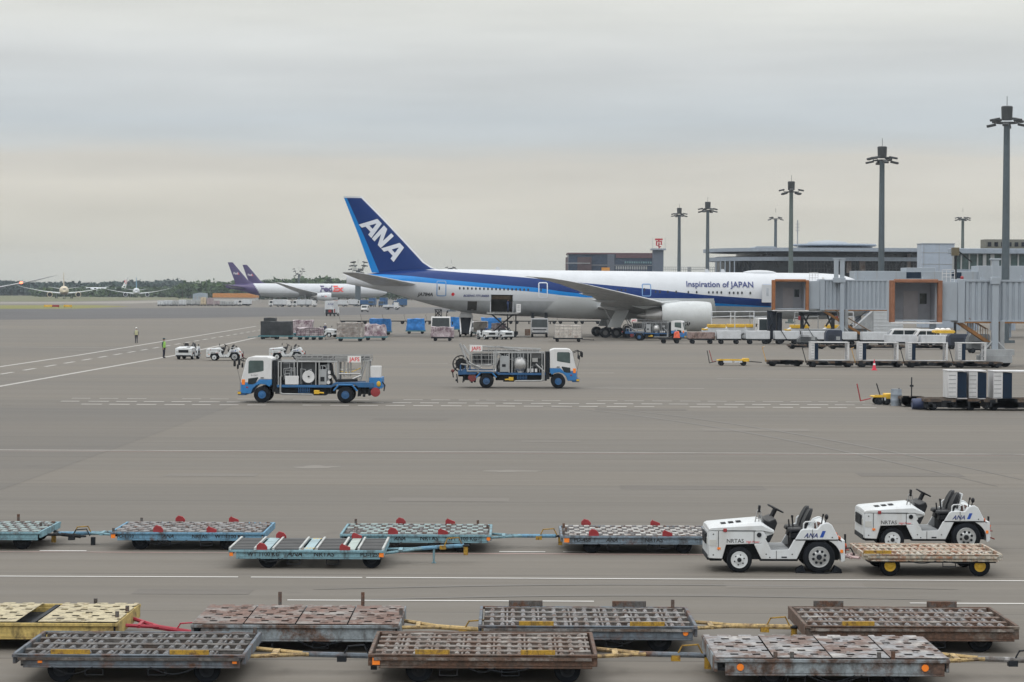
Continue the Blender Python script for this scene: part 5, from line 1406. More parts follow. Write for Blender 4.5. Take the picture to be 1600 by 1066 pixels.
# ---- the big white and blue twin at the stand
g = gp(958, 528)
YAW, NOSE_DN = 4.0, 0.33
AN_M = local_frame((g.x, g.y + 5.2, 0), YAW, NOSE_DN)
an = thing('airliner', 'big white airliner with navy and light blue stripe and tall blue tail', 'airliner', AN_M.translation)
an.rotation_euler = (0, R(NOSE_DN), R(YAW))
AN_I = AN_M.inverted()
def pl(px, py, y=-3.1):
    """Where a photo pixel falls on the aircraft's plane local y = const: (x, z)."""
    o = AN_I @ Vector((0, 0, CAM_H)); d = (AN_I.to_3x3() @ ray(px, py))
    t = (y - o.y) / d.y
    p = o + d * t
    return p.x, p.z
def tabpx(pts, y=-3.0):
    return sorted(pl(a, b, y) for a, b in pts)
T_U = tabpx([(640, 419), (668, 421.5), (720, 425.7), (775, 430), (830, 434.6), (880, 439.2), (930, 444), (1010, 451.2), (1100, 461), (1190, 467.5), (1300, 475), (1380, 481)], -2.6)
T_M = tabpx([(540, 424), (571, 428.5), (600, 428.6), (640, 431), (690, 436.6), (760, 443), (840, 450), (880, 456), (960, 464), (1110, 473.6), (1190, 478.4), (1300, 483), (1380, 487)], -2.8)
T_L = tabpx([(540, 429), (560, 430.5), (571, 432), (600, 435.4), (640, 439.8), (690, 443.8), (760, 449.6), (840, 457), (880, 462), (960, 469), (1110, 478), (1190, 480), (1300, 484), (1380, 488)], -2.9)
GZ = 4.78
cx0, cz1 = pl(767.5, 460.5); cx1, cz0 = pl(801, 487.5)
dx0, dz1 = pl(731, 471); dx1, dz0 = pl(745.5, 485.5)
def an_bands(x):
    zc, rz, ry = fus_at(FUS777, x)
    u = lint(T_U, x); m = min(u, lint(T_M, x)); l = min(m, lint(T_L, x))
    h1 = min(l, cz1); g_ = min(h1, GZ if x > -32 else -9); h0 = min(g_, cz0); 
    return [u, m, l, h1, g_, h0]
st = [-36.0, -35.6, -35, -34, -33, -32, -31] + [-30 + i for i in range(0, 17)] + [cx0, cx1] + [-12 + 1.5 * i for i in range(27)] + [28.5, 29.5, 30.5, 31.5, 32.5, 33.3, 34, 34.7, 35.3, 35.9, 36.4, 36.8, 37.05, 37.1]
st = sorted(set(round(s, 3) for s in st))
st = [s for s in st if not (abs(s - cx0) < .25 and abs(s - cx0) > .002) and not (abs(s - cx1) < .25 and abs(s - cx1) > .002)]
fm = fuselage(an, FUS777, st, an_bands, lambda x, z, k: {0: 0, 1: 1, 2: 2, 3: 0, 4: 0, 5: 3, 6: 3}[k], holes=[(cx0, cx1, cz0, cz1)], sub=5)
fus = fm.build('fuselage', [CLEANWHITE, NBLUE, LBLUE, BELLY], an, smooth=40, merge=.002)
# open hold: floor, roof and back behind the doorway
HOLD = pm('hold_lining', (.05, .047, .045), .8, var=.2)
b = MB()
b.add([(cx0, -3.0, cz0), (cx1, -3.0, cz0), (cx1, -.3, cz0), (cx0, -.3, cz0), (cx0, -3.0, cz1), (cx1, -3.0, cz1), (cx1, -.3, cz1), (cx0, -.3, cz1)], [(0, 1, 2, 3), (7, 6, 5, 4), (2, 6, 7, 3), (0, 3, 7, 4), (1, 5, 6, 2)])
b.build('cargo_hold', HOLD, an)
b = MB(); b.box(cx0 + .1, cx1 - .1, -2.4, -.4, cz1 - .62, cz1 - .1); b.build('cargo_door', pm('brown_door_lining', (.12, .085, .05), .7, var=.3), an)
b = MB()
for x0_, x1_, z0_, z1_ in ((cx0 - .12, cx0, cz0, cz1), (cx1, cx1 + .12, cz0, cz1), (cx0 - .12, cx1 + .12, cz1, cz1 + .1)):
    b.box(x0_, x1_, -fus_y(FUS777, 0, (z0_ + z1_) / 2) - .05, -2.2, z0_, z1_)
b.build('cargo_door_frame', CLEANWHITE, an)
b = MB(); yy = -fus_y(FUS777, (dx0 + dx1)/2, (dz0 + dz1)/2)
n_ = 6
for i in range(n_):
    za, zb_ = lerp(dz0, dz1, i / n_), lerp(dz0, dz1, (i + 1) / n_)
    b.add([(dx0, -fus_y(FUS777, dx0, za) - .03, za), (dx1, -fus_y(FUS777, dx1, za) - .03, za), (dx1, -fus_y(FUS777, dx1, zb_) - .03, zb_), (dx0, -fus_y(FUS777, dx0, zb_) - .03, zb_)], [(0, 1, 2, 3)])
b.build('bulk_hold_shade', HOLD, an)  # dark sheet on the skin, painted as the shade inside an open doorway
# belly fairing
b = MB(); rings = []
for x, o, kx in ((-10.4, -.03, .95), (-9.6, .05, .9), (-8, .14, .7), (-5, .24, .4), (0, .32, .1), (7, .32, 0), (11, .2, 0), (13.5, .06, -.2), (14.6, -.03, -.3)):
    zc, rz, ry = fus_at(FUS777, x)
    ring = []
    for i in range(22):
        a = R(98 + i * 164 / 21); z = zc + (rz + o) * math.cos(a)
        ring.append((x + kx * (z - (zc - rz)), -(ry + o) * math.sin(a), z))
    rings.append(ring + [(x + kx * 2, 1.0, zc - .6), (x + kx * 2, -1.0, zc - .6)])
b.loft(rings); b.build('belly_fairing', FAIR, an, smooth=60)
# fin with its lettering
le = sorted([(pl(565.5, 307.2, 0)[1], pl(565.5, 307.2, 0)[0])] + [(z, x) for x, z in [pl(a, c, 0) for a, c in ((600, 342), (630, 374), (655, 401), (664, 411), (672, 417.5), (684, 421.5))]])
te = sorted([(z, x) for x, z in [pl(a, c, 0) for a, c in ((536.6, 307.2), (560, 367), (581, 430))]])
zlow = 8.4
le = [(zlow, le[0][1] + 2.0)] + le
te = [(zlow, te[0][1])] + [p for p in te if p[0] > zlow + .2]
fino, fhalf = fin_builder(an, 'tail_fin', le, te, [CLEANWHITE, NBLUE, LBLUE], strip=(.3, .36, 1.0))
def zpx(a, c): return pl(500 + a / 5.33, 290 + c / 5.33, -.3)
O, U1, V1 = Vector(zpx(323, 325)), Vector(zpx(613, 637)) - Vector(zpx(323, 325)), Vector(zpx(428, 220)) - Vector(zpx(323, 325))
def glyph(poly, hole=None): return poly
LET = pm('fin_lettering', (.62, .66, .74), .35, var=.03)
def quadstrip(b, pts):
    """pts: quads in (u, v) space"""
    fine = []
    for (a, c, d, e) in pts:          # split each stroke so that it follows the curve of the fin
        for i in range(4):
            for j in range(4):
                f = lambda s, r: (lerp(lerp(a[0], c[0], s), lerp(e[0], d[0], s), r), lerp(lerp(a[1], c[1], s), lerp(e[1], d[1], s), r))
                fine.append((f(i/4, j/4), f((i+1)/4, j/4), f((i+1)/4, (j+1)/4), f(i/4, (j+1)/4)))
    for q in fine:
        vs = []
        for u, v in q:
            p = O + U1 * u + V1 * v
            vs.append((p.x, -fhalf(p.x, p.y) - .07, p.y))
        b.add(vs, [(0, 1, 2, 3)])
b = MB()
for u0 in (0.0, .64):
    quadstrip(b, [[(u0, 0), (u0 + .085, 0), (u0 + .225, .74), (u0 + .18, .98)], [(u0 + .18, .98), (u0 + .225, .74), (u0 + .27, .74), (u0 + .305, .98)],
                  [(u0 + .27, 0), (u0 + .36, 0), (u0 + .305, .98), (u0 + .235, .74)], [(u0 + .115, .2), (u0 + .28, .2), (u0 + .268, .4), (u0 + .155, .4)]])
quadstrip(b, [[(.375, 0), (.45, 0), (.435, 1.0), (.36, 1.0)], [(.36, 1.0), (.455, 1.0), (.62, 0), (.545, 0)], [(.555, 0), (.63, 0), (.645, 1.0), (.57, 1.0)]])
b.build('lettering', LET, fino)
# stabilisers
for sg in (-1, 1):
    b = MB()
    rings = [wing_ring(xl, ch, sg * y, z, th) for y, xl, ch, z, th in ((.5, -25.6, 6.9, 6.75, .1), (1.6, -26.4, 6.4, 6.85, .1), (4.5, -28.9, 5.1, 7.3, .095), (8, -31.9, 3.7, 7.85, .09), (10.2, -33.9, 2.6, 8.2, .085), (10.8, -35.0, 1.5, 8.32, .08))]
    b.loft(rings); b.build('stabiliser', WTOP, an, smooth=35)
wings(an, FUS777, WING777, WTOP)
b = MB()
for y in (6.8, 13.5, 19.5):
    for sg in (-1, 1):
        xl = lint([(p[0], p[1]) for p in WING777], y); ch = lint([(p[0], p[2]) for p in WING777], y); z = lint([(p[0], p[3]) for p in WING777], y)
        k = 1 - y / 40; xc = xl - ch * .82
        rings = [[(xc + dx * k, sg * y + w * k * math.cos(a), z - .28 * k + dz * k + h * k * math.sin(a)) for a in [2*math.pi*i/10 for i in range(10)]] for dx, w, h, dz in ((2.6, .05, .05, .1), (1.6, .3, .35, 0), (0, .36, .45, -.1), (-1.6, .25, .3, 0), (-2.8, .04, .04, .15))]
        b.loft(rings)
b.build('flap_fairings', WTOP, an, smooth=50)
for sg in (-1, 1):
    ex, ez = pl(1110, 494.5, -9.6)
    engine(an, ex, sg * 9.6, ez, .985, [NACG], n=40)
    b = MB(); b.prism([(ex - 2.2, ez + 1.8), (ex - 4.6, ez + 2.05), (ex - 9.5, ez + 1.75), (ex - 10.8, ez + 1.35), (ex - 9.0, ez + .85), (ex - 5.5, ez + 1.5)], sg * 9.6 - .22, sg * 9.6 + .22); b.build('pylon', FAIR, an, bevel=.1)
    bogie(an, 0.0, sg * 5.2, (-1.5, 0, 1.5), top=4.0)
    b = MB(); b.prism([(-1.25, 1.4), (.5, 1.4), (1.7, 3.8), (-.1, 3.8)], sg * 6.0 - .06, sg * 6.0 + .06); b.build('gear_door', FAIR, an, bevel=.03)
bogie(an, 31.2, 0.0, (0,), r=.55, top=3.2, gear_name='nose_gear')
# doors: rounded outline frames following the skin
def skin_ring(b, x0, x1, z0, z1, w, off, rr=.25):
    pts = []
    for cx_, cz_, a0 in ((x1 - rr, z1 - rr, 0), (x0 + rr, z1 - rr, 90), (x0 + rr, z0 + rr, 180), (x1 - rr, z0 + rr, 270)):
        for k in range(5):
            a = R(a0 + k * 22.5); pts.append((cx_, cz_, math.cos(a), math.sin(a)))
    seq = []
    for i in range(len(pts)):
        a, c = pts[i], pts[(i + 1) % len(pts)]
        nseg = 8 if i % 5 == 4 else 1
        for k in range(nseg):
            f = k / nseg
            seq.append((lerp(a[0] + a[2]*rr, c[0] + c[2]*rr, f), lerp(a[1] + a[3]*rr, c[1] + c[3]*rr, f), lerp(a[2], c[2], f), lerp(a[3], c[3], f)))
    def S(x, z, o): return (x, -fus_y(FUS777, x, z) - o, z)
    vs = [S(x, z, off) for x, z, nx, nz in seq] + [S(x - nx * w, z - nz * w, off) for x, z, nx, nz in seq]
    n = len(seq)
    b.add(vs, [(i, (i + 1) % n, n + (i + 1) % n, n + i) for i in range(n)])
DOORLN = pm('door_outline_blue', (.14, .27, .5), .4, var=.05)
DOORW = pm('door_outline_pale', (.6, .65, .72), .4, var=.05)
for (xa, ya, xb, yb, m) in ((682.3, 438.5, 697.5, 463.3, DOORLN), (841.2, 441, 855.8, 465.6, DOORW), (1002.8, 443.2, 1017.4, 463.5, DOORLN), (1191, 444, 1206, 472, DOORLN)):
    x0_, z1_ = pl(xa, ya, -2.9); x1_, z0_ = pl(xb, yb, -3.05)
    b = MB(); skin_ring(b, x0_, x1_, z0_, z1_, .13, .02)
    d = b.build('door', m, an)
    b = MB(); xm = lerp(x0_, x1_, .28); zm = lerp(z0_, z1_, .52)
    b.add([(x, -fus_y(FUS777, x, z) - .02, z) for x, z in ((xm - .08, zm - .22), (xm + .08, zm - .22), (xm + .08, zm + .22), (xm - .08, zm + .22))], [(0, 1, 2, 3)]); b.build('door_window', INK, d)
# cabin windows, each a pane of its own
PANE = glassy('cabin_window', (.035, .04, .05), .15)
wb = MB(); n_ = 10
wb.add([(.125 * math.cos(2*math.pi*i/n_), 0, .19 * math.sin(2*math.pi*i/n_)) for i in range(n_)], [tuple(range(n_))])
wo = None
wpx = [(718.5 + 6.28 * i, 450.6 + .048 * 6.28 * i * .45) for i in range(18)] + [(965 + 6.2 * i, 453.3 + .05 * i) for i in range(3)] + [(1024.5, 456), (1031, 456.2), (1043.5, 456.2), (1056.5, 456.2), (1075.5, 456.6), (1088.5, 456.7)] + [(1107.5 + 6.5 * i, 457) for i in range(4)] + [(1139.8 + 6.5 * i, 457.7) for i in range(4)] + [(1172.3, 458)]
for i, (a, c) in enumerate(wpx):
    x, z = pl(a, c, -3.08)
    if wo is None: wo = o = wb.build('window', PANE, an)
    else: o = wo.copy(); COL.objects.link(o); o.parent = an
    zc, rz, ry = fus_at(FUS777, x)
    o.location = (x, -fus_y(FUS777, x, z) - .025, z)
    o.rotation_euler = (-math.asin(max(-1, min(1, (z - zc) / rz))) * .9, 0, 0)
def skin_text(body, a, c, a2, mats, bold=0, shear=0, size=None):
    x, z = pl(a, c, -3.0); x2, _ = pl(a2, c, -3.0)
    vs, fs = text_data(body, bold, shear, 1.0); w = max(p[0] for p in vs); s = (x2 - x) / w
    b = MB(); b.text(body, s, lambda u, v: (x + u, -fus_y(FUS777, x + u, z + v) - .06, z + v), bold, shear)
    return b.build('lettering', mats, an)
skin_text('Inspiration of JAPAN', 1072.8, 448.0, 1177.5, NAVYINK, .016)
skin_text('JA784A', 652.5, 462.6, 676.8, pm('reg_grey', (.05, .055, .065), .5), .03, .2)
skin_text('BOEING 777-300ER', 724, 463.8, 764, NAVYINK, .02, .35)
b = MB(); x, z = pl(708, 460); b.add([(x + .22 * math.cos(a), -fus_y(FUS777, x, z + .22 * math.sin(a)) - .03, z + .22 * math.sin(a)) for a in [2*math.pi*i/16 for i in range(16)]], [tuple(range(16))]); b.build('red_disc', REDINK, an)
x0_, z1_ = pl(1190.5, 444.5, -3.6); x1_, z0_ = pl(1207, 473, -3.6)
b = MB(); b.box(x0_, x1_, -3.75, -3.5, z0_, z1_); b.path([(x1_ - .1, -3.5, lerp(z0_, z1_, .5)), (x1_ + .2, -3.0, lerp(z0_, z1_, .5))], .06, 6); od = b.build('open_door', CLEANWHITE, an, bevel=.08)
b = MB(); b.box(lerp(x0_, x1_, .4), lerp(x0_, x1_, .62), -3.765, -3.752, lerp(z0_, z1_, .35), lerp(z0_, z1_, .8)); b.build('door_liner', pm('door_liner', (.4, .44, .5), .5), od)
# antennas and the radome hump on the roof
b = MB(); x, z = pl(1187, 424, 0); b.ball((x, 0, 8.9), (2.4, .7, .42), 18, 8); b.build('radome', CLEANWHITE, an, smooth=60)
for a, h in ((778, .45), (1105, .5), (1130, .5)):
    x, z = pl(a, 420, 0); b = MB(); b.prism([(x - .35, 8.9), (x + .35, 8.9), (x + .1, 8.9 + h), (x - .25, 8.9 + h)], -.03, .03); b.build('antenna', CLEANWHITE, an)
# worker in the hold
wl_ = AN_M @ Vector((lerp(cx0, cx1, .8), -2.3, cz0 + .02))
person('person', 'loader in blue overalls standing in the open cargo doorway of the airliner', wl_, R(60), 1.7, top=(.04, .07, .17), legs=(.03, .05, .13), pose='reach')

# ---- other airliners, by size and livery
def small_airliner(name, label, loc, yaw, k, mats, tailmats, group=None, fusmat=None, light=None, text=None, raked=True, wingm=None):
    """k scales the wide-body shape; mats = (upper, belly); tailmats = fin colours (edge, field, trailing)."""
    t = thing(name, label, 'airliner', loc, R(yaw), group)
    F = FUS777
    bands = lambda x: [4.6]
    stt = [-36, -35, -33.5, -32, -30.5] + [-29 + i * .5 for i in range(18)] + [-20 + 4 * i for i in range(12)] + [29.5, 31, 32.5, 33.7, 34.7, 35.6, 36.3, 36.8, 37.1]
    stt = sorted(set(stt))
    m = fuselage(t, F, stt, bands, fusmat or (lambda x, z, q: q), sub=7)
    objs = [m.build('fuselage', mats, t, smooth=40, merge=.002)]
    fo, fh = fin_builder(t, 'tail_fin', [(8.4, -21.5), (9.1, -24.0), (9.8, -25.6), (18.5, -33.0)], [(8.4, -31.6), (18.5, -35.3)], tailmats, nh=6)
    for sg in (-1, 1):
        b = MB(); b.loft([wing_ring(xl, ch, sg * y, z, th) for y, xl, ch, z, th in ((.5, -25.6, 6.9, 6.75, .1), (4.5, -28.9, 5.1, 7.3, .095), (10.2, -33.9, 2.6, 8.2, .085), (10.8, -35.0, 1.5, 8.32, .08))]); b.build('stabiliser', tailmats[1] if text else WTOP, t, smooth=35)
        engine(t, 12.2, sg * 9.6, 3.0, .95, [mats[0]], n=20)
        b = MB(); b.prism([(9.5, 4.8), (2.5, 4.9), (3.4, 3.9), (7, 4.5)], sg * 9.6 - .2, sg * 9.6 + .2); b.build('pylon', WTOP, t)
        bogie(t, 0, sg * 5.2, (-1.5, 0, 1.5), top=4.0)
    sp = WING777 if not raked else [(y, xl, ch, z + (max(0, y - 12) / 20) ** 2 * 1.6, th) for y, xl, ch, z, th in WING777]
    wings(t, F, sp, wingm or WTOP)
    bogie(t, 31.2, 0.0, (0,), r=.55, top=3.2, gear_name='nose_gear')
    b = MB(); b.add([(35.0, -1.2, 7.1), (35.0, 1.2, 7.1), (35.75, .95, 6.5), (35.75, -.95, 6.5)], [(0, 1, 2, 3)])
    for q in range(4): x, y, z = b.v[q]; b.v[q] = (x + .22, y, z + .12)
    b.build('windscreen', GLASS, t)
    t.scale = (k, k, k)
    return t, fo, fh
FXP = pm('deep_purple', (.05, .03, .13), .35, var=.05, scale=.5)
FXO = pm('orange_red', (.72, .06, .05), .4, var=.05); FXW = pm('pale_letters', (.66, .64, .7), .4, var=.05)
gf = 'white freighters with purple tails'
def freighter(label, tipx, tipy, gy, yaw=3.0):
    # placed so that the tip of the fin stands over tipx
    s_ = (gy - 451.5 - tipx * .0047) / CAM_H; d_ = FPX / s_
    tip = at(tipx, gy, d_)
    loc = Vector((tip.x + 35.2, d_, 0))
    def fm_(x, z, q): return 2 if x < -23.6 + (9 - z) * .62 else q
    t, fo, fh = small_airliner('cargo_airliner', label, loc, yaw, 1.0, [CLEANWHITE, BELLY, FXP], [FXP, FXP, FXP], gf, fusmat=fm_, text=True)
    for body, x0_, x1_, z0_, sz, m in (('Fed', 6.8, 12.6, 5.4, 3.7, FXP), ('Ex', 12.7, 17.7, 5.4, 3.7, FXO)):
        w_ = max(p[0] for p in text_data(body, .045, 0, 1)[0]); kx = (x1_ - x0_) / w_ / sz
        b = MB(); b.text(body, sz, lambda u, v: (x0_ + u * kx, -fus_y(FUS777, 10, z0_ + v) - .12, z0_ + v), .045, 0, 1); b.build('lettering', m, t)
    for body, x0_, m in (('Fed', -32.6, FXW), ('Ex', -30.55, FXO)):
        b = MB(); b.text(body, 1.45, lambda u, v: (x0_ + u, -fh(x0_ + u, 14 + v) - .08, 13.0 + v), .03); b.build('lettering', m, fo)
    b = MB(); b.text('Fed', 1.0, lambda u, v: (7.6 + u, -9.6 - 1.97, 2.9 + v), .02); b.build('lettering', FXP, t)
    b = MB(); b.text('Ex', 1.0, lambda u, v: (9.3 + u, -9.6 - 1.97, 2.9 + v), .02); b.build('lettering', FXO, t)
    return t
freighter('white freighter with purple tail nearest, its bold lettering in full view', 356.5, 414.5, 474.6)
freighter('white freighter with purple tail mostly hidden behind the other freighter', 379.5, 417, 472.8)
BEIGE = pm('beige_fuselage', (.55, .48, .36), .4, var=.06, scale=.5); TAN = pm('tan_tail', (.42, .36, .27), .45, var=.15, scale=.5)
JW = pm('tail_white', (.75, .75, .76), .4, var=.04); TEALT = pm('tail_blue', (.05, .2, .34), .4, var=.1)
def taxi(px, gy, yaw, k, label, mats, tail):
    g_ = gp(px, gy); return small_airliner('airliner', label, (g_.x, g_.y, 0), yaw, k, mats, tail, 'airliners taxiing on the far left', wingm=FAIR)
taxi(100, 467.2, -79, .86, 'beige airliner with tan tail taxiing towards the camera, farthest left whole one', [BEIGE, pm('brown_belly', (.2, .15, .12), .5), BEIGE], [TAN, TAN, TAN])
t2, f2, h2 = taxi(167, 464.3, -114, .8, 'white airliner with a red round mark on its tail, between two others', [CLEANWHITE, BELLY, JW], [JW, JW, JW])
b = MB(); b.lathe([(-.05, 1.9), (.05, 1.9)], (-31, 0, 14.2), 'y', 18)
for i in range(len(b.v)):
    x, y, z = b.v[i]; b.v[i] = (x, (-1 if y < 0 else 1) * (h2(x, z) + .08), z)
b.build('tail_mark', REDINK, f2)
taxi(213, 465.6, -81, .76, 'white airliner with a blue tail taxiing towards the camera', [CLEANWHITE, BELLY, JW], [TEALT, TEALT, TEALT])
g = gp(-134, 489)
tw, _, _ = small_airliner('airliner', 'dark wing tip of an airliner with lit red beacon, cut off by the left edge', (g.x, g.y, 0), -93, 1.0, [CLEANWHITE, BELLY, JW], [NBLUE, NBLUE, LBLUE])
b = MB(); b.ball((-5.0, 25.6, 7.62), (.42, .42, .3), 10, 6); b.build('beacon', glow('red_beacon', (1.0, .16, .08), 4.0), tw)
# ------------------------------------------------------------------ carts, cargo and ground equipment
RUSTD = rusty('dark_rusty_bed', (.06, .05, .045), rust=(.09, .055, .035), amount=.6, scale=2, pale=(.2, .19, .17))
NET = pm('netted_black_cargo', (.022, .026, .032), .7, var=.3, dirt=.4, dirtcol=(.07, .08, .085))
WRAPP = rusty('pink_grey_wrap', (.36, .3, .335), rust=(.15, .09, .12), dark=(.5, .47, .485), amount=.5, scale=1.6, rough=.4, pale=(.54, .5, .52))
WRAPT = rusty('tan_grey_wrap', (.27, .245, .23), rust=(.17, .135, .125), dark=(.38, .355, .34), amount=.4, scale=1.6, rough=.45, pale=(.48, .45, .43))
WRAPW = rusty('pale_carton_wrap', (.5, .47, .44), rust=(.35, .29, .26), dark=(.6, .58, .55), amount=.35, scale=1.6, rough=.45, pale=(.6, .57, .54))
TARP = pm('blue_tarpaulin', (.015, .17, .5), .45, var=.25, scale=3, bump=.6)
TEALB = pm('teal_bed', (.07, .2, .24), .5, var=.15, dirt=.4)
def flat_cart(loc, L, W, label, mat=None, group='flat cargo carts on the apron', z=.5, wr=.2, nw=2, rot=0, bar=None, name='cargo_cart', skirt=False):
    t = thing(name, label, 'cargo cart', loc, rot, group)
    b = MB()
    for y in (.04, W - .04): b.box(-L/2, L/2, y - .04, y + .04, z - .16, z)
    for i in range(6):
        x = lerp(-L/2 + .05, L/2 - .05, i / 5); b.box(x - .04, x + .04, .08, W - .08, z - .14, z - .02)
    for i in range(5):
        y = lerp(.2, W - .2, i / 4); b.box(-L/2 + .05, L/2 - .05, y - .08, y + .08, z - .018, z + .01)
    b.build('bed', mat or TEALB, t)
    if skirt:
        b = MB(); rs = random.Random(int(loc[0] * 10))
        b.box(-L/2 + .1, L/2 - .1, .12, W - .2, .16, z - .17)
        for q in range(16):
            x = rs.uniform(-L/2, L/2 - .5); b.box(x, x + rs.uniform(.2, .7), -.03, .08, rs.uniform(.12, .25), rs.uniform(.3, z + .06))
        b.build('underframe', DARK, t)
    xs = [lerp(-L/2 + .5, L/2 - .5, i / (nw - 1)) for i in range(nw)]
    for x in xs:
        for y, s in ((.14, -1), (W - .14, 1)): wheel(t, x, y, wr, wr, .16, wr * .5, DARK, s, n=14)
    b = MB()
    for x in xs: b.tube((x, .1, wr), (x, W - .1, wr), .04, n=6); b.box(x - .12, x + .12, .3, W - .3, wr, z - .14)
    b.build('axle', DARK, t)
    if bar:
        b = MB(); s, up, m = bar
        if up: b.path([(s * L/2, W/2, z - .15), (s * (L/2 + .35), W/2, z + 1.1)], .035, 6); b.path([(s * (L/2 + .25), W/2 - .15, z + 1.1), (s * (L/2 + .25) + .1, W/2 + .15, z + 1.15)], .03, 5)
        else: b.path([(s * L/2, W/2, z - .2), (s * (L/2 + 1.3), W/2, z - .25)], .04, 6); b.ball((s * (L/2 + 1.35), W/2, z - .25), .07, 7, 5)
        b.build('drawbar', m, t, smooth=40)
    return t
def lumpy(name, label, cat, loc, L, W, H, mat, group=None, seed=1, amp=.1, sag=.12, rot=0, taper=0.0, net=None):
    """Wrapped load: a rounded box whose film bulges and sags."""
    rnd = random.Random(seed)
    M = MB(); nx, ny, nz = 14, 8, 8
    def surf(u, v, w):
        x, y, z = (u - .5) * L, v * W, w * H
        n = noise.noise((x * 1.1 + seed * 7.3, y * 1.1, z * 1.4)) * amp + noise.noise((x * 2.8, y * 2.8 + seed, z * 2.8)) * amp * .45
        k = 1 - taper * w
        x *= k; y = W/2 + (y - W/2) * k
        top = w > .99
        x += n * (1 if u > .5 else -1) * (1 if u in (0, 1) else .2); y += n * (-1 if v == 0 else 1 if v == 1 else 0)
        z += (n - sag * (abs(noise.noise((x * .5 + seed, y * .5, 0))) * 1.5)) * w
        return (x, y, max(0.0, z))
    def grid(f, a, c):
        vs = [f(i / a, j / c) for j in range(c + 1) for i in range(a + 1)]
        M.add(vs, [(j*(a+1)+i, j*(a+1)+i+1, (j+1)*(a+1)+i+1, (j+1)*(a+1)+i) for j in range(c) for i in range(a)])
    grid(lambda u, w: surf(u, 0, w), nx, nz); grid(lambda u, w: surf(1 - u, 1, w), nx, nz)
    grid(lambda v, w: surf(1, v, w), ny, nz); grid(lambda v, w: surf(0, 1 - v, w), ny, nz); grid(lambda u, v: surf(u, v, 1), nx, ny)
    o = M.build(name, mat, None, smooth=50, merge=.004)
    o.location = loc; o.rotation_euler.z = rot
    tag(o, label, cat, group)
    if net:
        b = MB()
        for q in range(4):
            w = .15 + q * .25; b.path([tuple(Vector(surf(u / 12, 0, w)) + Vector((0, -.02, 0))) for u in range(13)], .018, 4)
        for q in range(7):
            u = q / 6; b.path([tuple(Vector(surf(u, 0, w / 8)) + Vector((0, -.02, 0))) for w in range(9)], .018, 4)
        b.build('cargo_net', net, o)
    return o
def load_on(px0, px1, gy, label, kind, mat, H, cat='cargo load', seed=1, cart=True, cartlabel=None, cmat=None, nw=2, name='wrapped_cargo', W=2.3, over=.1, group='wrapped cargo loads behind the fuel trucks', **kw):
    a, c = gp(px0, gy), gp(px1, gy); L = c.x - a.x
    if cart: flat_cart(((a.x + c.x)/2, a.y, 0), L + over * 2, W + .1, cartlabel, cmat, nw=nw, bar=kw.pop('bar', None))
    return lumpy(name, label, cat, ((a.x + c.x)/2, a.y + .05, .515 if cart else .02), L, W, H, mat, group, seed, **kw)
NETL = pm('net_cord', (.3, .3, .3), .7); 
load_on(407, 456, 530.5, 'black tarpaulined cargo block, far left of the carts', 'n', NET, 1.75, seed=3, amp=.07, sag=.05, cartlabel='teal cart under the black tarpaulined cargo', nw=3, over=.3, bar=(-1, False, TEALB))
load_on(412, 430, 528.3, 'second dark cargo block showing behind the black tarpaulined one', 'n', NET, 2.1, seed=4, amp=.05, cartlabel='dark cart behind the black tarpaulined cargo')
load_on(463, 505, 531.3, 'low pink wrapped cargo with black net lines, between the black block and the tow tractor', 'w', WRAPP, 1.0, seed=5, amp=.12, sag=.1, cartlabel='teal cart with four wheels under low pink wrapped cargo', nw=4, over=.15, net=NET)
load_on(456, 488, 526.5, 'tall plum coloured wrapped cargo behind the low pink load', 'w', WRAPP, 1.7, seed=6, amp=.12, sag=.3, cartlabel='cart hidden behind the low pink wrapped cargo')
load_on(526, 567.5, 533.6, 'square tan wrapped cargo block with a dark swag line', 'w', WRAPT, 1.75, seed=8, amp=.05, sag=.04, cartlabel='teal cart under the square tan cargo block', net=NETL, bar=(-1, False, DARK))
load_on(569, 604, 532, 'slumped pink white wrapped cargo right of the tan block', 'w', WRAPP, 1.5, seed=9, amp=.14, sag=.35, cartlabel='teal cart under the slumped pink white cargo', nw=2, taper=.12)
load_on(577, 611, 523.5, 'blue tarpaulin load standing behind the slumped pink cargo', 't', TARP, 1.75, seed=11, amp=.1, sag=.05, name='tarpaulin_load', cartlabel='cart under the blue tarpaulin load behind the pink cargo', taper=.04)
load_on(634.5, 664, 521.8, 'blue tarpaulin load standing alone in the gap left of the white high lift truck', 't', TARP, 1.65, seed=12, amp=.1, sag=.1, name='tarpaulin_load', cartlabel='cart under the lone blue tarpaulin load', taper=.12)
load_on(701, 722, 519, 'blue tarpaulin load behind the belt loader', 't', TARP, 1.7, seed=13, amp=.1, name='tarpaulin_load', cartlabel='cart under the blue tarpaulin behind the belt loader')
load_on(752, 783, 518.5, 'blue tarpaulin load seen under the cargo hold lift', 't', TARP, 1.6, seed=14, amp=.1, name='tarpaulin_load', cartlabel='cart under the blue tarpaulin below the cargo lift')
load_on(673.5, 709, 533.2, 'white and mauve wrapped cargo in front of the white high lift truck', 'w', WRAPP, 1.25, seed=15, amp=.1, sag=.1, cartlabel='dark cart under the white and mauve wrapped cargo', cmat=DARK, over=.0)
load_on(768, 790, 526.5, 'mauve wrapped cargo behind the two tow tractors', 'w', WRAPP, 1.35, seed=16, amp=.12, cartlabel='cart behind the two tow tractors')
load_on(740, 762, 525.3, 'white wrapped cargo left behind the two tow tractors', 'w', WRAPW, 1.5, seed=17, amp=.12, cartlabel='cart under white wrapped cargo beside the belt loader')
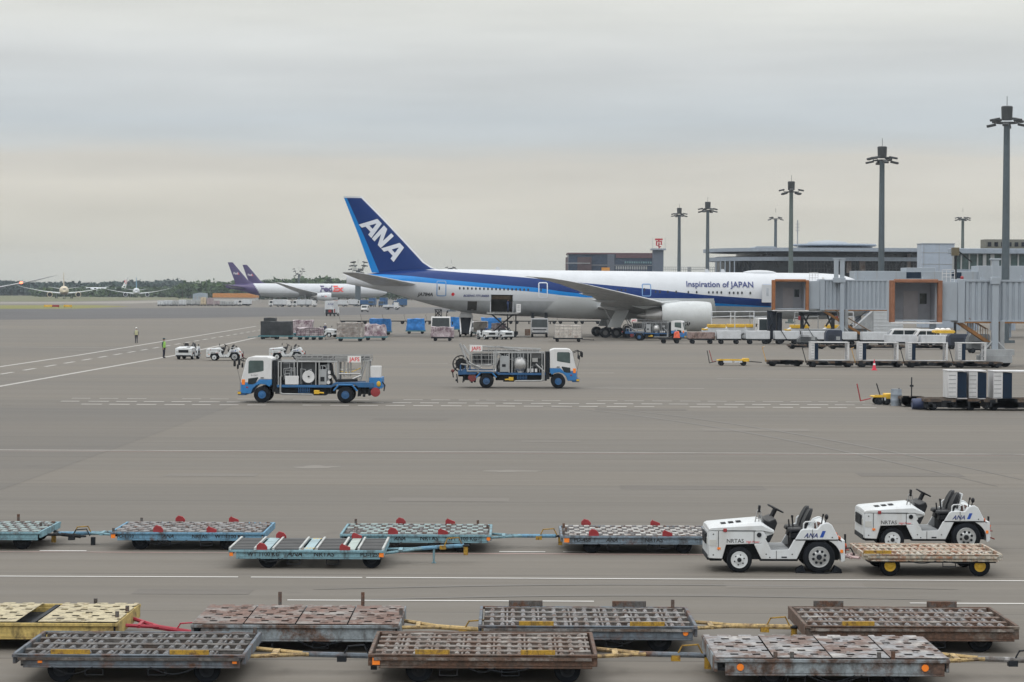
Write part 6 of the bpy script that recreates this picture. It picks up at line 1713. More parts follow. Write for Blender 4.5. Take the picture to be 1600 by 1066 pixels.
load_on(867, 908, 534.5, 'pale carton block strapped in four bays, left of the main wheels', 'w', WRAPW, 1.55, seed=18, amp=.035, sag=.02, cartlabel='dark cart under the pale carton block left of the main wheels', cmat=DARK, net=NETL, bar=(1, False, DARK), over=.2)
# string of empty carts far behind with upright drawbars
POSTG = pm('post_grey', (.12, .11, .1), .7)
n_ = 0
for i in range(12):
    pxc = 548 + i * 34; gy = 506.5
    g = gp(pxc, gy)
    flat_cart((g.x, g.y, 0), 3.9, 2.2, 'empty dark cart in the long string beyond the parked airliner', DARK, 'empty carts in a long string behind the airliner', z=.6, wr=.3, bar=(-1, True, POSTG), name='empty_cart')
# ---- belt loader, hold lift, high-lift trucks
def front_truck(px, gy, wpx, hpx, label, body, rot=90, grillm=DARK, lift=True):
    g = gp(px, gy); s = FPX / g.y; Wd = wpx / s; H = hpx / s
    t = thing('lift_truck', label, 'truck', (g.x, g.y, 0), 0)
    # front at y=0 facing the camera (-Y), x across
    b = MB(); b.prism([(0, .45), (-.0, 1.1), (.12, 1.35), (.38, H - .06), (.55, H), (1.7, H), (1.75, H - .1), (1.75, .45)], -Wd/2, Wd/2, 'x'); c = b.build('cab', body, t, bevel=.06)
    b = MB(); b.add([(-Wd/2 + .1, -.0 + .085, 1.38), (Wd/2 - .1, .085, 1.38), (Wd/2 - .14, .355, H - .16), (-Wd/2 + .14, .355, H - .16)], [(0, 1, 2, 3)]); b.build('windscreen', GLASS, c)
    b = MB(); b.box(-Wd/2 + .25, Wd/2 - .25, -.02, 0, .98, 1.12); b.box(-Wd/2 + .15, Wd/2 - .15, -.03, .0, .5, .66); b.build('grille', grillm, c)
    for sx in (-1, 1):
        b = MB(); b.box(sx * (Wd/2 - .28) - .14, sx * (Wd/2 - .28) + .14, -.035, .0, .72, .88); b.build('headlight', pm('lamp_glass', (.5, .51, .5), .15), c)
        b = MB(); b.path([(sx * Wd/2, .3, 2.1), (sx * (Wd/2 + .25), .1, 2.15)], .025, 5); b.obox((sx * (Wd/2 + .27), .1, 2.0), (.16, .1, .42)); b.build('mirror', SEAT, c, bevel=.02)
        for y in (.85, 4.2):
            w = MB(); w.lathe([(-.13, .25), (-.13, .4), (-.08, .45), (.08, .45), (.13, .4), (.13, .25)], (sx * (Wd/2 - .2), y, .45), 'x', 18); w.build('wheel', BLACK, t, smooth=40)
    b = MB(); b.box(-Wd/2 + .2, Wd/2 - .2, .3, 5.2, .5, .8); b.build('chassis', DARK, t)
    return t, Wd, H
lt, Wd, H = front_truck(688.5, 529, 30, 34, 'white high lift truck facing the camera under the tail, black frame on its roof', CABW)
b = MB(); b.box(-Wd/2 + .1, Wd/2 - .1, 1.9, 6.2, .9, 2.5); b.build('body', CABW, lt, bevel=.04)
b = MB()
for q in range(5): b.box(-.75 + q * .2, -.66 + q * .2, .6, .7, H, H + .95)
b.box(-.8, .15, .6, .7, H + .85, H + .95); b.path([(-.8, .6, H), (.1, .6, H + .9)], .06, 5); b.path([(.1, .6, H), (-.8, .6, H + .9)], .06, 5); b.path([(.72, .6, H), (.78, .6, H + .7)], .05, 5); b.obox((.85, .6, H + .6), (.2, .1, .16))
b.build('roof_frame', SEAT, lt)
gt2, Wd, H = front_truck(843, 527.5, 27, 30, 'grey truck with wide dark windscreen facing the camera under the fuselage', pm('truck_grey', (.3, .31, .33), .4, var=.1, dirt=.3))
b = MB(); b.box(-Wd/2 - .8, -Wd/2 - .1, -.2, 1.6, .25, 1.1); b.build('side_step', rusty('brown_step', (.12, .08, .06), amount=.4), gt2)
for sx in (-1, 1):
    b = MB(); b.box(sx * .9 - .2, sx * .9 + .2, 2.5, 2.9, .5, 3.3); b.build('lift_post', DARK, gt2)
# belt loader
g = gp(727, 527)
bl = thing('belt_loader', 'belt loader with white head and black belt rising to the rear hold door', 'belt loader', (g.x, g.y, 0))
b = MB(); b.add([(-.55, .1, .55), (.55, .1, .55), (.75, 4.6, 2.65), (-.75, 4.6, 2.65)], [(0, 1, 2, 3)]); b.add([(-.55, .1, .45), (.55, .1, .45), (.75, 4.6, 2.5), (-.75, 4.6, 2.5)], [(3, 2, 1, 0)]); b.build('belt', BLACK, bl)
for sx in (-1, 1):
    b = MB(); b.loft([[(sx * .6 - .08, 0, .4), (sx * .6 + .08, 0, .4), (sx * .6 + .08, 0, .75), (sx * .6 - .08, 0, .75)], [(sx * .85 - .08, 4.6, 2.45), (sx * .85 + .08, 4.6, 2.45), (sx * .85 + .08, 4.6, 2.85), (sx * .85 - .08, 4.6, 2.85)]]); b.build('side_rail', CABW, bl)
b = MB(); b.box(-.82, .82, 4.4, 4.9, 2.55, 3.1); b.obox((0, 4.7, 3.35), (1.5, .7, .35), (.3, 0, 0)); b.build('belt_head', CABW, bl, bevel=.05)
b = MB(); b.box(-.8, .8, .6, 5.6, .35, .7); b.tube((0, 3.2, .6), (0, 3.6, 1.9), .1, n=8); b.build('chassis', DARK, bl)
for sx in (-1, 1):
    for y in (1.2, 4.6):
        w = MB(); w.lathe([(-.1, .2), (-.1, .3), (.1, .3), (.1, .2)], (sx * .75, y, .3), 'x', 14); w.build('wheel', BLACK, bl, smooth=40)
# hold lift (scissor platform up at the cargo door)
g = gp(786, 527.5)
hl = thing('cargo_lift', 'cargo lift with raised dark platform and scissor legs at the open hold', 'cargo loader', (g.x, g.y + .5, 0))
pz = 6.27 - (489 - 454.2) / (FPX / g.y)
b = MB(); b.box(-2.2, 2.1, 0, 4.2, pz - .18, pz)
for q in range(11): b.box(-2.15 + q * .42, -2.0 + q * .42, -.06, 0, pz - .02, pz + .12)
b.build('platform', STEEL, hl)
b = MB()
for y in (.4, 3.6):
    b.path([(-1.6, y, .5), (1.4, y, pz - .2)], .09, 6); b.path([(1.4, y, .5), (-1.6, y, pz - .2)], .09, 6)
    for x in (1.7, .6): b.tube((x, y, .4), (x, y, pz - .15), .08, n=6)
b.build('scissor_legs', DARK, hl)
b = MB(); b.box(-2, 2, 0.2, 5.5, .35, .75); b.build('chassis', DARK, hl)
for x in (-1.5, 1.5):
    for y in (.3, 4.8):
        w = MB(); w.lathe([(-.15, .2), (-.15, .35), (.15, .35), (.15, .2)], (x, y, .35), 'y', 14); w.build('wheel', BLACK, hl, smooth=40)
b = MB(); b.box(1.75, 2.35, -.1, .35, pz + .0, pz + 1.15); cbx = b.build('control_box', CABW, hl, bevel=.03)
b = MB()
for z in (.3, .6, .85): b.box(1.9, 2.2, -.115, -.1, pz + z, pz + z + .1)
b.build('control_panel', GREY, cbx)
# van behind the belt loader
def van(px, gy, label, L=4.6, rot=0, body=None, name='van', group='vans beyond the parked equipment', Hh=1.95, cat='van'):
    g = gp(px, gy); t = thing(name, label, cat, (g.x, g.y, 0), rot, group); W = 1.75
    b = MB(); b.prism([(-L/2, .35), (-L/2, 1.0), (-L/2 + .25, 1.15), (-L/2 + .75, Hh - .08), (-L/2 + 1.0, Hh), (L/2 - .15, Hh), (L/2, Hh - .2), (L/2, .35)], 0, W); o = b.build('body', body or CABW, t, bevel=.09)
    for y in (-.006, W - .004):
        b = MB(); b.prism([(-L/2 + .55, 1.15), (-L/2 + .9, Hh - .2), (-.1, Hh - .2), (-.1, 1.15)], y, y + .01); b.prism([(0.0, 1.15), (0.0, Hh - .2), (L/2 - .25, Hh - .2), (L/2 - .2, 1.15)], y, y + .01); b.build('side_window', GLASS, o)
    b = MB(); b.add([(-L/2 + .2, .12, 1.17), (-L/2 + .2, W - .12, 1.17), (-L/2 + .68, W - .18, Hh - .14), (-L/2 + .68, .18, Hh - .14)], [(0, 1, 2, 3)]); b.build('windscreen', GLASS, o)
    for x in (-L/2 + .85, L/2 - .9):
        for y, s in ((.1, -1), (W - .1, 1)): wheel(t, x, y, .33, .33, .2, .19, GREY, s, n=16)
    b = MB(); b.box(-L/2 - .05, -L/2 + .1, .05, W - .05, .35, .55); b.box(L/2 - .1, L/2 + .05, .05, W - .05, .35, .55); b.build('bumper', DARK, t)
    return t
van(750, 524.5, 'white crew van seen nose-on behind the tow tractors at the belt loader', rot=R(75))
van(1413, 539.5, 'white minibus with dark windows standing under the nearer jet bridge', L=4.2)
van(1448, 541, 'second white minibus parked nose to tail behind the first under the jet bridge', L=3.4)
van(1328, 528, 'white van half hidden behind the carts under the farther jet bridge', L=4.0)
# row of carts along the far bridge: a dark one, a rust one, white boxed ones
def boxed_cart(pxa, pxb, gy, h, label, mat, group='box carts in a row in front of the airliner nose', lean=None):
    a, c = gp(pxa, gy), gp(pxb, gy); L = c.x - a.x
    t = flat_cart(((a.x + c.x)/2, a.y, 0), L, 2.0, label, DARK, group, z=.62, wr=.26, name='box_cart')
    b = MB()
    for x0, x1, y0, y1 in ((-L/2, L/2, -.03, .03), (-L/2, L/2, 1.97, 2.03), (-L/2 - .03, -L/2 + .03, .03, 1.97), (L/2 - .03, L/2 + .03, .03, 1.97)): b.box(x0, x1, y0, y1, .63, .63 + h)
    b.build('box_side', mat, t, bevel=.03)
    if lean:
        b = MB(); b.path([(0, -.1, .5), (-.9, -.1, 1.9)], .04, 6); b.build('drawbar', DARK, t)
    return t
BW = pm('cart_white', (.53, .56, .6), .4, var=.06, dirt=.2, streak=True)
boxed_cart(1031, 1064, 537, .02, 'low dark cart with an orange safety bundle, left end of the box cart row', DARK)
RB = rusty('rose_brown_side', (.28, .21, .2), amount=.4, scale=2)
boxed_cart(1076, 1116, 537.5, .75, 'brown sided cart between the engine and the white box carts', RB)
boxed_cart(1121, 1157, 537.8, .95, 'first white box cart right of the brown sided cart', BW)
boxed_cart(1166, 1202, 538, .95, 'second white box cart counted from the brown sided cart', BW)
boxed_cart(1211, 1248, 538.2, .95, 'third white box cart from the brown one, with a dark drawbar leaning on it', BW, lean=1)
boxed_cart(1255, 1293, 538.6, .95, 'fourth white box cart, in front of the dark lift frame', BW, lean=1)
boxed_cart(1312, 1338, 539, .9, 'short white box cart beside the jet bridge column', BW)
boxed_cart(1348, 1384, 540, .95, 'white box cart left of the first minibus', BW)
boxed_cart(1386, 1430, 543, .8, 'white box cart with dark sagging cover in front of the minibuses', BW)
boxed_cart(1440, 1488, 543.5, .8, 'white box cart in front of the second minibus', BW)
a = gp(1058, 536.5)
o = lumpy('safety_bundle', 'orange bundle of safety cones and netting on the low dark cart', 'bundle', (a.x, a.y + .3, .62), .8, .8, .75, pm('hi_vis_orange', (.75, .12, .05), .6, var=.3), seed=21, amp=.12, taper=.5)
# brown pallets stacked low behind
for i, (pxa, pxb) in enumerate(((1232, 1290), (1296, 1345), (1352, 1412), (1420, 1480))):
    a, c = gp(pxa, 545.5 + i * .3), gp(pxb, 545.5 + i * .3)
    flat_cart(((a.x + c.x)/2, a.y, 0), c.x - a.x, 1.8, 'low rusty cart in the crowded row below the jet bridges', RUSTD, 'low rusty carts below the jet bridges', z=.45, wr=.22, skirt=True)
# lift frame and yellow loaders behind the box carts
g = gp(1278, 534)
lf = thing('bridge_undercarriage', 'dark wheeled lift undercarriage of the farther jet bridge with red ends', 'bridge undercarriage', (g.x, g.y, 0))
b = MB()
for x in (-2.0, 1.9): b.box(x - .2, x + .2, 0, .5, .9, 3.6); b.path([(x, .2, 3.4), (x * .55, .2, 2.0)], .12, 6)
b.box(-2.4, 2.4, 0, .6, 3.3, 3.75); b.box(-2.1, 2.1, 0, .5, .9, 1.25); b.path([(-2, .2, 1.2), (-1.2, .2, 3.3)], .1, 6); b.path([(2, .2, 1.2), (1.2, .2, 3.3)], .1, 6)
b.build('frame', DARK, lf)
b = MB(); b.box(-2.3, 2.2, -.1, .6, 1.25, 1.6); b.build('crossbeam', GREY, lf, bevel=.05)
for x in (-2.35, 2.35):
    b = MB(); b.box(x - .14, x + .14, -.03, .1, 2.7, 3.2); b.build('warning_plate', RED, lf)
for x in (-1.4, 1.4):
    w = MB(); w.lathe([(-.2, .3), (-.2, .5), (.2, .5), (.2, .3)], (x, .25, .5), 'y', 16); w.build('wheel', BLACK, lf, smooth=40)
def loader(px, gy, label, m, k=1.0):
    g = gp(px, gy); t = thing('ground_loader', label, 'loader', (g.x, g.y, 0), 0, 'yellow and white loaders beyond the box carts')
    b = MB(); b.prism([(-1.3, .4), (-1.3, .95), (-.3, 1.5), (1.1, 1.15), (1.3, .95), (1.3, .4)], 0, 1.4); b.build('body', BW, t, bevel=.05)
    b = MB(); b.box(-.75, 1.0, -.05, 1.45, 1.2, 1.52); b.box(-1.28, -.76, -.04, 1.44, .96, 1.1); b.build('deck', m, t, bevel=.03)
    b = MB(); b.path([(-.4, .1, 1.5), (-.4, .1, 2.7), (1.9, .1, 2.75)], .05, 6); b.path([(-.4, .1, 2.2), (1.9, .1, 2.3)], .05, 6); b.path([(1.9, .1, 1.2), (1.9, .1, 2.75)], .05, 6); b.build('guard_rail', GREY if k > 1 else BW, t)
    for x in (-.9, .9): wheel(t, x, .1, .35, .35, .2, .2, GREY, -1, n=16)
    t.scale = (1.3, 1.3, 1.35)
    return t
loader(1118, 532, 'yellow and white loader just right of the engine', YELLOW)
loader(1148, 531.5, 'yellow and white loader with pale guard rail, second from the engine', YELLOW)
loader(1178, 531.5, 'yellow and white loader nearest the white truck cab', YELLOW, 1.2)
loader(1248, 533, 'yellow and white loader behind the third box cart', YELLOW, 1.2)
loader(1303, 533, 'yellow loader right of the dark lift frame', YELLOW)
lt2, Wd, H = front_truck(1196, 533, 22, 36, 'white truck cab facing the camera behind the second box cart', CABW)
b = MB(); b.box(-Wd/2, Wd/2, 1.9, 6, .9, 2.9); b.build('body', CABW, lt2, bevel=.04)
def power_unit(px, gy, label, m, L=2.6, H=1.5, rot=0.0):
    g = gp(px, gy); t = thing('power_unit', label, 'power unit', (g.x, g.y, 0), rot, 'towed power units and tugs under the jet bridges')
    b = MB(); b.prism([(-L/2, .45), (-L/2, H * .8), (-L/2 + .25, H), (L/2 - .1, H), (L/2, H * .9), (L/2, .45)], 0, 1.5); c = b.build('housing', m, t, bevel=.04)
    b = MB()
    for q in range(6): b.box(-L/2 + .3, L/2 - .9, -.015, -.001, .6 + q * .12, .65 + q * .12)
    b.build('louvres', DARK, c)
    b = MB(); b.box(L/2 - .7, L/2 - .25, -.015, -.001, .75, 1.15); b.build('control_panel', GREY, c)
    b = MB(); b.box(-L/2 - .1, L/2 + .1, .05, 1.45, .3, .45); b.path([(-L/2, .75, .4), (-L/2 - .9, .75, .3)], .04, 6); b.path([(L/2 - .2, .1, 1.0), (L/2 + .2, .0, .7), (L/2 + .3, .1, .1)], .05, 6); b.build('chassis', DARK, t)
    for x in (-L/2 + .45, L/2 - .45):
        for y, s in ((.08, -1), (1.42, 1)): wheel(t, x, y, .28, .28, .16, .14, DARK, s, n=14)
    return t
NAVYU = pm('unit_navy', (.02, .03, .055), .5, var=.2, dirt=.3); DGU = pm('unit_grey', (.09, .1, .11), .5, var=.2, dirt=.4)
power_unit(1262, 541.5, 'low dark grey power unit in front of the third and fourth white box carts', DGU, 2.2, 1.1)
power_unit(1303, 541.5, 'navy power unit left of the farther jet bridge lift column', NAVYU, 1.9, 1.9)
power_unit(1338, 536, 'dark grey power unit right of the farther jet bridge lift column', DGU, 2.6, 1.8)
power_unit(1500, 546, 'navy power unit by the stair of the nearer jet bridge', NAVYU, 2.6, 1.7)
power_unit(1530, 552, 'dark grey power unit beside the nearer jet bridge lift column', DGU, 2.2, 2.0)
# boat-shaped yellow platform, airstairs shed
g = gp(1476, 543)
yp = thing('towed_platform', 'yellow edged platform with white heaps on top behind the racks', 'platform', (g.x, g.y, 0))
b = MB(); b.prism([(-1.2, 1.7), (-1.1, 1.95), (1.1, 1.95), (1.25, 1.75), (1.0, 1.6), (-1.0, 1.6)], 0, 1.8); b.build('deck', YELLOW, yp, bevel=.03)
b = MB()
for x in (-.9, .9): b.box(x - .05, x + .05, .1, .2, .3, 1.65); b.box(x - .05, x + .05, 1.6, 1.7, .3, 1.65)
b.box(-1, 1, .1, 1.7, .3, .45); b.build('legs', GREY, yp)
b = MB()
for x in (-.7, -.1, .5): b.ball((x, .8, 2.0), (.35, .5, .22), 10, 6)
b.build('white_bags', pm('canvas_white', (.7, .7, .7), .8, var=.15), yp, smooth=60)
for x in (-.8, .8): wheel(yp, x, .2, .25, .25, .15, .14, GREY, -1, n=14)
g = gp(1372, 533)
sh = thing('air_stairs', 'grey white passenger stair truck with ribbed side under the farther jet bridge', 'stair truck', (g.x, g.y, 0))
b = MB(); b.box(-.6, 3.2, 0, 2, .8, 4.2)
for q in range(7): b.box(-.62, 3.22, -.03, 0, 1.0 + q * .45, 1.08 + q * .45)
b.build('body', pm('pale_grey', (.48, .51, .54), .5, var=.06, dirt=.15), sh, bevel=.03)
b = MB(); b.prism([(-3.6, .8), (-3.6, 1.2), (-.6, 3.9), (-.6, .8)], .1, 1.9); b.build('stair_flight', GREY, sh)
b = MB(); b.path([(-3.6, .1, 2.0), (-.6, .1, 4.6), (3.0, .1, 4.6)], .05, 6); b.build('handrail', DARK, sh)
for x in (-2.6, 2.2): wheel(sh, x, .2, .42, .42, .25, .24, GREY, -1, n=16)
# ---- open frame containers on carts (the two rows at the right)
RACKW = pm('rack_white', (.56, .57, .59), .45, var=.06, dirt=.3, streak=True)
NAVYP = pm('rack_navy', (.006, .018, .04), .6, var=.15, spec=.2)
def rack(px0, px1, y_top, y_bot, d, label, group, right=True, wl=.62, post=None):
    a, c = at(px0, y_bot, d), at(px1, y_bot, d); L = c.x - a.x; H = a.z - at(px0, y_top, d).z
    H = -H; z0 = a.z
    t = thing('open_container', label, 'container', (a.x, d, z0), 0, group)
    b = MB(); b.box(0, wl * .5, 0, 1.5, 0, H)
    b.build('end_panel', RACKW, t, bevel=.02)
    b = MB()
    for q in range(6): b.box(.04, wl * .42, -.012, 0, .08 + q * H / 6.4, .12 + q * H / 6.4)
    b.build('panel_marks', GREY, t)
    b = MB(); b.box(wl * .5 + .003, wl, .03, 1.48, .02, H - .05); b.build('navy_panel', NAVYP, t)
    b = MB(); b.box(-.02, L, -.03, 1.52, H, H + .07); b.box(wl * .5 + .01, L - .01, .02, 1.5, -.05, -.003); b.build('frame_rail', RACKW, t, bevel=.012)
    if right:
        b = MB(); b.box(L - .17, L, 0, .1, 0, H - .002); b.box(L - .17, L, 1.4, 1.5, 0, H - .002); b.box(L - .12, L - .06, .1, 1.4, .3, .36); b.box(L - .12, L - .06, .1, 1.4, H * .7, H * .7 + .06); b.build('corner_post', RACKW, t, bevel=.01)
    return t
gr = 'white and navy open containers on low carts at the right'
d1 = gp(1300, 574).y + .4
for i, (a, c, lab) in enumerate(((1267, 1327, 'white and navy open container at the left end of the four in a row'), (1342, 1404, 'white and navy open container second from the left, just above the traffic cone'),
                                 (1419, 1481, 'white and navy open container third from the left in the row of four'), (1497, 1541, 'white and navy open container at the right end of the four, beside the bridge column'))):
    rack(a, c, 535.8 + i * .3, 562.5 + i * .3, d1, lab, gr)
def rusty_cart(px0, px1, gy, label, group, mat=None, z=.5, wr=.25, bar=None, rim=None, W=1.9):
    a, c = gp(px0, gy), gp(px1, gy)
    return flat_cart(((a.x + c.x)/2, a.y, 0), c.x - a.x, W, label, mat or RUSTD, group, z=z, wr=wr, nw=2, bar=bar, skirt=True)
STRB = pm('straw_bar', (.5, .3, .1), .6)
gc = 'dark rusty carts in a row under the open containers'
rusty_cart(1199, 1255, 572.5, 'empty dark rusty cart with raised straw bar at the left end of its row', gc, bar=(-1, True, STRB))
for i, lab in enumerate(('dark rusty cart under the left open container', 'dark rusty cart behind the traffic cone', 'dark rusty cart under the third open container', 'dark rusty cart beside the bridge column')):
    rusty_cart(1262 + 77 * i, 1334 + 77 * i, 574 + .4 * i, lab, gc, bar=(-1, True, DARK if i != 1 else STRB))
# little yellow cart with raised handles
def handle_cart(px0, px1, gy, label, hy, mats, off=0.0):
    a, c = gp(px0, gy), gp(px1, gy); L = c.x - a.x
    t = thing('handle_cart', label, 'hand cart', ((a.x + c.x)/2, a.y, 0), 0, 'small yellow carts with raised handles')
    b = MB(); b.box(-L/2, L/2, 0, 1.2, .42, .5); b.box(L/2 - .5, L/2, -.03, 1.2, .35, .62); b.box(-L/2 + .1, L/2 - .5, .0, .1, .5, .56); b.build('bed', mats[0], t, bevel=.02)
    b = MB(); b.box(-L/2 + .5, -.1, -.02, .02, .26, .42); b.box(.1, L/2 - .6, -.02, .02, .26, .42); b.build('side_plate', BW, t)
    for x in (-L/2 + .35, L/2 - .45):
        for y, s in ((.08, -1), (1.1, 1)): wheel(t, x, y, .22, .22, .16, .12, DARK, s, n=16)
    b = MB(); b.path([(-L/2 - .1, .3, .35), (-L/2 - .65, .3, .22), (-L/2 - .85, .3, hy)], .035, 6); b.build('raised_handle', mats[1], t, smooth=40)
    b = MB(); b.path([(-L/2 - .1 + off, .9, .35), (-L/2 - .35 + off, .9, .28), (-L/2 - .62 + off, .9, hy)], .035, 6); b.build('raised_handle', mats[2], t, smooth=40)
    b = MB(); b.path([(L/2, .6, .35), (L/2 + 1.1, .6, .28)], .04, 6); b.build('drawbar', DARK, t)
    return t
DKRED = pm('dark_red_bar', (.25, .05, .05), .6)
handle_cart(1121, 1170, 571.5, 'small yellow cart with two thin dark handles sticking up, apart on the apron', 1.25, (YELLOW, DARK, DKRED))
handle_cart(1364, 1398, 633, 'yellow cart nearest the right edge with a red and a black handle raised', 1.15, (YELLOW, RED, DARK), .95)
gk = gp(1366, 578.6)
cn = thing('traffic_cone', 'red and white traffic cone standing in front of the rusty carts', 'traffic cone', (gk.x, gk.y, 0))
b = MB(); b.box(-.22, .22, -.22, .22, 0, .05); b.lathe([(.05, .17), (.42, .1)], (0, 0, 0), 'z', 16); b.lathe([(.56, .075), (.86, .03)], (0, 0, 0), 'z', 16); b.build('cone', pm('cone_red', (.6, .03, .07), .5), cn, smooth=40)
b = MB(); b.lathe([(.42, .102), (.56, .077)], (0, 0, 0), 'z', 16); b.build('white_band', SIGNW, cn, smooth=40)
# nearer right group
d2 = gp(1500, 642).y + .2
gr2 = 'white and navy open containers on low carts at the right'
rack(1481, 1512, 580.5, 622, d2, 'tall white and navy container with dark opening, left of the three on the nearest cart', gr2, right=False, wl=1.0)
rack(1513.5, 1541, 581, 622.5, d2 + .3, 'white and navy container in the middle of the three on the nearest cart', gr2, right=False, wl=.95)
rack(1552, 1640, 581.5, 624, d2 + .6, 'white and grey container rightmost of the three on the nearest cart', gr2, right=True, wl=1.0)
gq = 'rusty carts in the nearest group at the right edge'
rusty_cart(1443, 1530, 641.5, 'rusty cart with pale wheel hubs carrying the three upright containers', gq, wr=.27, z=.62, W=2.2)
rusty_cart(1538, 1640, 642, 'rusty cart running out of the right edge under the rightmost container', gq, wr=.27, z=.62, W=2.2, bar=(-1, False, YELLOW))
rusty_cart(1408, 1446, 636, 'short rusty cart between the grey drum and the navy drum', gq, wr=.22, z=.55, W=1.4)
g = gp(1402, 634.5); dr = thing('drum', 'grey drum standing upright by the yellow handle cart', 'drum', (g.x, g.y + .4, 0))
b = MB(); b.lathe([(0, .3), (.28, .31), (.3, .32), (.32, .31), (.6, .31), (.62, .32), (.64, .31), (.92, .3)], (0, 0, 0), 'z', 18); b.build('barrel', pm('drum_blue', (.22, .26, .31), .5, dirt=.4), dr, smooth=40)
b = MB(); b.lathe([(.92, .05), (.95, .05)], (.15, 0, 0), 'z', 10); b.build('bung', DARK, dr)
g = gp(1436, 640); dr = thing('drum', 'navy drum lying against the rusty cart', 'drum', (g.x, g.y - .1, 0))
b = MB(); b.lathe([(-.4, .28), (-.1, .3), (0, .31), (.1, .3), (.4, .28)], (0, 0, .31), 'x', 18); b.build('barrel', pm('drum_navy', (.025, .04, .1), .5, dirt=.3), dr, smooth=40)
b = MB(); b.lathe([(-.43, .05), (-.4, .05)], (0, 0, .42), 'x', 10); b.build('bung', DARK, dr)
g = gp(1428, 637); lv = thing('lever_post', 'thin upright lever post in the nearest right group of carts', 'post', (g.x, g.y + .8, 0))
b = MB(); b.path([(0, 0, 0), (0, 0, 1.6)], .035, 6); b.box(-.1, .1, -.03, .03, 1.1, 1.2); b.box(-.15, .15, -.15, .15, 0, .04); b.build('post', DARK, lv)
# ---- far vehicles by the freighters
def far_truck(px, gy, label, body, rot=0, L=6.0, H=3.0, cabm=None, group='service trucks by the freighters', W=2.2):
    g = gp(px, gy); t = thing('service_truck', label, 'truck', (g.x, g.y, 0), rot, group)
    b = MB(); b.box(-L/2 + 1.7, L/2, 0, W, .8, H); b.build('box_body', body, t, bevel=.05)
    b = MB(); b.prism([(-L/2, .5), (-L/2, 1.2), (-L/2 + .25, 2.2), (-L/2 + 1.6, 2.3), (-L/2 + 1.6, .5)], 0.05, W - .05); c = b.build('cab', cabm or CABW, t, bevel=.05)
    b = MB(); b.prism([(-L/2 + .3, 1.3), (-L/2 + .4, 2.05), (-L/2 + 1.3, 2.05), (-L/2 + 1.3, 1.3)], 0.03, .06); b.build('door_window', GLASS, c)
    b = MB(); b.add([(-L/2 - .02, .2, 1.25), (-L/2 - .02, W - .2, 1.25), (-L/2 + .2, W - .25, 2.1), (-L/2 + .2, .25, 2.1)], [(0, 1, 2, 3)]); b.build('windscreen', GLASS, c)
    b = MB(); b.box(-L/2, L/2, .2, W - .2, .5, .78); b.build('chassis', DARK, t)
    for x in (-L/2 + .8, L/2 - 1.2):
        for y, s in ((.15, -1), (W - .15, 1)): wheel(t, x, y, .42, .42, .25, .22, GREY, s, n=14)
    return t
ft = far_truck(512, 494, 'white box truck with red panel seen from behind on the far apron', BW, R(-100), 5.5, 3.6)
b = MB(); b.box(2.752, 2.77, .15, 2.05, .8, 1.6); b.build('rear_step', DARK, ft)
b = MB(); b.box(1.6, 2.7, 2.2, 2.22, .85, 1.7); b.box(2.77, 2.78, .9, 1.6, .9, 1.5); b.build('red_panel', RED, ft)
b = MB(); b.text('ANA', .7, lambda u, v: (2.765, .6 + u, 2.6 + v), .01, .3); b.build('lettering', NAVYINK, ft)
far_truck(586, 479.5, 'blue sided service truck left of the parked airliner tail gap', DBLUE, R(80), 5, 3.2, DBLUE)
far_truck(603, 480, 'blue service truck beside the white flatbed under the tail', DBLUE, R(78), 5, 3.4, DBLUE)
far_truck(626, 480, 'blue service truck farthest right under the tail', DBLUE, R(20), 5, 3.0, DBLUE)
far_truck(613, 484, 'white flatbed truck in front of the blue trucks under the tail', BW, R(170), 5, 1.5)
far_truck(570, 479, 'blue tanker truck below the freighter nose', DBLUE, 0, 7, 2.4)
far_truck(548, 479, 'white service truck left of the blue tanker', BW, 0, 5, 2.6)
far_truck(531, 479.5, 'white service truck with red cab right of the box truck', BW, 0, 5, 2.5, RED)
van(575, 487.5, 'small white van driving on the far apron towards the camera', L=3.6, rot=R(85), group='vans on the far apron')
for i, px in enumerate((430, 447, 467, 486)):
    far_truck(px, 479.5, ('white catering truck below the first freighter wing, leftmost of four', 'white catering truck with a red tail, second of four below the freighter', 'white catering truck third of four below the freighter', 'white catering truck fourth of four, nearest the box truck')[i], BW, R((10, 170, 8, 172)[i]), 4.6, 2.6, group='white catering trucks below the freighter')
ULDS = [pm('uld_alu', (.4, .42, .44), .4, .4, var=.15, dirt=.3), pm('uld_cream', (.5, .42, .3), .5, var=.15, dirt=.3), pm('uld_mauve', (.33, .27, .29), .5, var=.15, dirt=.3), BW]
gu = 'air cargo containers lined up on the far left'
def uld(px, gy, w, h, m, lab, z=.5):
    g = gp(px, gy); s = FPX / g.y; L = w / s; H = h / s
    t = thing('cargo_container', lab, 'container', (g.x, g.y, 0), 0, gu)
    b = MB(); b.prism([(0, z), (0, z + H * .95), (.15, z + H), (L - .15, z + H), (L, z + H * .95), (L, z)], 0, 2.2); b.build('shell', m, t, bevel=.04)
    b = MB(); b.box(.15, L - .15, -.02, -.001, z + .15, z + .25); b.box(L/2 - .03, L/2 + .03, -.02, -.001, z + .1, z + H - .2); b.box(.0, L, .1, 2.1, .2, z - .004)
    for x in (.3, L - .3): b.tube((x, .0, .2), (x, .25, .2), .2, n=10)
    b.build('base_and_ribs', DARK, t)
random.seed(11)
x = 246; i = 0
kinds = ['silver', 'cream', 'mauve', 'white']
rowlab = []
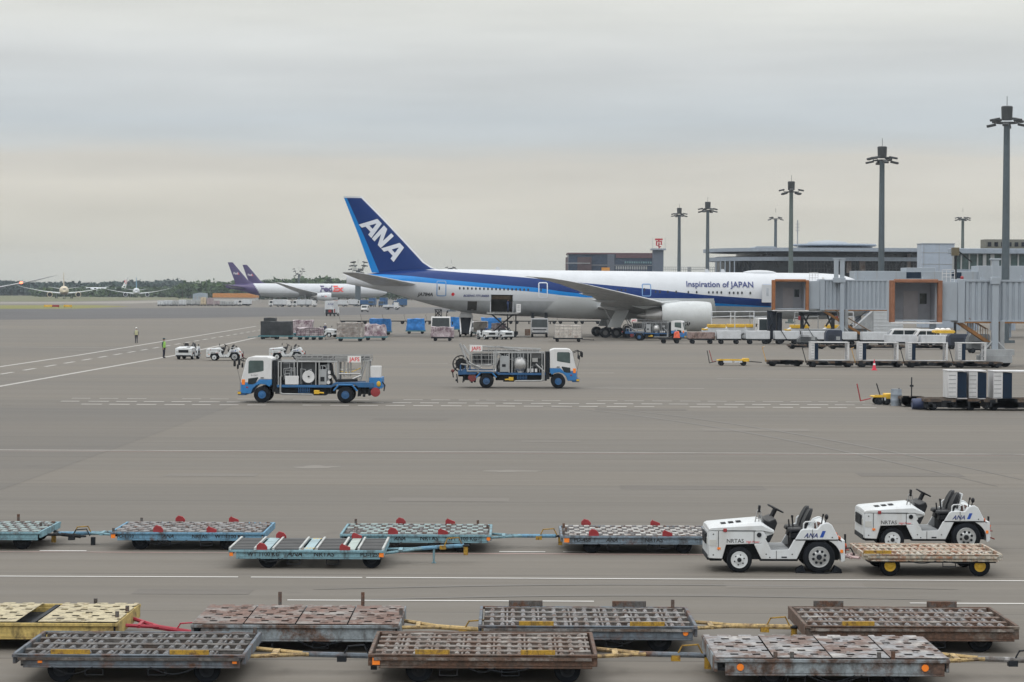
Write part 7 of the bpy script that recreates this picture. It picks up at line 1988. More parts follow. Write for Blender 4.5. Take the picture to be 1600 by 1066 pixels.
while x < 378:
    w = random.uniform(7, 13); k = random.randrange(4); h = random.uniform(5, 8) if not 300 < x < 332 else random.uniform(9, 13)
    place = 'left end' if x < 275 else ('left half' if x < 310 else ('right half' if x < 345 else 'right end'))
    uld(x, 478.3 + random.uniform(-.4, .4), w, h, ULDS[k], '%s %s cargo container, %s of the row left of the freighter tails' % ('tall' if h > 8.5 else ('low' if h < 6.3 else 'medium'), kinds[k], place))
    x += w + random.uniform(.4, 2.2); i += 1
far_truck(382, 478.5, 'white loader truck at the right end of the cargo containers', BW, 0, 5, 2.4)
g = gp(362, 470)
os_ = thing('cargo_shed', 'long low orange walled shed behind the cargo containers', 'shed', (g.x, g.y, 0))
b = MB(); b.box(-10, 13, 0, 14, 0, 1.7); b.build('wall', pm('white_wall', (.5, .5, .5), .6, var=.08), os_)
b = MB(); b.box(-10.3, 13.3, -.5, 14.5, 1.7, 4.0)
for q in range(15): b.box(-10.2 + q * 1.6, -10.0 + q * 1.6, -.6, -.5, 1.7, 4.0)
b.build('orange_fascia', pm('orange_wall', (.5, .22, .06), .6, var=.15, dirt=.2), os_)
g = gp(312, 470.5)
os_ = thing('cargo_shed', 'pale blue grey shed left of the orange one', 'shed', (g.x, g.y, 0))
b = MB(); b.prism([(-3.6, 0), (-3.6, 3.6), (-.5, 4.3), (3.4, 4.0), (3.4, 0)], 0, 6); b.build('wall', pm('blue_grey_wall', (.27, .33, .39), .6, var=.1), os_)
b = MB()
for q in range(3): b.box(-3.0 + q * 2.1, -1.6 + q * 2.1, -.05, -.001, .2, 2.4)
b.build('door', GREY, os_)
g = gp(110, 481.2)
for px, lab, m in ((75, 'yellow taxiway sign farther left in the grass', YELLOW), (86, 'red and yellow taxiway sign in the grass', RED), (106, 'small yellow taxiway sign at the right in the grass', YELLOW)):
    g = gp(px, 481.2); sgn = thing('taxiway_sign', lab, 'taxiway sign', (g.x, g.y, 0), 0, 'taxiway signs in the grass')
    b = MB(); b.box(-1.3, 1.3, 0, .3, .3, .95); b.build('panel', m, sgn, bevel=.05)
    b = MB(); b.box(-1.1, -1, .1, .2, 0, .3); b.box(1, 1.1, .1, .2, 0, .3); b.build('leg', DARK, sgn)
# ------------------------------------------------------------------ jet bridges
JB = pm('bridge_grey', (.3, .345, .4), .45, var=.04, scale=.6, dirt=.16, dirtcol=(.2, .2, .2), streak=True)
JBIN = pm('bridge_lining', (.33, .34, .38), .6, var=.06)
CANO = pm('canopy_orange', (.26, .1, .035), .6, var=.15, dirt=.25)
CANB = pm('canopy_brown', (.23, .1, .055), .65, var=.15, dirt=.25)
OCHRE = pm('ochre_trim', (.24, .11, .03), .6, var=.15, dirt=.2)
def jet_bridge(label, pl_, pr, ytop, ybot, d, xend, col_px, col_w, can, stair, pair=False, groundy=None, ext=0):
    a, c = at(pl_, ybot, d), at(pr, ybot, d)
    zt = at(pl_, ytop, d).z; W = c.x - a.x; z0 = a.z; H = zt - z0
    t = thing('jet_bridge', label, 'jet bridge', (a.x, d, 0), 0, 'grey jet bridges at the right')
    D = 3.2
    b = MB()
    b.box(.12, W - .12, .5, D, z0, z0 + .12); b.box(.12, W - .12, .5, D, zt - .2, zt); b.box(.12, .3, .5, D, z0 + .12, zt - .2); b.box(W - .3, W - .12, .5, D, z0 + .12, zt - .2); 
    b.build('cab', JB, t, bevel=.03)
    b = MB(); b.box(.3, W - .3, D - .15, D - .05, z0 + .12, zt - .2); b.box(.301, .34, .6, D - .16, z0 + .12, zt - .2); b.box(W - .34, W - .301, .6, D - .16, z0 + .12, zt - .2); cb = b.build('cab_lining', JBIN, t)
    b = MB(); b.box(W * .36, W * .66, D - .2, D - .152, z0 + .12, z0 + H * .74); b.build('inner_door', pm('inner_door', (.38, .36, .38), .5, var=.05), cb)
    b = MB(); b.box(W * .7, W * .84, D - .2, D - .152, z0 + H * .42, z0 + H * .68); b.build('inner_window', GLASS, cb)
    b = MB()  # bellows canopy round the opening
    for q in range(4):
        y = -.25 + q * .2; o = .05 * (q % 2)
        b.box(-.1 - o, .24, y, y + .19, z0 - .1, zt + .0); b.box(W - .24, W + .1 + o, y, y + .19, z0 - .1, zt + .0)
        b.box(.24, W - .24, y, y + .19, zt - .2, zt + .05 + o)
    b.build('canopy', can, t, bevel=.04)
    b = MB(); b.box(-.1, W + .1, -.35, .55, z0 - .22, z0 - .08); b.build('bumper_sill', RACKW, t, bevel=.03)
    # neck and tunnel with corrugated sides, running off to the right
    X1 = at(xend, ybot, d).x - a.x
    b = MB(); b.box(W - .12, W + 1.5, .3, D + .2, z0 + .05, zt - .1); b.box(W + 1.5, W + 2.1, .2, D + .3, z0 - .1, zt + .12); b.build('rotunda_neck', JB, t, bevel=.04)
    b = MB(); x = W + 2.1
    b.box(x, X1, .5, D, z0 + .12, zt - .12)
    while x < X1 - .4:
        b.prism([(x, .5), (x + .1, .38), (x + .34, .38), (x + .44, .5)], z0 + .1, zt - .1, 'z'); x += .52
    b.build('tunnel', JB, t)
    b = MB(); b.box(W + 2.1, X1, .32, .5, zt - .1, zt + .08); b.box(W + 2.1, X1, .3, .46, z0 - .02, z0 + .1); b.build('tunnel_rail', JB, t, bevel=.02)
    b = MB(); b.box(W + 2.1, X1, .28, .42, z0 - .14, z0 - .022); b.build('ochre_edge', OCHRE, t)
    b = MB()
    for q in range(4): b.path([(W + .3 + q * .35, 1.0, zt - .1), (W + .3 + q * .35, 1.0, zt + .9)], .03, 5)
    for z in (.3, .6, .9): b.path([(W + .3, 1.0, zt + z), (W + 1.35, 1.0, zt + z)], .025, 5)
    b.build('roof_ladder', RACKW, t)
    b = MB(); b.lathe([(0, .14), (.2, .14), (.26, .05)], (W + 1.9, .6, zt + .12), 'z', 10); b.build('warning_lamp', RED if not pair else pm('lamp_white', (.7, .7, .7), .3), t)
    for xq in (7, 14, 21):
        if W + xq < X1 - 1: b = MB(); b.box(W + xq, W + xq + .5, .8, 1.4, zt - .1, zt + .5); b.path([(W + xq + .2, 1, zt + .5), (W + xq + .2, 1, zt + 1.1)], .03, 5); b.build('roof_unit', JB, t)
    # lift columns with wheels
    gx = at(col_px, ybot, d).x - a.x
    zc_ = at(col_px, 404, d).z
    for k in ((-.62, .1) if pair else (0,)):
        b = MB(); b.box(gx + k - col_w/2, gx + k + col_w/2, -.35, .15, .5 if k > -.5 else zt - .3, zc_); b.box(gx + k - col_w/2 - .12, gx + k + col_w/2 + .12, -.45, .2, zt - .3, zt + .3); b.box(gx + k - col_w * .8, gx + k + col_w * .8, -.4, .2, zc_ - .15, zc_); b.build('lift_column', JB, t, bevel=.03)
    b = MB(); b.box(gx - 1.4, gx + 1.4, -.6, .6, .35, 1.0); b.box(gx - .9, gx + 1.6, -.5, .4, 1.0, 1.5); b.path([(gx - 1.3, -.4, 1.0), (gx, -.2, 2.4)], .08, 6); b.path([(gx + 1.3, -.4, 1.0), (gx, -.2, 2.4)], .08, 6); b.box(gx + .5, gx + .9, .2, 2.8, .9, z0); b.build('bogie_frame', GREY, t, bevel=.02)
    for k in (-.9, .9):
        w = MB(); w.lathe([(-.2, .3), (-.2, .45), (-.12, .5), (.12, .5), (.2, .45), (.2, .3)], (gx + k, 0, .5), 'y', 18); w.build('wheel', BLACK, t, smooth=40)
    # outside stairs
    (sx0, sz0), (sx1, sz1) = [(at(q[0], q[1], d).x - a.x, at(q[0], q[1], d).z) for q in stair]
    b = MB()
    for y in (-.4, .4): b.prism([(sx0, sz0), (sx0 + .5, sz0), (sx1 + .3, sz1 - .1), (sx1 - .2, sz1 - .1)], y + .9, y + .96)
    n = 14
    for q in range(n): xx = lerp(sx0 + .2, sx1, q / n); zz = lerp(sz0, sz1, q / n); b.box(xx - .14, xx + .14, .56, 1.3, zz - .06, zz - .02)
    s = b.build('stair', OCHRE, t)
    b = MB()
    for y in (.5, 1.4): b.path([(sx0, y, sz0 + 1.0), (sx1, y, sz1 + 1.0)], .04, 6); [b.path([(lerp(sx0, sx1, q/6), y, lerp(sz0, sz1, q/6)), (lerp(sx0, sx1, q/6), y, lerp(sz0, sz1, q/6) + 1.0)], .025, 5) for q in range(7)]
    b.build('stair_rail', pm('brown_rail', (.2, .13, .08), .6), s)
    return t
jb1 = jet_bridge('farther grey jet bridge with bright orange framed open cab', 1208, 1262, 437.5, 483.5, 285, 1560, 1314, .5, CANO, ((1287, 487), (1362, 531)), pair=True)
jet_bridge('nearer grey jet bridge with brown orange canopy, running off the right edge', 1393, 1469.5, 438, 502, 200, 1720, 1554, .55, CANB, ((1497, 505), (1545, 533)))
d_ = 283.0
(ax, az), (cx_, cz_) = [(at(q[0], q[1], d_).x - jb1.location.x, at(q[0], q[1], d_).z) for q in ((1203, 529), (1217, 486))]
b = MB(); b.box(ax, cx_, .6, 1.6, .8, cz_); b.box(ax - .5, cx_ + .9, .3, 2.0, .55, 1.3); b.path([(ax, .5, 1.2), (cx_, .5, cz_)], .09, 6); b.path([(cx_, .5, 1.2), (ax, .5, cz_)], .09, 6); b.box(cx_ + .1, cx_ + .7, .7, 1.5, 1.3, cz_ - .2)
dcol = b.build('drive_column', pm('drive_navy', (.014, .02, .032), .6, var=.3, dirt=.3, spec=.2), jb1, bevel=.03)
for x_ in (ax, cx_ + .5):
    b = MB(); b.lathe([(-.2, .3), (-.2, .45), (-.12, .5), (.12, .5), (.2, .45), (.2, .3)], (x_, .5, .5), 'y', 18); b.build('drive_wheel', BLACK, dcol, smooth=40)
# raised walkway block seen over the tunnels
def walkway(label, boxes, d, m=None, name='walkway_block'):
    t = thing(name, label, 'building', (0, d, 0))
    for (xa, xb, ya, yb, dep, kind) in boxes:
        a, c = at(xa, yb, d), at(xb, ya, d)
        b = MB(); b.box(a.x, c.x, 0, dep, a.z, c.z); b.build('wall' if kind else 'opening', m or JB, t, bevel=.03)
    return t
# ------------------------------------------------------------------ light masts
MAST = pm('mast_steel', (.07, .095, .115), .5, var=.08, dirt=.2, streak=True)
MASTG = pm('mast_green_grey', (.09, .12, .12), .5, var=.08, dirt=.2, streak=True)
FLOOD = pm('floodlight_body', (.035, .04, .045), .5, var=.15)
def light_mast(label, px, ytop, d, k=1.0, rot=0.0, mat=None, arms=8, group='tall floodlight masts', hat=True, r=.42):
    tp = at(px, ytop, d); h = tp.z
    t = thing('light_mast', label, 'light mast', (tp.x, d, 0), rot, group)
    b = MB(); b.lathe([(0, r * 1.25), (h * .5, r * 1.1), (h - 2.2 * k, r * .9)], (0, 0, 0), 'z', 12); b.box(-.9, .9, -.9, .9, 0, .35); b.build('pole', mat or MAST, t, smooth=40)
    if hat: b = MB(); b.lathe([(h - 1.75 * k, .66 * k), (h - .1, .72 * k), (h, .62 * k)], (0, 0, 0), 'z', 14); b.build('head_frame', FLOOD, t, smooth=40)
    b = MB(); b.path([(0, 0, h), (0, 0, h + 1.2 * k)], .04, 5); b.build('lightning_rod', FLOOD, t)
    b = MB(); rr = 1.35 * k
    for i in range(14): a0, a1 = 2*math.pi*i/14, 2*math.pi*(i+1)/14; b.tube((rr*math.cos(a0), rr*math.sin(a0), h - 2.1*k), (rr*math.cos(a1), rr*math.sin(a1), h - 2.1*k), .09*k, n=5)
    for i in range(4): a = math.pi/4 + i*math.pi/2; b.tube((0, 0, h - 2.0*k), (rr*math.cos(a), rr*math.sin(a), h - 2.1*k), .08*k, n=5)
    b.build('lamp_ring', FLOOD, t)
    for i in range(arms):
        a = 2*math.pi*i/arms + .2
        b = MB(); cx, cy = 1.7*k*math.cos(a), 1.7*k*math.sin(a); z = h - (1.75 if i % 2 == 0 else 2.4) * k
        if arms > 9: z = h + (.3 - 1.0 * (i % 4)) * k; cx *= 1.15; cy *= 1.15
        b.tube((rr*math.cos(a), rr*math.sin(a), h - 2.1*k), (cx, cy, z), .07*k, n=5)
        b.obox((cx * 1.12, cy * 1.12, z), (1.15*k, .7*k, .3*k), (0, R(12), a)); b.build('floodlight', FLOOD, t, bevel=.05)
    return t
light_mast('floodlight mast nearest, tallest in view at the right edge', 1573.5, 166, 296, 1.0, .3)
light_mast('floodlight mast second tallest, in front of the dark terminal by the white block', 1378.5, 229, 356, 1.0, .7)
light_mast('green grey floodlight mast in the middle of the dark terminal roof', 1236.5, 283.5, 470, 1.0, 1.3, MASTG)
light_mast('floodlight mast at the left end of the dark terminal', 1106, 315.5, 578, 1.0, .1)
light_mast('floodlight mast beside the tower with the red sign', 1061.5, 325, 623, .9, .9)
light_mast('floodlight mast behind the left half of the dark terminal roof', 1212, 331.5, 664, .9, .4, hat=False)
light_mast('pale floodlight mast far behind, between the white block and the right edge', 1504.5, 331.5, 648, .9, 1.6, hat=False, mat=MASTG)
light_mast('floodlight mast with many lamps behind the airliner tail', 559.5, 411.5, 900, 1.35, .2, arms=14, hat=False, r=.95)
light_mast('small floodlight mast above the trees left of the airliner tail', 467, 421.5, 1180, 1.15, .5, arms=10, hat=False, r=.5)
light_mast('floodlight head showing just over the airliner fuselage behind its tail', 705.5, 411, 700, .75, .8, arms=6, hat=False, r=.4)

# ------------------------------------------------------------------ buildings
DKGLASS = glassy('terminal_glass', (.008, .012, .02), .2)
CONCB = pm('terminal_concrete', (.26, .31, .38), .6, var=.08, dirt=.15, streak=True)
ROOFG = pm('roof_grey', (.28, .32, .37), .5, var=.08)
def Z(py, d, px=1250): return at(px, py, d).z
def X(px, d): return at(px, 450, d).x
TDARK = pm('terminal_mullion', (.012, .016, .024), .5, var=.1)
D = 640.0
tm = thing('terminal', 'long dark glass terminal with pale roof bands and a shallow round roof on top', 'terminal', (0, D, 0))
def rounded(xa, xb, dep, bulge=14, n=9):
    """Plan outline with a rounded left end."""
    pts = [(xb, 0), (xb, dep)]
    for i in range(n + 1):
        a = math.pi / 2 + math.pi * i / n
        pts.append((xa + bulge + bulge * math.cos(a), dep / 2 + dep / 2 * math.sin(a)))
    return pts
xa, xb = X(1120, D), X(1442, D)
def slab(name, x0, x1, z0, z1, dep, bulge, m, y0=0, parent=None):
    b = MB(); b.prism([(p[0], p[1] + y0) for p in rounded(x0, x1, dep, bulge)], z0, z1, 'z'); return b.build(name, m, parent or tm, smooth=30)
slab('wall', xa + 2, xb, 0, Z(400, D), 50, 20, DKGLASS, 4)
slab('lower_roof', xa - .5, xb, Z(407.5, D), Z(401.5, D), 58, 24, CONCB)
slab('upper_glass', xa + 8, xb, Z(401.4, D), Z(393, D), 48, 20, DKGLASS, 6)
rf = slab('roof', X(1112, D), xb, Z(392.9, D), Z(387.3, D), 64, 28, CONCB, -3)
b = MB()
for i in range(34):
    x = lerp(xa + 24, xb - 1, i / 33); b.box(x - .07, x + .07, 3.7, 4.0, Z(440, D), Z(407.6, D))
for z in (412, 419, 426): b.box(xa + 24, xb, 3.75, 3.98, Z(z, D) - .1, Z(z, D) + .1)
b.build('mullions', TDARK, tm)
b = MB()
for i in range(5):
    x = xa + 1.0 + i * 1.1; b.box(x, x + .25, 16 - i * 2, 17 - i * 2, Z(430, D), Z(407.8, D))
b.build('wall_panel', CONCB, tm)
b = MB(); b.prism([(X(1183, D), Z(387.2, D)), (X(1188, D), Z(384.2, D)), (X(1215, D), Z(384, D)), (X(1222, D), Z(387.2, D))], 10, 30); b.build('roof_hatch', ROOFG, tm)
b = MB(); zz = lambda py: Z(py, D)
cxr, rr = X(1327, D), X(1394, D) - X(1327, D)
b.lathe([(zz(387), rr * .9), (zz(381.6), rr * .92)], (cxr, 30, 0), 'z', 40); b.build('drum_wall', DKGLASS, tm, smooth=40)
b = MB(); b.lathe([(zz(381.6), rr * .98), (zz(380), rr * 1.02), (zz(378), rr * 1.0), (zz(377.2), rr * .6)], (cxr, 30, 0), 'z', 40); b.build('drum_roof', CONCB, tm, smooth=30)
b = MB(); b.lathe([(zz(377.2), rr * .52), (zz(374.4), rr * .45), (zz(371.5), rr * .05)], (cxr - 2, 30, 0), 'z', 40); b.build('cap_roof', ROOFG, tm, smooth=20)
b = MB(); b.path([(X(1259.5, D), 20, zz(388)), (X(1259.5, D), 20, zz(341))], .16, 6)
for z in (347, 352, 357): b.path([(X(1259.5, D) - .5, 20, zz(z)), (X(1259.5, D) + .5, 20, zz(z))], .1, 5)
b.build('aerial', GREY, tm)
b = MB()
for px, w, z0, z1 in ((1325, 7, 426, 402), (1345, 9, 424, 401), (1420, 5, 420, 396)): b.box(X(px, D), X(px + w, D), 2.6, 3.6, Z(z0, D), Z(z1, D))
b.build('stair_tower', rusty('brown_tower', (.2, .17, .16), amount=.3, scale=.3), tm)
D2 = 420.0
wb_ = thing('white_block', 'plain white panelled block rising beside the dark terminal', 'building', (0, D2, 0))
PANW = pm('panel_white', (.34, .4, .49), .5, var=.04, dirt=.1, streak=True)
b = MB(); b.box(X(1440, D2), X(1491, D2), 0, 5, 0, at(1433, 381.2, D2).z); o = b.build('wall', PANW, wb_, bevel=.05)
b = MB()
for py in (395, 413): b.box(X(1440, D2) - .02, X(1491, D2) + .02, -.03, -.001, at(1460, py, D2).z - .05, at(1460, py, D2).z + .05)
for px in (1443, 1467): b.box(X(px, D2) - .04, X(px, D2) + .04, -.03, -.001, 8, at(1460, 381.6, D2).z)
b.build('panel_joints', GREY, o)
b = MB(); b.box(X(1440, D2) - .1, X(1491, D2) + .1, -.1, 5.1, at(1433, 381.1, D2).z, at(1433, 380.2, D2).z); b.build('roof', CONCB, wb_)
D3 = 395.0
cw = thing('connecting_walkway', 'glazed upper walkway with pale roof, right of the white block', 'building', (0, D3, 0))
xa, xb = X(1489, D3), X(1680, D3)
Z3 = lambda py: at(1550, py, D3).z
b = MB(); b.box(xa + .5, xb, .3, 3, Z3(421), Z3(397)); b.build('glazing', glassy('green_glass', (.05, .085, .09), .12), cw)
b = MB(); b.box(xa - .2, xb, -.6, 4, Z3(396.9), Z3(388.5)); b.build('roof', CONCB, cw, bevel=.1)
b = MB(); b.box(xa, xb, 0, 3, Z3(428), Z3(421.2)); b.build('floor_band', CONCB, cw)
b = MB()
for i in range(16): x = lerp(xa, xb, i / 15); b.box(x - .12, x + .12, 0.05, .28, Z3(421.1), Z3(397.1))
for px in (1535, 1547): b.box(X(px, D3), X(px + 5, D3), -.2, .04, Z3(421.1), Z3(397.1))
b.build('mullion', GREY, cw)
for i in range(7): x = lerp(xa + 1, xb - 1, i / 6); b = MB(); b.box(x - .5, x + .5, 1, 2, 0, Z3(428.1)); b.build('column', CONCB, cw)
b = MB(); b.box(X(1548, D3), xb, 5, 9, Z3(396), Z3(373)); 
tw_ = b.build('upper_storey', pm('olive_grey_wall', (.15, .15, .13), .6, var=.1), cw)
b = MB()
for i in range(12): b.box(lerp(X(1552, D3), xb, i/12), lerp(X(1552, D3), xb, i/12) + .6, 4.9, 4.999, Z3(384), Z3(377.5))
b.build('window', DKGLASS, tw_)
D4 = 330.0
wk = thing('gate_corridor', 'pale grey gate corridor with two dark openings above the jet bridge tunnels', 'building', (0, D4, 0))
Z4 = lambda py: at(1450, py, D4).z
b = MB(); b.box(X(1335, D4), X(1680, D4), 0, 5, 3.0, Z4(424)); b.box(X(1416, D4), X(1462, D4), .2, 5, Z4(424) + .002, Z4(418.5)); b.box(X(1528, D4), X(1680, D4), -.5, 5, Z4(437), Z4(415)); o = b.build('wall', JB, wk, bevel=.04)
b = MB(); b.box(X(1416, D4), X(1439, D4), -.04, 0, Z4(435), Z4(425.5)); b.box(X(1487, D4), X(1502, D4), -.04, 0, Z4(434.5), Z4(425.5)); b.build('opening', NAVYP, wk)  # solid dark panels, the shade inside the openings given as colour
b = MB()
for i in range(7): x = lerp(X(1340, D4), X(1520, D4), i / 6); b.box(x - .05, x + .05, -.03, -.001, Z4(437), Z4(424.2))
b.build('panel_joints', GREY, o)
for i in range(6): x = lerp(X(1345, D4), X(1640, D4), i / 5); b = MB(); b.box(x - .4, x + .4, 2, 3, 0, 2.998); b.build('column', CONCB, wk)
for px, lab in ((1480.5, 'brown camera box on a bracket pole by the white block'),):
    p_ = at(px, 411, D4); t = thing('signal_post', lab, 'signal post', (p_.x, D4 - 6, 0))
    b = MB(); b.tube((0, 0, 0), (0, 0, Z4(392)), .18, n=8); b.path([(0, 0, Z4(390)), (2.2, 0, Z4(410))], .1, 5); b.build('post', DARK, t)
    b = MB(); b.box(-.55, .45, -.4, .4, Z4(400.5), Z4(388)); b.build('lamp_box', pm('brown_lamp', (.12, .1, .06), .5), t, bevel=.05)
# two slim posts in front of the corridor
for px in (1309, 1317):
    pass
# brick and glass block with the tower
D5 = 800.0
Z5 = lambda py: at(960, py, D5).z
br = thing('office_block', 'brown and blue glass office block behind the airliner, with a rounded left corner', 'building', (0, D5, 0))
BRICK = pm('brown_brick', (.075, .052, .062), .7, var=.15, scale=.3); BLG = glassy('blue_facade', (.035, .055, .095), .25)
b = MB(); b.prism(rounded(X(884.5, D5), X(924, D5), 26, 6), 0, Z5(402), 'z'); b.build('wall', BRICK, br, smooth=30)
b = MB(); b.box(X(888, D5), X(1022, D5), 1, 24, 0, Z5(395.8)); b.build('wall', BLG, br)
b = MB(); b.box(X(888, D5) - .3, X(1022, D5), .6, 24.4, Z5(397.4), Z5(395.2)); b.box(X(962, D5), X(1021, D5), .7, .95, Z5(403), Z5(397.5)); b.build('parapet', pm('maroon_band', (.11, .06, .075), .6, var=.2), br)
b = MB(); b.box(X(949, D5), X(960, D5), .5, 1.0, 0, Z5(397.5)); b.build('wall', pm('slate_panel', (.09, .11, .15), .5), br)
b = MB(); b.box(X(884, D5), X(922, D5), -.3, 0.0, Z5(412.2), Z5(411)); b.box(X(924, D5), X(1020, D5), .7, .98, Z5(414.8), Z5(414)); b.build('string_course', GREY, br)
LITW = glassy('pale_window', (.14, .24, .27), .2)
wrow = None
for r_, (z0, z1, xs0, n, m) in enumerate(((411.5, 408.5, 976, 12, LITW), (421, 416, 962, 14, GREY), (428, 423, 962, 14, GREY), (408, 404.5, 925, 7, BLG))):
    b = MB()
    for i in range(n):
        x = X(xs0 + i * 3.6, D5); b.box(x, x + .52, .86 + .01 * r_, .99, Z5(z0), Z5(z1))
    b.build('window_row', m, br)
b = MB(); b.box(X(939.5, D5), X(952, D5), -3, -.5, Z5(428), Z5(418.3)); b.build('wall', pm('orange_panel', (.55, .24, .03), .6, var=.1), br)
tw2 = thing('sign_tower', 'slim slate tower with a red character sign on its roof', 'tower', (0, D5 - 12, 0))
D6 = D5 - 12
Z6 = lambda py: at(1028, py, D6).z
b = MB(); b.box(X(1020.5, D6), X(1036.5, D6), 0, 6, 0, Z6(391)); b.build('shaft', pm('slate_tower', (.09, .115, .16), .5, var=.06), tw2)
b = MB(); b.box(X(1017.5, D6), X(1040, D6), -1, 7, Z6(390.9), Z6(388.4)); b.build('platform', CONCB, tw2)
b = MB()
for px in (1019, 1028.5, 1039): b.tube((X(px, D6), 0, Z6(388.4)), (X(px, D6), 0, Z6(371 if px != 1028.5 else 388)), .05, n=5)
b.build('sign_mast', GREY, tw2)
b = MB(); xc = X(1029, D6); u = (X(1035, D6) - X(1023, D6)) / 12
def sb(x0, x1, z0, z1): b.box(xc + x0 * u, xc + x1 * u, 0, .5, Z6(z1), Z6(z0))
sb(-6, 6, 372.8, 375.6); sb(-1.2, 1.2, 375.59, 377); sb(-4.4, 5, 376.6, 378.2); sb(-4.4, -2.6, 378.19, 384); sb(3.2, 5, 378.19, 383); sb(-1.6, 2.4, 379.2, 380.4); sb(-1.6, 2.4, 381.6, 382.8); sb(-.4, 1.0, 380.39, 386); sb(-2.59, .2, 383.4, 384.6); sb(-.8, 3.6, 384.7, 386.4); sb(-.2, 1.8, 386.39, 388)
b.build('red_sign', pm('sign_red', (.42, .02, .035), .5, var=.08), tw2)
# fence and railings on the skyline between tower and terminal
fx = thing('rooftop_fence', 'thin pale railing on the skyline between the tower and the terminal', 'fence', (0, 700, 0))
Z7 = lambda py: at(1075, py, 700).z
b = MB()
for i in range(26): x = X(1036 + i * 3.2, 700); b.box(x - .05, x + .05, 0, .1, 0, Z7(417.5))
for py in (417.6, 421): b.box(X(1036, 700), X(1118, 700), -.01, .11, Z7(py) - .07, Z7(py) + .07)
b.build('railing', GREY, fx)
b = MB(); b.box(X(1075, 700), X(1080, 700), 1, 3, 0, Z7(417)); b.box(X(1036, 700), X(1118, 700), .2, 6, 0, Z7(425)); b.build('plinth', GREY, fx)

# ------------------------------------------------------------------ woods
def leaf_mat(name, a, bcol):
    m, n, l, b = nodes_of(name)
    g = n.new('ShaderNodeNewGeometry')
    f = noise_fac(n, l, g.outputs['Position'], .08, 5, .3, .7)
    f2 = noise_fac(n, l, g.outputs['Position'], .9, 4, .3, .7)
    c = mixc(n, l, f, a, bcol); c = mixc(n, l, mulf(n, l, f2, .3), c, tuple(x * .5 for x in a))
    l.new(c, b.inputs['Base Color']); b.inputs['Roughness'].default_value = .8; b.inputs['Specular IOR Level'].default_value = .2
    return m
LEAF1 = leaf_mat('broadleaf', (.035, .07, .025), (.075, .115, .04)); LEAF2 = leaf_mat('hazed_leaf', (.02, .042, .036), (.038, .066, .052))  # second leaf colour is darker and bluer, distance haze put into it
BARK = pm('bark', (.08, .06, .045), .9)
def woods(label_name, pts, mats, seed, leaf=1.1, nleaf=70):
    """pts: list of (x, y, height, radius, conifer); clumps of small leaf faces on trunks, one mass."""
    rnd = random.Random(seed); M = MB()
    for x, y, h, r, con in pts:
        M.mat(1).tube((x, y, 0), (x + rnd.uniform(-.4, .4), y, h * .6), .3, .15, n=5)
        M.mat(0)
        clumps = [(rnd.gauss(0, .42) * r, rnd.gauss(0, .42) * r, h * rnd.uniform(.3, .95), r * rnd.uniform(.25, .5)) for _ in range(9)]
        if con: clumps = [(0, 0, h * (.2 + .1 * q), r * (1 - q * .115) * .6) for q in range(8)]
        for q in range(nleaf):
            cx, cy, cz, cr = clumps[q % len(clumps)]
            d = Vector((rnd.gauss(0, 1), rnd.gauss(0, 1), rnd.gauss(0, 1))).normalized() * cr * rnd.uniform(.6, 1.1)
            p = Vector((x + cx + d.x, y + cy + d.y, max(.4, cz + d.z * .8)))
            u = Vector((rnd.gauss(0, 1), rnd.gauss(0, 1), rnd.gauss(0, .6))).normalized() * leaf * rnd.uniform(.6, 1.3)
            v = u.cross(Vector((rnd.gauss(0, 1), rnd.gauss(0, 1), rnd.gauss(0, 1))).normalized()) * .9
            M.add([p - u, p - v, p + u, p + v], [(0, 1, 2, 3)])
    o = M.build(label_name, mats); o['kind'] = 'stuff'
    return o
rnd = random.Random(5)
def belt(px0, px1, d0, d1, n, prof, rad=5.0, con=.1):
    out = []
    for i in range(n):
        px = rnd.uniform(px0, px1); d = rnd.uniform(d0, d1)
        s = FPX / d; hz = 450.2 + px * .0047
        h = CAM_H + (hz - lint(prof, px) + rnd.gauss(0, 1.0)) / s
        p = at(px, 455, d)
        out.append((p.x, d, max(3.5, h * rnd.uniform(.66, 1.06)), rad * rnd.uniform(.7, 1.3), rnd.random() < con))
    return out
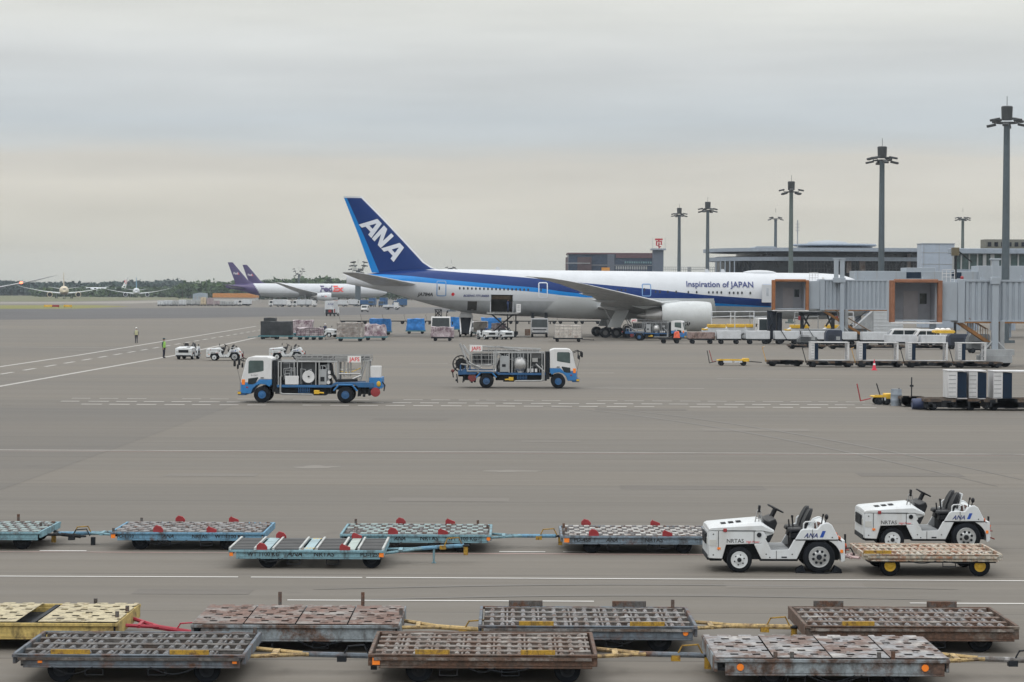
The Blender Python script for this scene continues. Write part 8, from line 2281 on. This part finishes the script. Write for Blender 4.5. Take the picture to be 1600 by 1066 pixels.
# far blue-grey ridge at the left, nearer green wood towards the freighters
woods('far_woods', belt(-120, 300, 1900, 2300, 520, [(-120, 444), (0, 442), (45, 443), (60, 447), (90, 443), (150, 446), (185, 443.5), (210, 441.5), (235, 443), (262, 441.5), (285, 442.5), (300, 446)], 9), [LEAF2, BARK], 1, leaf=1.6, nleaf=110)
woods('woods', belt(285, 900, 1450, 1800, 560, [(285, 446), (310, 443), (335, 440.5), (360, 442), (400, 444), (418, 440), (440, 438), (470, 436.5), (500, 436), (540, 438), (600, 440), (900, 440)], 7), [LEAF1, BARK], 2, leaf=1.3, nleaf=120)
woods('woods', belt(60, 420, 1640, 1850, 240, [(60, 452), (250, 450), (330, 448), (420, 446)], 6, .0), [LEAF1, BARK], 3, leaf=1.2, nleaf=90)
woods('woods', belt(1000, 1900, 1500, 1800, 260, [(1000, 446), (1900, 446)], 8), [LEAF1, BARK], 4, leaf=1.5, nleaf=80)
hm = MB()
def hill(px0, px1, d, prof, n=60):
    top = []; 
    for i in range(n + 1):
        px = lerp(px0, px1, i / n); s = FPX / d
        z = CAM_H + (450.2 + px * .0047 - lint(prof, px)) / s
        p = at(px, 455, d); top.append((p.x, d, max(1, z)))
    vs = [(x, y - 160, -.2) for x, y, z in top] + top + [(x, y + 250, -.2) for x, y, z in top]
    m = n + 1
    hm.add(vs, [(j*m + i, j*m + i + 1, (j+1)*m + i + 1, (j+1)*m + i) for j in range(2) for i in range(n)])
hill(-200, 320, 2380, [(-200, 447), (0, 445), (60, 447), (150, 447.5), (210, 444.5), (300, 447), (320, 451)])
hill(280, 950, 1900, [(280, 449), (340, 445), (470, 441), (540, 442), (950, 444)])
struct(hm.build('hills', leaf_mat('hill_cover', (.03, .05, .025), (.06, .08, .035)), smooth=60))

# ------------------------------------------------------------------ the air
hz_mb = MB(); hz_mb.box(-3100, 3100, -310, 3900, -1.0, 60.0)
hz = hz_mb.build('haze', [])
hz['kind'] = 'stuff'
hm_ = bpy.data.materials.new('haze')
hm_.use_nodes = True
nt = hm_.node_tree
for n in list(nt.nodes): nt.nodes.remove(n)
vo = nt.nodes.new('ShaderNodeOutputMaterial'); pv = nt.nodes.new('ShaderNodeVolumePrincipled')
pv.inputs['Color'].default_value = (.78, .88, 1.0, 1)
pv.inputs['Density'].default_value = 0.0001
pv.inputs['Anisotropy'].default_value = 0.2
nt.links.new(pv.outputs[0], vo.inputs['Volume'])
hz.data.materials.append(hm_)
